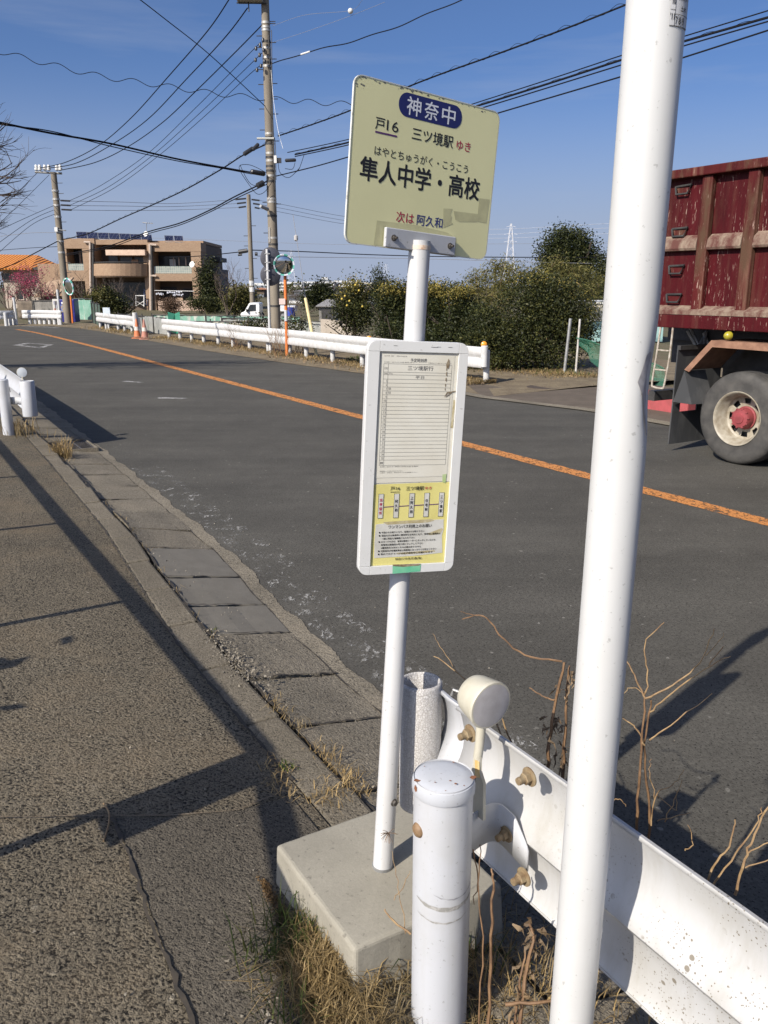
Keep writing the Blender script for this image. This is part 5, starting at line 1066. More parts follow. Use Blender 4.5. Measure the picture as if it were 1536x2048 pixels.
stalk('pale straight stalks above the guardrail near the right edge', q(1440, 1760, 1.55), [([q(1408, 1770, 1.56), q(1430, 1730, 1.56), q(1462, 1685, 1.57), q(1470, 1640, 1.58)], .0040), ([q(1425, 1770, 1.54), q(1470, 1710, 1.55), q(1510, 1650, 1.56), q(1524, 1615, 1.57)], .0032), ([q(1470, 1790, 1.5), q(1490, 1720, 1.51), q(1510, 1670, 1.52), q(1545, 1600, 1.53)], .0045), ([q(1495, 1705, 1.51), q(1550, 1680, 1.5)], .0024), ([q(1492, 1735, 1.51), q(1550, 1715, 1.5)], .0024), ([q(1368, 1700, 1.6), q(1385, 1690, 1.6), q(1378, 1650, 1.6)], .0022)], .004, STALKP, 0, 85)
stalk('dark crooked stem in the gap between the post and the guardrail', q(965, 1900, 1.66), [([q(958, 2060, 1.6), q(965, 1900, 1.63), q(958, 1790, 1.66), q(962, 1690, 1.68)], .0032), ([q(975, 2070, 1.60), q(983, 1900, 1.62), q(985, 1780, 1.64), q(984, 1740, 1.65)], .0060), ([q(945, 1700, 1.70), q(955, 1760, 1.68), q(948, 1810, 1.67)], .0026)], .005, STALK, .12, 86)
stalk('thick brown broken stems under the guardrail beside the tall white pole', q(1060, 1960, 1.62), [([q(1040, 2060, 1.52), q(1050, 1960, 1.55), q(1066, 1880, 1.58), q(1060, 1850, 1.6)], .0075), ([q(1025, 2070, 1.52), q(1040, 1960, 1.55), q(1052, 1900, 1.58)], .005), ([q(1010, 2010, 1.5), q(1100, 2003, 1.5), q(1190, 2010, 1.5)], .006)], .006, STALK, .2, 87)
stalk('thin dry stem rising in front of the slab beside the front post', q(800, 1850, 1.75), [([q(812, 1868, 1.72), q(800, 1800, 1.75), q(790, 1740, 1.8), q(783, 1700, 1.85)], .0018), ([q(822, 1868, 1.70), q(780, 1835, 1.74), q(768, 1818, 1.76)], .0040), ([q(790, 1800, 1.74), q(812, 1760, 1.74), q(822, 1742, 1.75)], .0015)], .003, STALKP, 0, 88)
mb = MB(); tg = bp.lerp(ptop, .075); rg = random.Random(9)
for i in range(16):
    d = Vector((rg.gauss(0, 1) - .2, rg.gauss(0, .5) - .8, rg.gauss(0, 1))).normalized(); p = tg + Vector((.010, -.026, 0)); mb.tube([p, p + d * .016, p + d * .026 + Vector((0, 0, -.003))], .0006, 4, False)
single('seed_head', mb, STALK, 'spiky dry seed head caught on the foot of the bus stop pole', 'seed head', tg)
tw_ = smooth_path([gr(x, y, walkz(.46) + .008) for x, y in ((207, 1682), (217, 1650), (218, 1625), (207, 1607))], 5); single('twig', MB().tube(tw_, .0028, 6), STALKP, 'curved bare twig lying on the pavement by the asphalt seam', 'twig', tw_[0])

# ================================================================== STREET FURNITURE ACROSS THE ROAD
def cyl(p, z, r0, r1=None, n=14): return MB().tube([p, Vector((p.x, p.y, z))], [r0, r1 or r0], n)
# double round sign seen from behind
b0 = gp(531, 25.0); b0 = Vector((at(536, 560, 25).x, 25.0, .03)); ds = thing('road_sign', 'two round road signs one above the other on a thin white pole, seen from behind', 'road sign', b0)
obj('pole', cyl(b0, at(530, 498, 25).z, .040), PAINT, ds, smooth=40)
SB_ = mat('grey_sign_back', (.12, .12, .135), (.09, .09, .10), 5, .5, .3)
for cy in (516, 550):
    c = at(533, cy, 24.93); M = Matrix.Translation(c) @ Matrix.Rotation(R(22), 4, 'Z') @ Matrix.Rotation(R(90), 4, 'X'); pl = obj('round_plate', MB().lathe([(0, -.008), (.30, -.008), (.305, -.004), (.30, .0), (0, .0)], Matrix.Translation((.10, .12, 0)) @ M, 32), SB_, ds, smooth=40)
    for dz in (-.12, .12): obj('clamp', MB().box(c + Vector((.02, .04, dz)), (.16, .02, .03)), GALV, pl)
def mirror(label, base, zc, post, r, yaw, m, tilt=0, poster=False):
    root = thing('traffic_mirror', label, 'traffic mirror', base); top = Vector((base.x, base.y, zc)); obj('post', MB().tube([base, top + Vector((0, .08, .1))], post, 14), m, root, smooth=40)
    M = Matrix.Translation(top + Vector((0, -.12, 0))) @ Matrix.Rotation(yaw, 4, 'Z') @ Matrix.Rotation(R(90 + tilt), 4, 'X')
    pr = [(r * math.sin(a), .12 * r * (math.cos(a * 1.1) - 1) * 3) for a in [i * .09 for i in range(0, 17)]]
    obj('housing', MB().lathe([(0, -.14), (r * .6, -.12), (r * .98, -.05), (r * .98, .0)], M, 32, False), DARK, root, smooth=40)
    obj('mirror_face', MB().lathe([(r * .95 * i / 10, .035 - .06 * (i / 10) ** 2) for i in range(10, -1, -1)], M, 32, False), mat('mirror_glass', (.62, .64, .66), rough=.03, metal=1) if 'mirror_glass' not in bpy.data.materials else bpy.data.materials['mirror_glass'], root, smooth=80)
    g = bpy.data.materials.get('mirror_rim_green') or mat('mirror_rim_green', (.12, .46, .36)); w = bpy.data.materials.get('white_print')
    for k in range(16):
        a0, a1 = k * math.pi / 8, (k + 1) * math.pi / 8; mb = MB(); vs = []
        for a in (a0, (a0 + a1) / 2, a1):
            for rr_, zz in ((r * .93, .02), (r * 1.08, .03), (r * 1.08, -.03)): vs.append(M @ Vector((rr_ * math.cos(a), rr_ * math.sin(a), zz)))
        mb.add(vs, [(i * 3 + j, i * 3 + j + 1, (i + 1) * 3 + j + 1, (i + 1) * 3 + j) for i in range(2) for j in range(2)]); obj('rim_segment', mb, g if k % 2 else w, root)
    obj('hood', MB().lathe([(r * 1.09, -.05), (r * 1.09, .10)], M, 32, False), g, root, solid=.004) if False else None
    return root
mb0 = Vector((at(571, 600, 23.8).x, 23.8, .03)); mi = mirror('round traffic mirror with green and white rim on an orange pole', mb0, at(571, 530, 23.8).z, .045, .265, R(12), ORANGE, 13)
mb = MB().box(Vector((mb0.x - .09, mb0.y - .03, at(563, 603, 23.8).z)), (.17, .012, .16)); obj('notice_plate', mb, mat('pale_pink_plate', (.60, .47, .42)), mi)
obj('white_band', cyl(Vector((mb0.x, mb0.y, at(0, 642, 23.8).z)), at(0, 620, 23.8).z, .047), PAINT, mi)
# guy wire with yellow guard
ga, gb, gc_ = at(633, 712, 23.2), at(611, 597, 24.2), at(586, 430, 26.5)
gy = thing('guy_wire', 'slanting guy wire of the big pole with a pale yellow guard sleeve at its foot', 'guy wire', ga)
obj('wire', MB().tube([ga, gb, gc_], .009, 6), GREYC, gy); obj('guard', MB().tube([ga, gb], .045, 10), mat('pale_yellow_guard', (.60, .50, .27), (.5, .4, .2), 8, .6), gy)
obj('insulator', MB().lathe([(0, -.10), (.06, -.06), (.06, .06), (0, .10)], Matrix.Translation(at(592, 476, 25.9)), 10), mat('grey_porcelain', (.42, .40, .38), rough=.3), gy)
# cones
ORC = mat('faded_orange_cone', (.56, .15, .045), (.46, .17, .08), 9, .6); CN = 'traffic cones by the gap in the fence'
def cone(label, base, m):
    root = thing('traffic_cone', label, 'traffic cone', base, CN); M = Matrix.Translation(base)
    obj('body', MB().lathe([(.135, .04), (.06, .48), (.025, .70), (.022, .705), (0, .706)], M, 20, False), m, root, smooth=40); mb = MB().prism(rrect(-.19, .19, -.19, .19, .05), 0, .045, M @ Matrix.Rotation(R(90), 4, 'X') @ Matrix.Translation((0, -.045, 0))); obj('base', mb, m, root)
    obj('band', MB().lathe([(.104, .27), (.078, .41)], M, 20, False), mat('dull_white_band', (.55, .48, .42)) if 'dull_white_band' not in bpy.data.materials else bpy.data.materials['dull_white_band'], root, smooth=40); return root
cone('bright orange traffic cone standing at the end of the short guardrail', gr(275, 675, .03), ORC)
cone('faded pinkish traffic cone standing in the gap between the guardrails', gr(290, 677, .03), mat('faded_pink_cone', (.42, .16, .11), (.36, .2, .15), 9, .7))
# small notice on a white post by the short rail, two bare white posts at the bend
b0 = gr(218, 659, .03); sb = thing('notice_board', 'pale blue notice board on a white post behind the short guardrail', 'notice board', b0)
obj('post', cyl(b0, at(218, 616, b0.y).z, .05), PAINT, sb); c = at(214, 624, b0.y); obj('board', MB().box(c + Vector((0, -.07, 0)), (.32, .02, .40)), mat('pale_blue_board', (.50, .57, .62), (.56, .6, .62), 20, .5), sb)
for lab, px0, py0, px1, py1 in (('leaning bare white post between the two guardrails of the far bend', 34, 650, 27, 595), ('bare white post beside the blue vending machine', 121, 648, 114.5, 579)):
    b0 = gr(px0, py0, .03); single('white_post', MB().tube([b0, at(px1, py1, b0.y)], .06, 12), PAINT, lab, 'post', b0, 'white posts at the far bend')
# vending machine and poster board
b0 = gp(134, 47.5); vm = thing('vending_machine', 'dark blue vending machine behind the clean guardrail at the bend', 'vending machine', b0)
VB = mat('vending_blue', (.022, .022, .17), (.03, .03, .2), 5, .35); w_ = K(20, 47.5); x0 = at(124.5, 600, 47.5).x; zt = at(0, 600, 47.5).z
obj('cabinet', MB().box((x0 + w_ / 2 - .1, 47.9, zt / 2 + .03), (w_ + .3, .75, zt)), VB, vm, bevel=.03); obj('side_picture', MB().box((at(126, 617, 47.4).x, 47.51, at(0, 617, 47.4).z), (.30, .02, .42)), mat('picture_print', (.45, .30, .12), (.12, .2, .4), 9, .5, lo=.45, hi=.55), vm)
obj('light_patch', MB().box((at(126, 607, 47.4).x, 47.49, at(0, 606, 47.4).z), (.26, .02, .10)), WHITET, vm)
b0 = gp(110, 47.0); nb = thing('notice_board', 'white poster board full of small papers left of the vending machine', 'notice board', b0)
x0, x1 = at(104.5, 600, 47).x, at(116, 600, 47).x; zt, zb = at(0, 598, 47).z, .25
obj('board', MB().box(((x0 + x1) / 2, 47, (zt + zb) / 2), (x1 - x0, .05, zt - zb)), mat('board_white', (.55, .53, .48)), nb)
for i in range(2):
    for j in range(4): obj('poster', MB().box((x0 + .08 + (x1 - x0 - .16) * (i + .5) / 2, 46.965, zb + .15 + (zt - zb - .25) * (j + .5) / 4), ((x1 - x0) * .36, .012, (zt - zb) * .18)), mat('poster_%s' % 'abcd'[(i + j) % 4], ((.16, .15, .15), (.40, .18, .14), (.45, .44, .40), (.3, .3, .36))[(i + j) % 4]) if 'poster_%s' % 'abcd'[(i + j) % 4] not in bpy.data.materials else bpy.data.materials['poster_%s' % 'abcd'[(i + j) % 4]], nb)
# two fence posts, green net, red block, cream wall by the drive
for lab, p0_, p1_, r in (('thick grey steel fence post by the driveway, bent slightly', (1128, 750, 18.8), (1141, 637, 18.8), .035), ('thin pale fence post holding the green net', (1151, 751, 18.7), (1160, 638, 18.7), .024)):
    a = at(*p0_); single('fence_post', MB().tube([a, a.lerp(at(*p1_), .5), at(*p1_)], r, 10), GALV if r > .03 else mat('pale_pipe_paint', (.52, .50, .46), (.36, .33, .29), 12, .5), lab, 'fence post', a, 'fence posts by the driveway')
NET = mat('green_net', (.02, .12, .07), (.035, .16, .10), 20, .7); tr_ = NET.node_tree; tn = tr_.nodes.new('ShaderNodeBsdfTransparent'); ms_ = tr_.nodes.new('ShaderNodeMixShader'); ms_.inputs[0].default_value = .50
tr_.links.new(tr_.nodes['Principled BSDF'].outputs[0], ms_.inputs[1]); tr_.links.new(tn.outputs[0], ms_.inputs[2]); tr_.links.new(ms_.outputs[0], tr_.nodes['Material Output'].inputs[0])
mb = MB(); A_, B_ = [], []
for i in range(13):
    t = i / 12; A_.append(at(1153 + 175 * t, 676 + 42 * t + 20 * t * t, 18.6 - 1.5 * t) + N * .05 * math.sin(i * 1.3)); B_.append(at(1157 + 168 * t, 690 + 95 * min(1, t * 2.0) - 10 * max(0, t - .5), 18.55 - 1.5 * t) + N * .08 * math.sin(i * 2.1))
mb.ribbon(A_, [a.lerp(b, .5) + N * .06 for a, b in zip(A_, B_)]); mb.ribbon([a.lerp(b, .5) + N * .06 for a, b in zip(A_, B_)], B_); mb.tube(A_, .018, 5); single('green_net', mb, NET, 'sagging green net strung from the thin fence post towards the truck', 'net', A_[0])
rb_ = L(9.0, 10.55, .15); single('kerb_block', MB().box(rb_, (1.15, .2, .30), rz=math.atan2(D.y, D.x)), mat('red_block_paint', (.36, .07, .075), (.28, .06, .06), 8, .7), 'red painted concrete block on the ground behind the tail of the truck', 'kerb block', rb_, bevel=.02)
wb_ = gp(1235, 31); cw = thing('storage_building', 'low cream building with a turquoise base seen behind the tall white pole', 'building', wb_)
xa, xb = at(1183, 630, 31).x, at(1330, 630, 31).x; z3, z2, z1 = at(0, 608, 31).z, at(0, 642, 31).z, 0
obj('wall', MB().box(((xa + xb) / 2, 33, (z3 + z2) / 2), (xb - xa, 4, z3 - z2)), mat('cream_wall', (.56, .52, .42), (.5, .46, .37), 3, .8), cw); obj('base_wall', MB().box(((xa + xb) / 2 + .05, 33, z2 / 2 - .02), (xb - xa - .1, 3.9, z2)), mat('turquoise_wall', (.26, .42, .40), (.3, .45, .42), 3, .8), cw); obj('roof_edge', MB().box(((xa + xb) / 2, 33, z3 + .04), (xb - xa + .1, 4.1, .08)), mat('pale_trim', (.6, .6, .58)), cw)
# white sign board of fence shadow: pipe fence on the pavement side
FL_ = -.43; FZ = walkz(FL_)
fe = thing('pipe_fence', 'pipe fence left of the pavement whose long shadow lies by the kerb', 'fence', L(2.31, FL_, FZ))
obj('top_rail', MB().tube([L(u_, FL_, FZ + .99) for u_ in (2.31, 8, 14, 20)], .036, 12), GALV, fe)
obj('end_rail', MB().tube(smooth_path([L(2.31, FL_, FZ + .99), L(1.66, -.585, FZ + .99), L(1.2, -.73, FZ + .99), L(0, -1.05, FZ + .99)], 6), .036, 12), GALV, fe)
for i, u_ in enumerate((2.31, 4.22, 6.11, 8.0, 9.9, 11.8)): obj('post', MB().tube([L(u_, FL_, FZ - .02), L(u_, FL_, FZ + .99)], .024, 10), GALV, fe)
obj('small_plate', MB().box(L(2.215, FL_, FZ + .77), (.20, .012, .44), rz=math.atan2(D.y, D.x)), SB_, fe)

# ================================================================== UTILITY POLES AND CABLES
BAND = mat('steel_band', (.46, .45, .42), (.34, .32, .29), 20, .5, .4); INS = mat('dark_insulator', (.03, .03, .032), rough=.4); WPOR = mat('white_porcelain', (.62, .61, .58), rough=.3)
YM = 31.5
def mpt(y, dx=0, dY=0): x = 530 + (552 - 530) * y / 660; v = at(x + dx, y, YM + dY); return v
m0, m1 = Vector((mpt(660).x, YM, -.1)), mpt(-60)
up = thing('utility_pole', 'big weathered concrete utility pole carrying most of the cables, right of the brown house', 'utility pole', m0)
obj('shaft', MB().tube([m0, m0.lerp(m1, .5), m1], [.185, .160, .128], 28), CONCP, up, smooth=60)
for y in (46, 55, 61, 84, 97, 116, 126, 133, 268, 276, 288, 307, 315, 322, 333, 342, 352, 363, 398, 404, 432, 476, 489, 562, 612):
    c = mpt(y); k = (c.z) / 12.5; rr_ = .185 - .05 * k + .006; obj('band', MB().tube([c + Vector((0, 0, -.035)), c + Vector((0, 0, .035))], rr_, 20), BAND if y % 3 else DARK, up, smooth=40)
for i, y in enumerate((43, 47, 72, 85, 95, 118, 139, 167, 169, 198, 218, 228, 260, 282, 405, 408, 466, 520)):
    c = mpt(y); d = Vector((-1, 0, 0)) if i % 2 == 0 and y not in (43,) else Vector((1, 0, 0)); mb = MB().tube([c + d * .10, c + d * .33], .014, 6); obj('step_bolt', mb, DARK, up)
tf = MB(); c = at(500, 3, YM - .2); tf.box(c + Vector((0, 0, .35)), (.86, .5, .72)); obj('transformer', tf, mat('pale_grey_case', (.46, .45, .43), (.36, .35, .33), 6, .5), up, bevel=.03)
mb = MB(); mb.tube([c + Vector((-.05, 0, .0)), c + Vector((-.05, 0, -.30))], .022, 6); mb.tube([c + Vector((-.45, 0, -.04)), c + Vector((.55, 0, -.06))], .022, 6); obj('transformer_arm', mb, DARK, up)
def closure(p, q, r, parent, m=INS): 
    p, q = Vector(p), Vector(q); mb = MB().tube([p, p.lerp(q, .08), p.lerp(q, .92), q], [r * .5, r, r, r * .6], 10); return obj('cable_closure', mb, m, parent, smooth=40)
closure(at(487, 309, YM - .5), at(507, 296, YM - .3), .075, up); closure(at(505, 300, YM - .4), at(517, 288, YM - .2), .065, up)
closure(at(501, 343, YM - .5), at(530, 348, YM - .2), .085, up); closure(at(514, 372, YM - .4), at(527, 365, YM - .2), .095, up); closure(at(570, 321, YM - .3), at(592, 320, YM - .3), .060, up)
obj('white_box', MB().box(at(551, 319, YM - .25), (.10, .10, .25)), WPOR, up, bevel=.01); obj('black_box', MB().box(at(558, 321, YM - .2), (.16, .12, .16)), INS, up)
obj('bracket_arm', MB().tube([at(514, 277, YM - .2), at(548, 277, YM - .2)], .035, 8), mat('pale_arm', (.42, .42, .38)), up)
for (x, y) in ((512, 97), (520, 90), (511, 120), (519, 110), (514, 140), (522, 132), (526, 80), (527, 100), (529, 122)):
    obj('insulator', MB().lathe([(0, -.07), (.045, -.05), (.05, .03), (.02, .07), (0, .07)], Matrix.Translation(at(x, y, YM - .3)), 10), INS, up, smooth=40)
lamp_ = at(527, 415, YM - .3); mb = MB(); mb.tube([at(538, 419, YM - .1), at(533, 417, YM - .25)], .02, 6); obj('lamp_arm', mb, GALV, up)
obj('street_lamp', MB().tube([at(521, 412, YM - .6), at(535, 418, YM - .3)], [.05, .075], 10), mat('lamp_grey', (.30, .30, .29)), up, smooth=40)
mb = MB()
for pts in ([(543, 60), (545, 200), (549, 350), (553, 430)], [(537, 70), (540, 150), (545, 260), (547, 340)], [(549, 275), (551, 300), (552, 360)]): mb.tube(smooth_path([at(x, y, YM - .17) for x, y in pts], 6), .014, 5)
obj('down_lead', mb, DARK, up)
mb = MB().tube(smooth_path([at(542, 140, YM - .2), at(547, 200, YM - .6), at(556, 260, YM - 1), at(566, 297, YM - 1.2)], 6), .007, 5); obj('white_lead', mb, WPOR, up)
for pts in ([(534, 346), (500, 330), (478, 335), (500, 372), (515, 388), (530, 383), (545, 362)], [(480, 330), (492, 355), (502, 368), (514, 372)], [(556, 322), (560, 345), (578, 355), (600, 335)], [(608, 310), (598, 338), (590, 345)], [(590, 325), (585, 338), (570, 337)]):
    obj('slack_lead', MB().tube(smooth_path([at(x, y, YM - .35) for x, y in pts], 6), .010, 5), CABLE, up)
obj('pole_plate', MB().box(mpt(470) + Vector((-.10, -.17, 0)), (.06, .01, .5)), mat('grey_plate', (.30, .29, .27)), up)
# leaning concrete pole at the bend
YL = 46.5; l0, l1 = at(137, 648, YL), at(107, 345, YL); l0.z = -.1
lpz = thing('utility_pole', 'leaning concrete utility pole with a white insulator crossarm, left of the brown house', 'utility pole', l0)
obj('shaft', MB().tube([l0, l0.lerp(l1, .5), l1], [.20, .175, .15], 20), CONCP, lpz, smooth=60)
a = at(70, 344, YL - .1); b = at(124, 347, YL + .1); obj('crossarm', MB().tube([a, b], .055, 8), GALV, lpz)
for x in (73, 80, 90, 98, 114, 121): obj('insulator', MB().lathe([(0, -.16), (.05, -.12), (.10, -.10), (.10, .0), (.04, .04), (.09, .06), (.06, .15), (0, .16)], Matrix.Translation(at(x, 340, YL - .1) + Vector((0, 0, .1))), 10), WPOR, lpz, smooth=40)
for y, x0, x1 in ((401, 121, 140), (410, 122, 141), (419, 123, 143)): obj('side_arm', MB().tube([at(x0, y, YL - .1), at(x1, y + 1, YL - .1)], .045, 6), INS, lpz)
for y in (380, 396, 408, 430, 460, 478, 500): c = l0.lerp(l1, (648 - y) / 303); obj('band', MB().tube([c + Vector((0, 0, -.05)), c + Vector((0, 0, .05))], .185, 14), BAND, lpz)
obj('meter_box', MB().box(at(113, 459, YL - .2), (.16, .16, .22)), WPOR, lpz); obj('side_arm', MB().tube([at(112, 459, YL - .2), at(132, 461, YL - .2)], .03, 6), GALV, lpz)
for y in (365, 385, 440, 520, 540, 565): c = l0.lerp(l1, (648 - y) / 303); obj('step_bolt', MB().tube([c + Vector((.1, 0, 0)), c + Vector((.42, 0, 0))], .016, 5), DARK, lpz)
mirror('small round traffic mirror beside the leaning concrete pole at the bend', Vector((at(145, 640, 46.2).x, 46.2, .03)), at(145, 573, 46.2).z, .05, .42, R(-38), ORANGE, 10)
# slim pole behind the white pickup
YT = 55; t0, t1 = at(506, 640, YT), at(497, 389, YT); t0.z = -.1
sp3 = thing('utility_pole', 'slim utility pole standing behind the white pickup truck', 'utility pole', t0); obj('shaft', MB().tube([t0, t1], [.17, .12], 16), CONCP, sp3, smooth=60)
for y in (399, 407, 415):
    for x0, x1 in ((471, 492), (503, 519)): obj('insulator', MB().tube([at(x0 + (y - 399) * .4, y, YT), at(x1, y - 2 + (4 if x0 > 500 else 0), YT)], .05, 6), INS, sp3)
obj('cable_closure', MB().tube([at(477, 504, YT), at(495, 501, YT)], .13, 8), INS, sp3); obj('cable_closure', MB().tube([at(510, 508, YT), at(515, 508, YT)], .11, 8), INS, sp3); obj('cable_closure', MB().tube([at(476, 510, YT), at(484, 509, YT)], .07, 8), INS, sp3)
for y in (565, 578): obj('white_band', MB().tube([t0.lerp(t1, (640 - y - 5) / 251), t0.lerp(t1, (640 - y + 5) / 251)], .172, 12), WPOR, sp3)
for i, y in enumerate((470, 450, 490, 515, 535, 555)): c = t0.lerp(t1, (640 - y) / 251); obj('step_bolt', MB().tube([c, c + Vector((.4 if i % 2 else -.4, 0, 0))], .02, 5), DARK, sp3)
CG = 'cables strung from the big utility pole'
def cable(label, pts, r, m=CABLE, spiral=0, sr=.05, sk=3.0, group=CG, wav=0, extra=None):
    P3 = [at(*p) for p in pts]; path = smooth_path(P3, 14); mb = MB(); root = thing('cable', label, 'cable', P3[0], group)
    if wav:
        ln = 0; q = []
        path = smooth_path(P3, 60)
        for i, p in enumerate(path):
            if i: ln += (p - path[i - 1]).length
            q.append(p + Vector((0, 0, wav * math.sin(ln * sk))))
        path = q
    obj('line', MB().tube(path, r, 6), m, root)
    if spiral:
        ln = 0; q = []; pp = smooth_path(P3, 120)
        for i, p in enumerate(pp):
            if i: ln += (p - pp[i - 1]).length
            q.append(p + Vector((0, -sr * math.cos(ln * spiral), sr * .5 + sr * math.sin(ln * spiral) * .9)))
        obj('spiral_wire', MB().tube(q, .006, 4), m, root)
    for pe, re in (extra or []): obj('second_line', MB().tube(smooth_path([at(*p) for p in pe], 14), re, 6), m, root)
    return root
cable('uppermost of the three cables sagging from the big pole to the left crossarm', [(460, -4, YM), (415, 62, 33), (335, 155, 36), (262, 236, 40), (196, 292, 43), (130, 325, 45), (74, 337, YL)], .020)
cable('middle of the three cables sagging from the big pole to the left crossarm', [(495, 16, YM), (450, 75, 33), (374, 157, 36), (295, 239, 39.5), (219, 292, 43), (150, 327, 45), (90, 337, YL)], .020)
cable('lowest of the three cables sagging from the big pole to the left crossarm', [(526, 48, YM), (470, 105, 33), (392, 182, 36), (325, 245, 39), (255, 294, 42), (190, 325, 44.5), (118, 341, YL)], .020)
cable('upper thin line from the big pole down to the left pole side arms', [(522, 84, YM), (483, 123, 33), (390, 217, 37), (292, 310, 41), (200, 372, 44.5), (140, 401, YL)], .012)
cable('middle thin line from the big pole down to the left pole side arms', [(524, 106, YM), (492, 137, 33), (400, 226, 37), (301, 314, 41), (215, 375, 44.5), (141, 410, YL)], .012)
cable('lower thin line from the big pole down to the left pole side arms', [(526, 128, YM), (500, 148, 33), (412, 230, 37), (319, 310, 41), (230, 375, 44.5), (143, 419, YL)], .012)
cable('thick black cable bundle crossing the sky from the left edge to the big pole', [(-190, 205, 21), (-10, 243, 23.5), (100, 266, 25.5), (220, 287, 27.5), (350, 317, 29.5), (440, 334, 30.6), (503, 345, YM - .4)], .030, extra=[([(-190, 211, 21), (-10, 247, 23.5), (100, 262, 25.5), (215, 291, 27.5), (350, 321, 29.5), (440, 336, 30.6), (503, 348, YM - .4)], .016)])
cable('wavy zigzag cable running across the sky behind the sign plate', [(-60, 85, 30), (0, 103, 30.2), (90, 126, 30.4), (200, 152, 30.7), (330, 172, 31), (440, 188, 31.2), (545, 198, 31.4), (620, 204, 31), (700, 208, 30.5), (760, 208, 30)], .011, wav=.085, sk=5.2, m=CABLE)
cable('straight diagonal stay line from the top edge down to the big pole', [(255, -20, 24), (330, 38, 26), (420, 110, 28.5), (533, 215, YM)], .013)
cable('kinked black cable with a white sleeve leaving the big pole to the upper right', [(545, 127, YM), (575, 118, 31), (620, 103, 30.5), (700, 84, 29.5), (790, 55, 28.5), (860, 26, 28), (935, -6, 27.5)], .016, wav=.018, sk=3.3)
single('white_sleeve', MB().tube([at(602, 109, 30.5), at(620, 103, 30.3)], .030, 8), WPOR, 'short white sleeve on the kinked cable right of the big pole', 'cable sleeve', at(602, 109, 30.5))
cable('faint thin wire at the top right of the big pole with a white ball', [(545, 52, YM), (610, 30, 30.5), (700, 21, 30), (725, 0, 29), (740, -10, 29)], .005, GREYC)
single('marker_ball', MB().lathe([(0, -.09), (.065, -.06), (.09, 0), (.065, .06), (0, .09)], Matrix.Translation(at(701, 22, 29.9)), 12), WPOR, 'small white ball on the faint wire near the top edge', 'marker ball', at(701, 22, 29.9), smooth=60)
cable('second faint thin wire right of the big pole below the white ball', [(545, 85, YM), (610, 64, 30.5), (700, 32, 30), (770, 4, 29)], .005, GREYC)
cable('spiral wrapped cable climbing to the right behind the top of the sign plate', [(556, 272, YM), (630, 247, 30), (703, 220, 28.6), (850, 160, 26), (1000, 106, 24), (1150, 50, 22.5), (1275, 0, 21.5)], .022, spiral=9, sr=.055)
cable('upper line of the cable group passing right behind the tall white pole', [(575, 305, YM), (700, 278, 29), (850, 238, 26.5), (970, 200, 25), (1110, 155, 23.3), (1252, 108, 21.9), (1370, 72, 20.9), (1560, 14, 19.5)], .014)
cable('twin bundle with zigzag hangers passing right behind the tall white pole', [(590, 309, YM), (700, 284, 29), (850, 243, 26.5), (970, 207, 25), (1110, 163, 23.3), (1252, 117, 21.9), (1370, 82, 20.9), (1560, 28, 19.5)], .026, spiral=8, sr=.03, extra=[([(590, 313, YM), (700, 289, 29), (850, 249, 26.5), (970, 214, 25), (1110, 171, 23.3), (1252, 127, 21.9), (1370, 91, 20.9), (1560, 36, 19.5)], .016)])
cable('lowest single cable of the group passing behind the tall white pole', [(553, 352, YM), (630, 333, 30), (700, 313, 28.8), (850, 270, 26.4), (1000, 225, 24.4), (1250, 151, 21.7), (1370, 114, 20.7), (1560, 53, 19.3)], .018)
cable('spiral wrapped cable falling left from the big pole towards the leaning pole', [(540, 285, YM), (487, 310, 32), (440, 340, 33.5), (369, 380, 36), (300, 412, 39), (240, 438, 41.5), (189, 462, 44), (160, 472, 45.5), (120, 480, YL)], .024, spiral=9, sr=.05)
cable('double cable falling left from the lower closures of the big pole', [(535, 362, YM), (470, 393, 33), (420, 420, 35), (360, 446, 38), (295, 464, 41.5), (227, 489, 46), (180, 500, 50), (120, 510, 55)], .026, extra=[([(535, 368, YM), (470, 398, 33), (420, 424, 35), (360, 450, 38), (295, 468, 41.5), (227, 493, 46), (180, 503, 50), (120, 513, 55)], .018)])
LG = 'lines strung from the leaning pole'
cable('line from the leaning pole sloping down to the left over the orange roof', [(120, 480, YL), (70, 506, 44), (30, 527, 42), (-20, 545, 40)], .024, group=LG)
for i, (x, y) in enumerate(((0, 455), (0, 482), (0, 500))): cable(('first', 'second', 'third')[i] + ' thin line fanning from the leaning pole to the left edge, counted from above', [(110, 410 + 9 * i, YL), (60, 432 + 10 * i, 43), (-30, y + 18 + i * 6, 38)], .011, group=LG)
cable('upper thin line from the left crossarm to the left edge past the cherry twigs', [(75, 345, YL), (40, 380, 41), (0, 418, 36), (-40, 455, 32)], .011, group=LG)
cable('lower thin line from the left crossarm to the left edge past the cherry twigs', [(98, 350, YL), (50, 398, 41), (0, 446, 36), (-40, 484, 32)], .011, group=LG)
FG = 'far lines low in the sky'
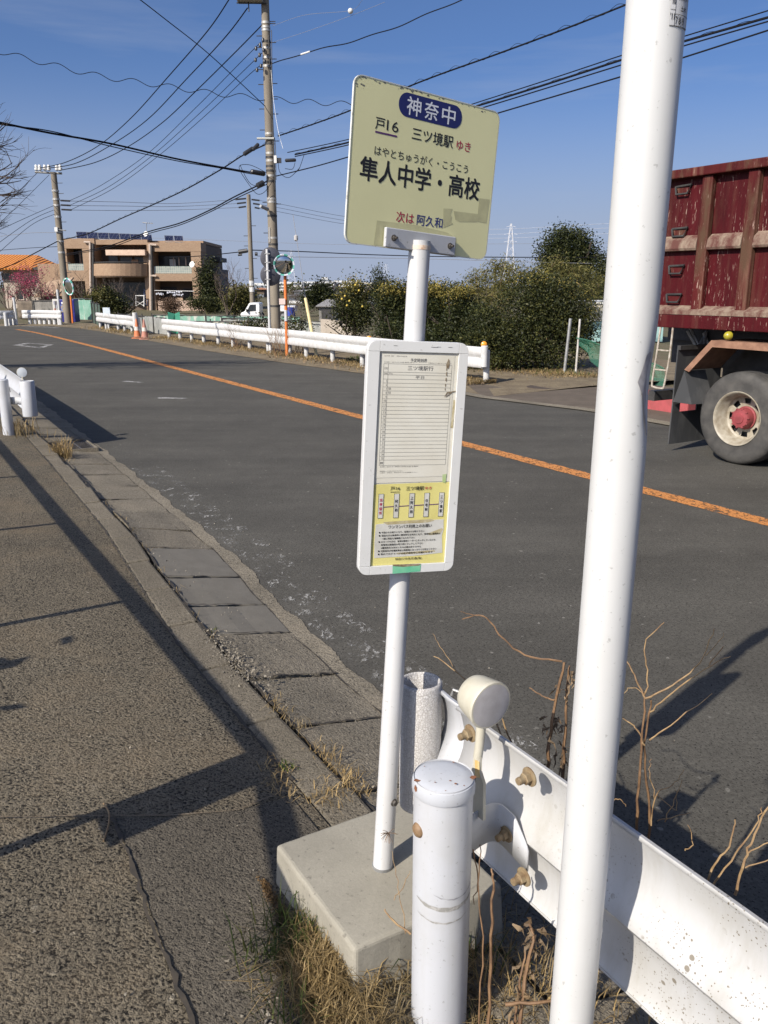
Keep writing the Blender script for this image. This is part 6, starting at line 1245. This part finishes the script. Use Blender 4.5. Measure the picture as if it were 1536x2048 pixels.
for i, (lab, pts, r) in enumerate((('far dark line low over the horizon from the slim pole to the tall white pole', [(497, 500, YT), (600, 503, 57), (760, 510, 60), (950, 514, 60), (1240, 515, 60)], .030),
        ('far wavy thin line just below the dark line', [(515, 512, YT), (600, 514, 57), (760, 516, 60), (900, 519, 60), (1060, 524, 60), (1240, 528, 60)], .016),
        ('far dark line from the slim pole left to the brown house', [(497, 502, YT), (470, 505, 57), (400, 512, 62), (340, 515, 70)], .03), ('topmost far line from the leaning pole side arms to the slim pole', [(140, 402, YL), (240, 404, 49), (350, 407, 52), (475, 399, YT)], .012),
        ('second far line from the leaning pole side arms to the slim pole', [(141, 411, YL), (240, 412, 49), (350, 413, 52), (475, 407, YT)], .012), ('third far line from the leaning pole side arms to the slim pole', [(143, 420, YL), (240, 421, 49), (350, 420, 52), (478, 415, YT)], .012),
        ('topmost far line right of the slim pole towards the sign plate', [(519, 401, YT), (560, 408, 57), (690, 433, 64), (800, 445, 70)], .012), ('second far line right of the slim pole towards the sign plate', [(519, 409, YT), (560, 416, 57), (690, 441, 64), (800, 452, 70)], .012), ('third far line right of the slim pole towards the sign plate', [(519, 417, YT), (560, 424, 57), (690, 448, 64), (800, 458, 70)], .012),
        ('very thin far line halfway between the slim pole top and the horizon', [(300, 476, 80), (400, 479, 80), (600, 487, 80), (760, 489, 80), (1240, 486, 80)], .012))): cable(lab, pts, r, GREYC if r < .02 else CABLE, group=FG)
cable('line entering at the left edge and passing low behind the leaning pole', [(-20, 475, 60), (60, 466, 60), (108, 465, 60), (118, 462, 60)], .014, GREYC, group=FG); cable('lowest line from the left edge to the leaning pole over the orange roof', [(-20, 502, 52), (60, 496, 50), (120, 493, YL)], .014, group=LG)

# ================================================================== HOUSES AND FIELD
YH = 76.0
hp = lambda x, y, Y=YH: at(x, y, Y)
BR = G('brown_brick_tile'); br_ = BR.n.new('ShaderNodeTexBrick'); br_.inputs['Scale'].default_value = 4.2; br_.inputs['Color1'].default_value = (.325, .222, .138, 1); br_.inputs['Color2'].default_value = (.26, .172, .104, 1); br_.inputs['Mortar'].default_value = (.235, .165, .12, 1); br_.inputs['Mortar Size'].default_value = .012
BR.l.new(BR.coord((1, 1, 1), (R(90), 0, 0)), br_.inputs['Vector']); BRICK = BR.done(BR.mix(BR.ramp(BR.noise(1.4, 5), (.35, .0), (.7, .35)), br_.outputs['Color'], (.23, .135, .085)), .75)
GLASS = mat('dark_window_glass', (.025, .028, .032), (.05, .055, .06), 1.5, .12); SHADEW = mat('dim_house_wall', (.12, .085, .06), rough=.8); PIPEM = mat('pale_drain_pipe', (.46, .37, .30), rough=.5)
gx0, gx1 = hp(127, 500).x, hp(401, 500).x; zr = hp(200, 481).z; hb = gp(264, YH)
ho = thing('brown_house', 'two storey brown tiled house with balconies and solar panels on its flat roof', 'house', hb)
def hbox(nm, x0, x1, y0, y1, d0, d1, m, par=ho, **k):
    a, b = hp(x0, y1), hp(x1, y0); mb = MB().box(((a.x + b.x) / 2, YH + (d0 + d1) / 2, (a.z + b.z) / 2), (b.x - a.x, d1 - d0, b.z - a.z)); return obj(nm, mb, m, par, **k)
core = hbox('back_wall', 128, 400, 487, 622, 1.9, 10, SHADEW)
hbox('parapet', 127, 188, 477, 497, 0, 2.2, BRICK); hbox('parapet', 294, 401, 485, 503, 0, 2.2, BRICK); hbox('parapet', 188.2, 293.8, 479, 489, .1, 2.2, BRICK)
hbox('roof_slab', 127.5, 400.5, 480, 486, 1.2, 10, BRICK)
for x0, x1, y0 in ((127, 132, 497.2), (175, 188, 497.2), (294, 305, 503.2), (388, 401, 503.2)): hbox('pier', x0, x1, y0, 622, .02, 2.2, BRICK)
hbox('floor_band', 127.5, 174.8, 541, 562, .01, 2.0, BRICK); hbox('floor_band', 305.2, 387.8, 547, 562, .01, 2.0, BRICK)
hbox('left_wing_wall', 62, 126.8, 526, 622, 2.5, 9, BRICK)
bal = MB(); A_, B_ = [], []
for i in range(13):
    t = i / 12; x = 189.5 + 104 * t; bul = -1.3 * math.sin(math.pi * t) ** .7; a = hp(x, 528); b = hp(x, 552); A_.append(Vector((a.x, YH + bul - .05, a.z))); B_.append(Vector((b.x, YH + bul - .05, b.z)))
bal.ribbon(A_, B_); bal.ribbon(B_, [Vector((p.x, YH + 2, p.z)) for p in B_]); cb_ = obj('curved_balcony', bal, BRICK, ho, solid=.2)
obj('handrail', MB().tube([p + Vector((0, 0, .12)) for p in A_], .05, 6), DARK, cb_)
hbox('awning', 216, 293, 500, 511, -.6, 1.5, mat('beige_awning', (.60, .44, .33), (.5, .36, .27), 3, .7))
for x0, x1, y0, y1 in ((133, 174.5, 497.5, 530), (205, 222, 505, 527), (229, 252, 511, 527), (258, 292, 512, 527), (306, 326, 511, 532), (327, 370, 511, 533), (309, 343, 575, 611), (358, 387, 578, 611), (192, 292, 565, 612)):
    w_ = hbox('window', x0, x1, y0, y1, 1.80, 1.88, GLASS); hbox('frame', x0 - .3, x1 + .3, y0 - 1.1, y0 - .1, 1.74, 1.90, DARK, w_)
for x in (146, 160, 337, 348, 362): hbox('window_bar', x, x + 1, 500 if x < 200 else 513, 530, 1.70, 1.79, PIPEM)
hbox('pale_curtain', 330, 341, 517, 531, 1.72, 1.78, mat('curtain_white', (.5, .5, .48))); hbox('light_panel', 252, 265, 518, 528, 1.70, 1.78, mat('pale_panel', (.45, .33, .25))); hbox('light_panel', 343, 357, 596, 612, 1.5, 1.7, mat('pale_orange_panel', (.5, .36, .26)))
GB = G('glass_block'); gbt = GB.n.new('ShaderNodeTexBrick'); gbt.offset = 0; gbt.inputs['Scale'].default_value = 3.2; gbt.inputs['Brick Width'].default_value = .6; gbt.inputs['Row Height'].default_value = .6; gbt.inputs['Color1'].default_value = (.20, .24, .22, 1); gbt.inputs['Color2'].default_value = (.28, .32, .28, 1); gbt.inputs['Mortar'].default_value = (.42, .40, .34, 1); gbt.inputs['Mortar Size'].default_value = .06
GB.l.new(GB.coord((1, 1, 1), (R(90), 0, 0)), gbt.inputs['Vector']); GBM = GB.done(gbt.outputs['Color'], .3)
hbox('glass_balustrade', 132.3, 174.8, 527.5, 540.8, .05, .25, GBM); hbox('glass_balustrade', 305.3, 387.8, 532.5, 546.8, .05, .25, GBM)
for x, y0 in ((180, 485), (186, 487), (299.5, 488), (303, 492)): obj('drain_pipe', MB().tube([hp(x, y0, YH - .12), hp(x + 2, 622, YH - .12)], .10, 8), PIPEM if x in (180, 299.5) else DARK, ho)
for x, y in ((168, 484), (300, 489), (300, 551)): obj('drain_arm', MB().tube([hp(x, y, YH - .15), hp(x + 13, y + 1, YH - .15)], .09, 6), PIPEM, ho)
PVM = G('solar_cell'); pvt = PVM.n.new('ShaderNodeTexBrick'); pvt.offset = 0; pvt.inputs['Scale'].default_value = 2.6; pvt.inputs['Brick Width'].default_value = .9; pvt.inputs['Row Height'].default_value = .9; pvt.inputs['Color1'].default_value = (.012, .014, .035, 1); pvt.inputs['Color2'].default_value = (.016, .018, .045, 1); pvt.inputs['Mortar'].default_value = (.10, .11, .14, 1); pvt.inputs['Mortar Size'].default_value = .03
PVM.l.new(PVM.coord(), pvt.inputs['Vector']); PV = PVM.done(pvt.outputs['Color'], .25)
def panel(x0, x1, y0, y1, Yb):
    a, b, c, d = hp(x0 + 2, y1 + .5, Yb), hp(x1 + 1.5, y1 + .8, Yb), hp(x1, y0 + .4, Yb + 1.1), hp(x0, y0, Yb + 1.1); mb = MB().add([a, b, c, d], [(0, 1, 2, 3)]); o = obj('solar_panel', mb, PV, ho, solid=.05)
    obj('panel_frame', MB().tube([a, b, c, d, a], .035, 4), GALV, o)
for i in range(7): panel(152.5 + 21.6 * i, 173 + 21.6 * i, 464 + .9 * i, 476.5 + .55 * i, YH + .8)
panel(329, 346, 471.5, 483, YH + 1.2); panel(348, 365, 472, 483.5, YH + 1.2)
def dish(x, y, r, Y, nm='satellite_dish'): M = Matrix.Translation(hp(x, y, Y)) @ Matrix.Rotation(R(-25), 4, 'Z') @ Matrix.Rotation(R(75), 4, 'X'); o = obj(nm, MB().lathe([(r * i / 6, -.0 + .25 * r * (i / 6) ** 2) for i in range(7)], M, 24, False), WPOR, ho, solid=.02, smooth=60); obj('dish_arm', MB().tube([hp(x, y, Y + .1), hp(x + 4, y + 2, Y + .8)], .04, 6), DARK, o)
dish(385, 529, .27, YH - .5); dish(292, 468, .24, YH + .4)
mb = MB(); mb.tube([hp(293.5, 470, YH + .5), hp(293, 446, YH + .5)], .025, 5); mb.tube([hp(285, 445, YH + .5), hp(306, 447, YH + .5)], .03, 5)
for x in (287, 290, 296, 300, 304): c = hp(x, 446, YH + .5); mb.tube([c - Vector((0, .3, 0)), c + Vector((0, .3, 0))], .015, 4)
obj('antenna', mb, GALV, ho)
mb = MB(); mb.tube([hp(272, 591, YH - .3), hp(272, 613, YH - .3)], .05, 5); mb.tube([hp(288, 591, YH - .3), hp(288, 613, YH - .3)], .05, 5); mb.tube([hp(271, 591.5, YH - .3), hp(289, 591.5, YH - .3)], .05, 5); mb.tube([hp(272, 602, YH - .3), hp(288, 612, YH - .3)], .035, 5); mb.tube([hp(288, 602, YH - .3), hp(272, 612, YH - .3)], .035, 5)
single('white_trestle', mb, WPOR, 'white crossed wooden trestle in the shade under the curved balcony', 'trestle', hp(280, 613, YH - .3))
mb = MB(); 
for x in (288.5, 295.5): mb.tube([hp(x, 578, YH + .3), hp(x - 1, 612, YH - .1)], .035, 5)
for i in range(7): mb.tube([hp(288.3, 581 + 4.5 * i, YH + .2), hp(295, 581 + 4.5 * i, YH + .2)], .025, 4)
single('step_ladder', mb, mat('blue_ladder', (.10, .13, .24)), 'narrow blue ladder leaning against the pier under the balcony', 'ladder', hp(291, 612, YH))
mb = MB(); mb.tube([hp(309, 581, YH - .2), hp(388, 582.5, YH - .2)], .03, 5); single('laundry_pole', mb, WPOR, 'white laundry pole across the ground floor opening of the brown house', 'laundry pole', hp(309, 581, YH - .2))
for i, (x, y, w_, h_, lab) in enumerate(((319, 586, 13, 4, 'small pale washing hanging on the left of the laundry pole'), (349, 583, 26, 3.6, 'row of white washing in the middle of the laundry pole'), (356, 588, 18, 4, 'round white hanger of washing below the laundry pole'))):
    a = hp(x, y, YH - .25); mb = MB(); rg = random.Random(i)
    for j in range(7): mb.box(a + Vector((K(w_, YH) * (j / 6 - .5), rg.uniform(-.05, .05), -rg.uniform(0, .10))), (K(w_, YH) / 8, .03, K(h_, YH) * rg.uniform(.6, 1.1)))
    single('laundry', mb, mat('pale_cloth', (.42, .44, .52), (.55, .55, .56), 9, .8) if 'pale_cloth' not in bpy.data.materials else bpy.data.materials['pale_cloth'], lab, 'laundry', a)
obj('terrace_wall', MB().box(((hp(285, 0).x + hp(388, 0).x) / 2, YH - 1.5, .35), (hp(388, 0).x - hp(285, 0).x, .3, .9)), mat('terrace_plaster', (.46, .33, .25), rough=.8), ho)
hbox('side_annexe', 401.5, 419, 536, 620, 4, 9, mat('grey_annexe', (.13, .125, .13), rough=.8)); hbox('annexe_roof', 401.2, 420, 511, 520, 4.5, 8, DARK)
# neighbour with the orange tiled roof
hb2 = gp(40, 80); h2 = thing('tiled_house', 'house with a bright orange corrugated tile roof at the left edge', 'house', hb2)
RT = G('orange_roof_tile'); wv = RT.n.new('ShaderNodeTexWave'); wv.inputs['Scale'].default_value = 1.05; wv.bands_direction = 'X'; wv.inputs['Distortion'].default_value = .2; RT.l.new(RT.tc.outputs['Object'], wv.inputs['Vector'])
RTM = RT.done(RT.mix(wv.outputs['Fac'], (.36, .115, .02), (.62, .25, .05)), .5, 0, wv.outputs['Fac'], .6, .12)
a, b, c, d = hp(-70, 537.5, 79), hp(62, 538, 79), hp(76, 512, 84), hp(-60, 509, 84); e = hp(90, 528, 82)
mb = MB().add([a, b, c, d, Vector((c.x + 2.4, 83.5, b.z + .25)), Vector((d.x, 90, a.z)), Vector((c.x, 90, a.z))], [(0, 1, 2, 3), (1, 4, 2), (3, 2, 6, 5)]); obj('roof', mb, RTM, h2, solid=.15)
x0, x1 = hp(-60, 0, 80).x, hp(61, 0, 80).x; z0 = hp(0, 538, 80).z; obj('wall', MB().box(((x0 + x1) / 2, 84.5, z0 / 2), (x1 - x0, 8.6, z0)), mat('pale_house_wall', (.42, .36, .29), (.36, .31, .25), 2, .85), h2)
for xx, yy, ww, hh in ((12, 553, 16, 14), (32, 553, 8, 14), (40, 590, 14, 18)): c = hp(xx, yy, 80.1); f = obj('window', MB().box((c.x, 80.17, c.z), (K(ww, 80), .06, K(hh, 80))), GLASS, h2); obj('frame', MB().tube([Vector((c.x + sx * K(ww, 80) / 2, 80.1, c.z + sz * K(hh, 80) / 2)) for sx, sz in ((-1, -1), (1, -1), (1, 1), (-1, 1), (-1, -1))], .05, 4), PIPEM, f)
obj('fascia', MB().box(((x0 + x1) / 2, 79.3, z0 + .02), (x1 - x0 + .4, .12, .22)), DARK, h2)
b0 = gp(40, 60); sh = thing('brown_shed', 'brown open shed and low stone wall below the plum tree', 'shed', b0); xa, xb = at(14, 0, 60).x, at(62, 0, 60).x
obj('wall', MB().box(((xa + xb) / 2 - .3, 61.5, .65), (1.0, 2.0, 1.3)), mat('brown_boards', (.12, .07, .05), rough=.8), sh); mb = MB().add([Vector((xa - .3, 60, 1.25)), Vector((xb, 60, 1.5)), Vector((xb, 63, 2.6)), Vector((xa - .3, 63, 2.3))], [(0, 1, 2, 3)]); obj('roof', mb, mat('tan_roof', (.36, .25, .16), rough=.7), sh, solid=.1)
obj('stone_wall', MB().box((at(52, 0, 52).x, 52, .45), (1.1, .5, .9)), mat('rubble_wall', (.19, .15, .11), (.10, .08, .06), 3, .9, bscale=6, bstr=.8), sh, bevel=.15)
single('stone_wall', MB().box((at(6, 0, 54).x, 54, .55), (2.2, .6, 1.1)), bpy.data.materials['rubble_wall'], 'low rubble wall at the left edge behind the smallest guardrail', 'wall', (at(6, 0, 54).x, 54, 0), bevel=.15)
# fences of tin and green sheet round the field
def sheet_mat(name, a, b, c): 
    g = G(name); k = g.mix(g.ramp(g.noise(1.8, 6, .65), (.38, 0), (.62, 1)), a, b); k = g.mix(g.ramp(g.noise(3.5, 4, .6, g.coord((1, 1, .3))), (.56, 0), (.62, 1)), k, c); return g.done(k, .6, 0, g.noise(12), .2, .03)
GSH = sheet_mat('green_fence_sheet', (.12, .27, .20), (.20, .34, .27), (.40, .42, .37)); TSH = sheet_mat('old_tin_sheet', (.30, .30, .28), (.22, .225, .21), (.17, .20, .17)); PSH = sheet_mat('pale_fence_sheet', (.48, .46, .38), (.40, .41, .35), (.25, .34, .28))
def tin(label, pts, z0, z1, m, posts=True, wavy=.03, nm='sheet_fence'):
    root = thing(nm, label, 'fence', pts[0]); fine = []
    for p, q in zip(pts, pts[1:]):
        p, q = Vector(p), Vector(q); n = max(4, int((q - p).length / .12)); fine += [p.lerp(q, i / n) for i in range(n)]
    fine.append(Vector(pts[-1])); rg = random.Random(len(fine)); A_, B_ = [], []; dz = 0
    for i, p in enumerate(fine):
        if i % 9 == 0: dz = rg.uniform(-.05, .05)
        o = Vector((0, wavy * math.sin(i * 1.3), 0)); A_.append(p + o + Vector((0, 0, z0))); B_.append(p + o + Vector((0, 0, z1 + dz)))
    obj('sheet', MB().ribbon(A_, B_), m, root, solid=.01)
    if posts:
        obj('rail', MB().tube([p + Vector((0, -.06, z1 + .02)) for p in (fine[0], fine[len(fine) // 2], fine[-1])], .022, 5), DARK, root)
        for i in range(0, len(fine), 14): obj('stake', MB().tube([fine[i] + Vector((0, -.07, -.05)), fine[i] + Vector((0, -.07, z1 + .12))], .028, 6), DARK, root)
    return root
g2 = lambda px, Y: gp(px, Y, .0)
tin('grey tin sheet fence behind the short guardrail and the cones', [g2(233, 40), g2(270, 38), g2(296, 36), g2(329, 34.5)], .05, .68, TSH)
tin('bright green sheet fence in the field in front of the white pickup', [g2(300, 48), g2(400, 47), g2(520, 46), g2(600, 45)], -.05, .40, GSH)
tin('pale sheet fence low behind the long guardrail, left of the big pole', [g2(333, 36), g2(430, 36), g2(530, 35.5)], -.05, .50, PSH)
tin('grey green net fence behind the big pole and the orange mirror pole', [g2(440, 40), g2(560, 38), g2(640, 36), g2(665, 35)], .05, .50, TSH)
tin('dull green cloth fence by the leaning pole and bare trees', [g2(143, 50), g2(182, 49)], .1, 1.25, GSH); tin('dark mesh fence left of the short guardrail', [g2(180, 46), g2(196, 42)], .05, 1.1, sheet_mat('dark_mesh', (.05, .08, .06), (.07, .10, .08), (.03, .04, .03)))
tin('old grey board fence behind the clean guardrail of the far bend', [g2(62, 50), g2(104, 50)], .05, 1.15, sheet_mat('old_boards', (.17, .16, .14), (.24, .22, .19), (.08, .08, .07)), wavy=.01)
a = g2(332, 33.5); mb = MB(); mb.ribbon([a + Vector((0, 0, .25)), g2(345, 33.5) + Vector((0, .2, .12)), g2(356, 33.5) + Vector((0, 0, .25))], [a + Vector((0, 0, .98)), g2(345, 33.5) + Vector((0, .1, .90)), g2(356, 33.5) + Vector((0, 0, .98))]); single('green_net', mb, mat('green_mesh_sheet', (.03, .20, .13), (.05, .26, .17), 9, .7), 'bright green mesh hung at the left end of the long guardrail', 'net', a)
tin('low beige retaining wall in front of the grey shed', [g2(640, 32), g2(705, 30)], -.05, .72, mat('beige_wall', (.38, .33, .27), (.30, .26, .21), 3, .85), False, 0, 'low_wall')
# white pickup, facing left
YP = 49.5; b0 = gp(500, YP); pk = thing('pickup_truck', 'small white pickup truck in the field behind the green sheet fence', 'pickup truck', b0)
pz = lambda x, y: (lambda v: (v.x - b0.x, v.z))(at(x, y, YP)); MPK = Matrix.Translation(b0)
prof = [pz(481, 640), pz(481, 628), pz(483, 625.5), pz(489, 623), pz(498, 606.8), pz(501, 605.5), pz(517, 605), pz(519, 607), pz(519, 640)]
cbn = obj('cab', MB().prism(prof, 0, 1.35, MPK), mat('white_car_paint', (.74, .74, .73), rough=.3), pk, bevel=.03)
obj('window', MB().prism([pz(493.5, 623), pz(500, 609.5), pz(511.5, 609), pz(512, 622)], -.012, .0, MPK), GLASS, cbn); obj('windscreen', MB().add([b0 + Vector((pz(489.5, 622)[0] - .03, .08, pz(0, 622)[1])), b0 + Vector((pz(489.5, 622)[0] - .03, 1.27, pz(0, 622)[1])), b0 + Vector((pz(497.5, 608.5)[0] - .03, 1.22, pz(0, 608.5)[1])), b0 + Vector((pz(497.5, 608.5)[0] - .03, .13, pz(0, 608.5)[1]))], [(0, 1, 2, 3)]), GLASS, cbn)
obj('door_handle', MB().box(b0 + Vector((pz(512, 626)[0], -.015, pz(0, 625.5)[1])), (.10, .03, .03)), DARK, cbn); obj('door_mirror', MB().box(b0 + Vector((pz(494, 622)[0], -.10, pz(0, 621)[1])), (.06, .14, .16)), DARK, cbn)
obj('load_bed', MB().box(b0 + Vector((pz(545, 0)[0], .68, .72)), (1.5, 1.35, .32)), bpy.data.materials['white_car_paint'], pk, bevel=.02)
for x in (489, 548):
    for y_ in (.0, 1.1): wq = obj('wheel', MB().lathe([(0, 0), (.27, .0), (.28, .03), (.28, .14), (0, .15)], Matrix.Translation(b0 + Vector((pz(x, 0)[0], y_ + .16, .28))) @ Matrix.Rotation(R(90), 4, 'X'), 20), BLACKR, pk); obj('hubcap', MB().lathe([(0, .155), (.17, .152)], Matrix.Translation(b0 + Vector((pz(x, 0)[0], y_ + .16, .28))) @ Matrix.Rotation(R(90), 4, 'X'), 16, False), GALV, wq)
# grey shed
b0 = gp(642, 44); gs_ = thing('field_shed', 'small weathered grey shed with a gabled tin roof in the field', 'shed', b0); xa, xb = at(625, 0, 44).x, at(662, 0, 44).x; ze, zt = at(0, 612, 44).z, at(0, 600, 44).z
obj('wall', MB().box(((xa + xb) / 2, 45.2, ze / 2), (xb - xa, 2.2, ze)), mat('grey_boards', (.22, .21, .19), (.15, .145, .13), 5, .85), gs_); mb = MB().add([Vector((xa - .15, 43.9, ze - .02)), Vector((xb + .15, 43.9, ze - .02)), Vector((xb - .1, 45.2, zt)), Vector((xa + .35, 45.2, zt)), Vector((xa - .15, 46.5, ze)), Vector((xb + .15, 46.5, ze))], [(0, 1, 2, 3), (3, 2, 5, 4), (0, 3, 4), (1, 5, 2)]); obj('roof', mb, mat('grey_tin_roof', (.26, .25, .24), (.18, .175, .17), 4, .6), gs_, solid=.05)
obj('door', MB().box(((xa + xb) / 2, 44.06, ze * .45), (.6, .06, ze * .8)), DARK, gs_)
single('blue_drum', MB().lathe([(0, 0), (.28, 0), (.30, .3), (.28, .85), (0, .86)], Matrix.Translation(gp(578, 47)), 16), mat('blue_plastic', (.03, .06, .35)), 'blue plastic drum in the field right of the orange mirror pole', 'drum', gp(578, 47), smooth=40)
# field rows and far town
leafy('field_crop', 'dark green leafy crop in front of the pale fence by the big pole', 'crop', gp(500, 34.2), [(gp(495, 34.2, .35), (.7, .3, .25)), (gp(520, 34.4, .35), (.5, .3, .25)), (gp(590, 34, .35), (.6, .3, .25)), (gp(478, 34.2, .3), (.4, .3, .2))], 1200, .08, LEAFC, 91, trunk=.01, stems=2)
FW = mat('far_white_wall', (.62, .62, .60), (.54, .54, .53), .05, .8); FR = mat('far_roof', (.10, .095, .10), (.14, .12, .11), .2, .8); FO = mat('far_orange_roof', (.36, .16, .08), rough=.8)
def block(label, x0, x1, y0, Y, m=FW, roof=None, fl=3, dep=14, wins=8, group='pale buildings on the horizon', zb=-6):
    a, b = at(x0, y0, Y), at(x1, y0, Y); root = thing('distant_building', label, 'building', ((a.x + b.x) / 2, Y, zb), group); zt = a.z
    obj('wall', MB().box(((a.x + b.x) / 2, Y + dep / 2, (zt + zb) / 2), (b.x - a.x, dep, zt - zb)), m, root)
    if roof:
        h = (b.x - a.x) * .16; mb = MB().add([Vector((a.x - .6, Y - .6, zt)), Vector((b.x + .6, Y - .6, zt)), Vector((b.x - 1, Y + dep / 2, zt + h)), Vector((a.x + 1, Y + dep / 2, zt + h)), Vector((a.x - .6, Y + dep + .6, zt)), Vector((b.x + .6, Y + dep + .6, zt))], [(0, 1, 2, 3), (3, 2, 5, 4), (0, 3, 4), (1, 5, 2)]); obj('roof', mb, roof, root)
    fh = min(3.0, (zt - 1) / max(fl, 1)) if zt > 2 else 2.2
    for f in range(fl):
        z = zt - fh * (f + .6); mb = MB(); w_ = (b.x - a.x) / wins
        obj('window_band', MB().box(((a.x + b.x) / 2, Y - .02, z), ((b.x - a.x) * .92, .15, fh * .36)), mat('far_window', (.16, .18, .21), rough=.3) if 'far_window' not in bpy.data.materials else bpy.data.materials['far_window'], root)
    return root
block('long white apartment block on the horizon right of the orange mirror pole', 606, 668, 563, 420, fl=2); block('white block with a raised stair tower on the horizon behind the citrus tree', 668, 722, 561, 430, fl=2); block('small white stair tower on top of the horizon block', 643, 655, 554.5, 440, fl=1, dep=8)
block('low white block on the horizon just left of the round mirror', 556, 604, 564, 410, fl=2); block('pale cream block on the horizon just left of the bus stop pole', 722, 748, 565, 400, mat('far_cream_wall', (.55, .50, .40), rough=.8), fl=2)
block('low long white block on the horizon behind the double round sign', 500, 556, 566, 450, fl=1)
block('white house with a dark roof below the horizon right of the mirror pole', 588, 612, 583, 150, roof=FR, fl=1, dep=8, zb=-2); block('white house with a pale gable below the horizon near the spreading tree', 606, 628, 582, 140, roof=mat('far_pale_roof', (.50, .49, .46), rough=.8), fl=1, dep=7, zb=-2); block('white low house with brown walls behind the yellow guard sleeve', 578, 604, 592, 110, roof=FR, fl=1, dep=7, zb=-1.5)
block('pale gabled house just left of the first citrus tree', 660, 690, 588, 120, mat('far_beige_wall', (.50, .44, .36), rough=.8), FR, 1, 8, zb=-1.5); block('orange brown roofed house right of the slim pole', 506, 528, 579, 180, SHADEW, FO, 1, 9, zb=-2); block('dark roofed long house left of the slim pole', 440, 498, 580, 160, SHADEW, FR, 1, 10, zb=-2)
block('grey roofed house between the citrus tree and the bus stop pole', 733, 760, 588, 100, FW, FR, 1, 6, zb=-1.5)
# lattice towers
TW = mat('far_tower_steel', (.56, .56, .57), rough=.6); TW2 = mat('hazy_tower_steel', (.38, .41, .47), rough=.7)  # second steel is bluer, distance haze put into its colour
def tower(label, px, ytop, Y, m, hw):
    zt = at(px, ytop, Y).z; x = at(px, 560, Y).x; root = thing('lattice_tower', label, 'lattice tower', (x, Y, -6), 'lattice towers on the horizon'); mb = MB(); r = .0001 * Y * 2.4
    prof = [(-6, hw), (zt * .45, hw * .42), (zt * .8, hw * .22), (zt, hw * .05)]
    def w(z):
        for (a, b), (c, d) in zip(prof, prof[1:]):
            if a <= z <= c: return b + (d - b) * (z - a) / (c - a)
        return .1
    lv = [-6 + (zt + 6) * (1 - (1 - i / 11) ** 1.25) for i in range(12)]
    for sx, sy in ((1, 1), (1, -1), (-1, 1), (-1, -1)): mb.tube([Vector((x + sx * w(z), Y + sy * w(z), z)) for z in lv], r * 1.3, 4)
    for z0, z1 in zip(lv, lv[1:]):
        for a, b in ((1, -1), (-1, 1)):
            mb.tube([Vector((x + a * w(z0), Y - w(z0), z0)), Vector((x + b * w(z1), Y - w(z1), z1))], r * .6, 3); mb.tube([Vector((x + w(z0) * a, Y - w(z0), z0)), Vector((x + w(z1) * a, Y + w(z1), z1))], r * .6, 3)
    obj('frame', mb, m, root)
    for f, l in ((.95, .55), (.84, .75), (.73, .75)): obj('crossarm', MB().tube([Vector((x - hw * l, Y, zt * f)), Vector((x, Y, zt * f + hw * .14)), Vector((x + hw * l, Y, zt * f))], r, 4), m, root); 
    return root
tower('white lattice tower on the horizon left of the big round tree', 1018, 447, 520, TW, 5.2); tower('faint lattice tower behind the guy wire', 584, 500, 800, TW2, 5.0); tower('faint lattice tower just left of the bus stop pole behind the conifer', 771, 528, 900, TW2, 5)
for i, (y0, y1) in enumerate(((455, 452), (466, 461), (474, 472))): cable(('upper', 'middle', 'lower')[i] + ' faint power line across the white lattice tower', [(700, y0 + 8, 520), (860, y0 + 4, 520), (1018, y0 + (2 if i else 3), 520), (1140, y1 - 1, 520), (1240, y1 - 6, 520)], .11, TW2, group='power lines at the lattice tower')
rng = random.Random(99); mb = MB(); mt = MB()
for i in range(360):
    px = rng.uniform(-900, 2400); Y = rng.uniform(230, 380); h = rng.uniform(1.2, 3.4) if 380 < px < 1000 else rng.uniform(2.5, 6.5); c = Vector(((px - 768) * Y / 1660, Y, -1.2)); leaf_cloud(mb if rng.random() < .6 else mt, [(c + Vector((0, 0, h * .5)), (rng.uniform(3, 8), 3, h * .6))], 90, 1.0, rng)
props(obj('distant_trees', mb, LEAFC), kind='stuff'); props(obj('distant_bare_wood', mt, mat('far_bare_wood', (.085, .06, .058), (.11, .08, .07), .1, .9)), kind='stuff')
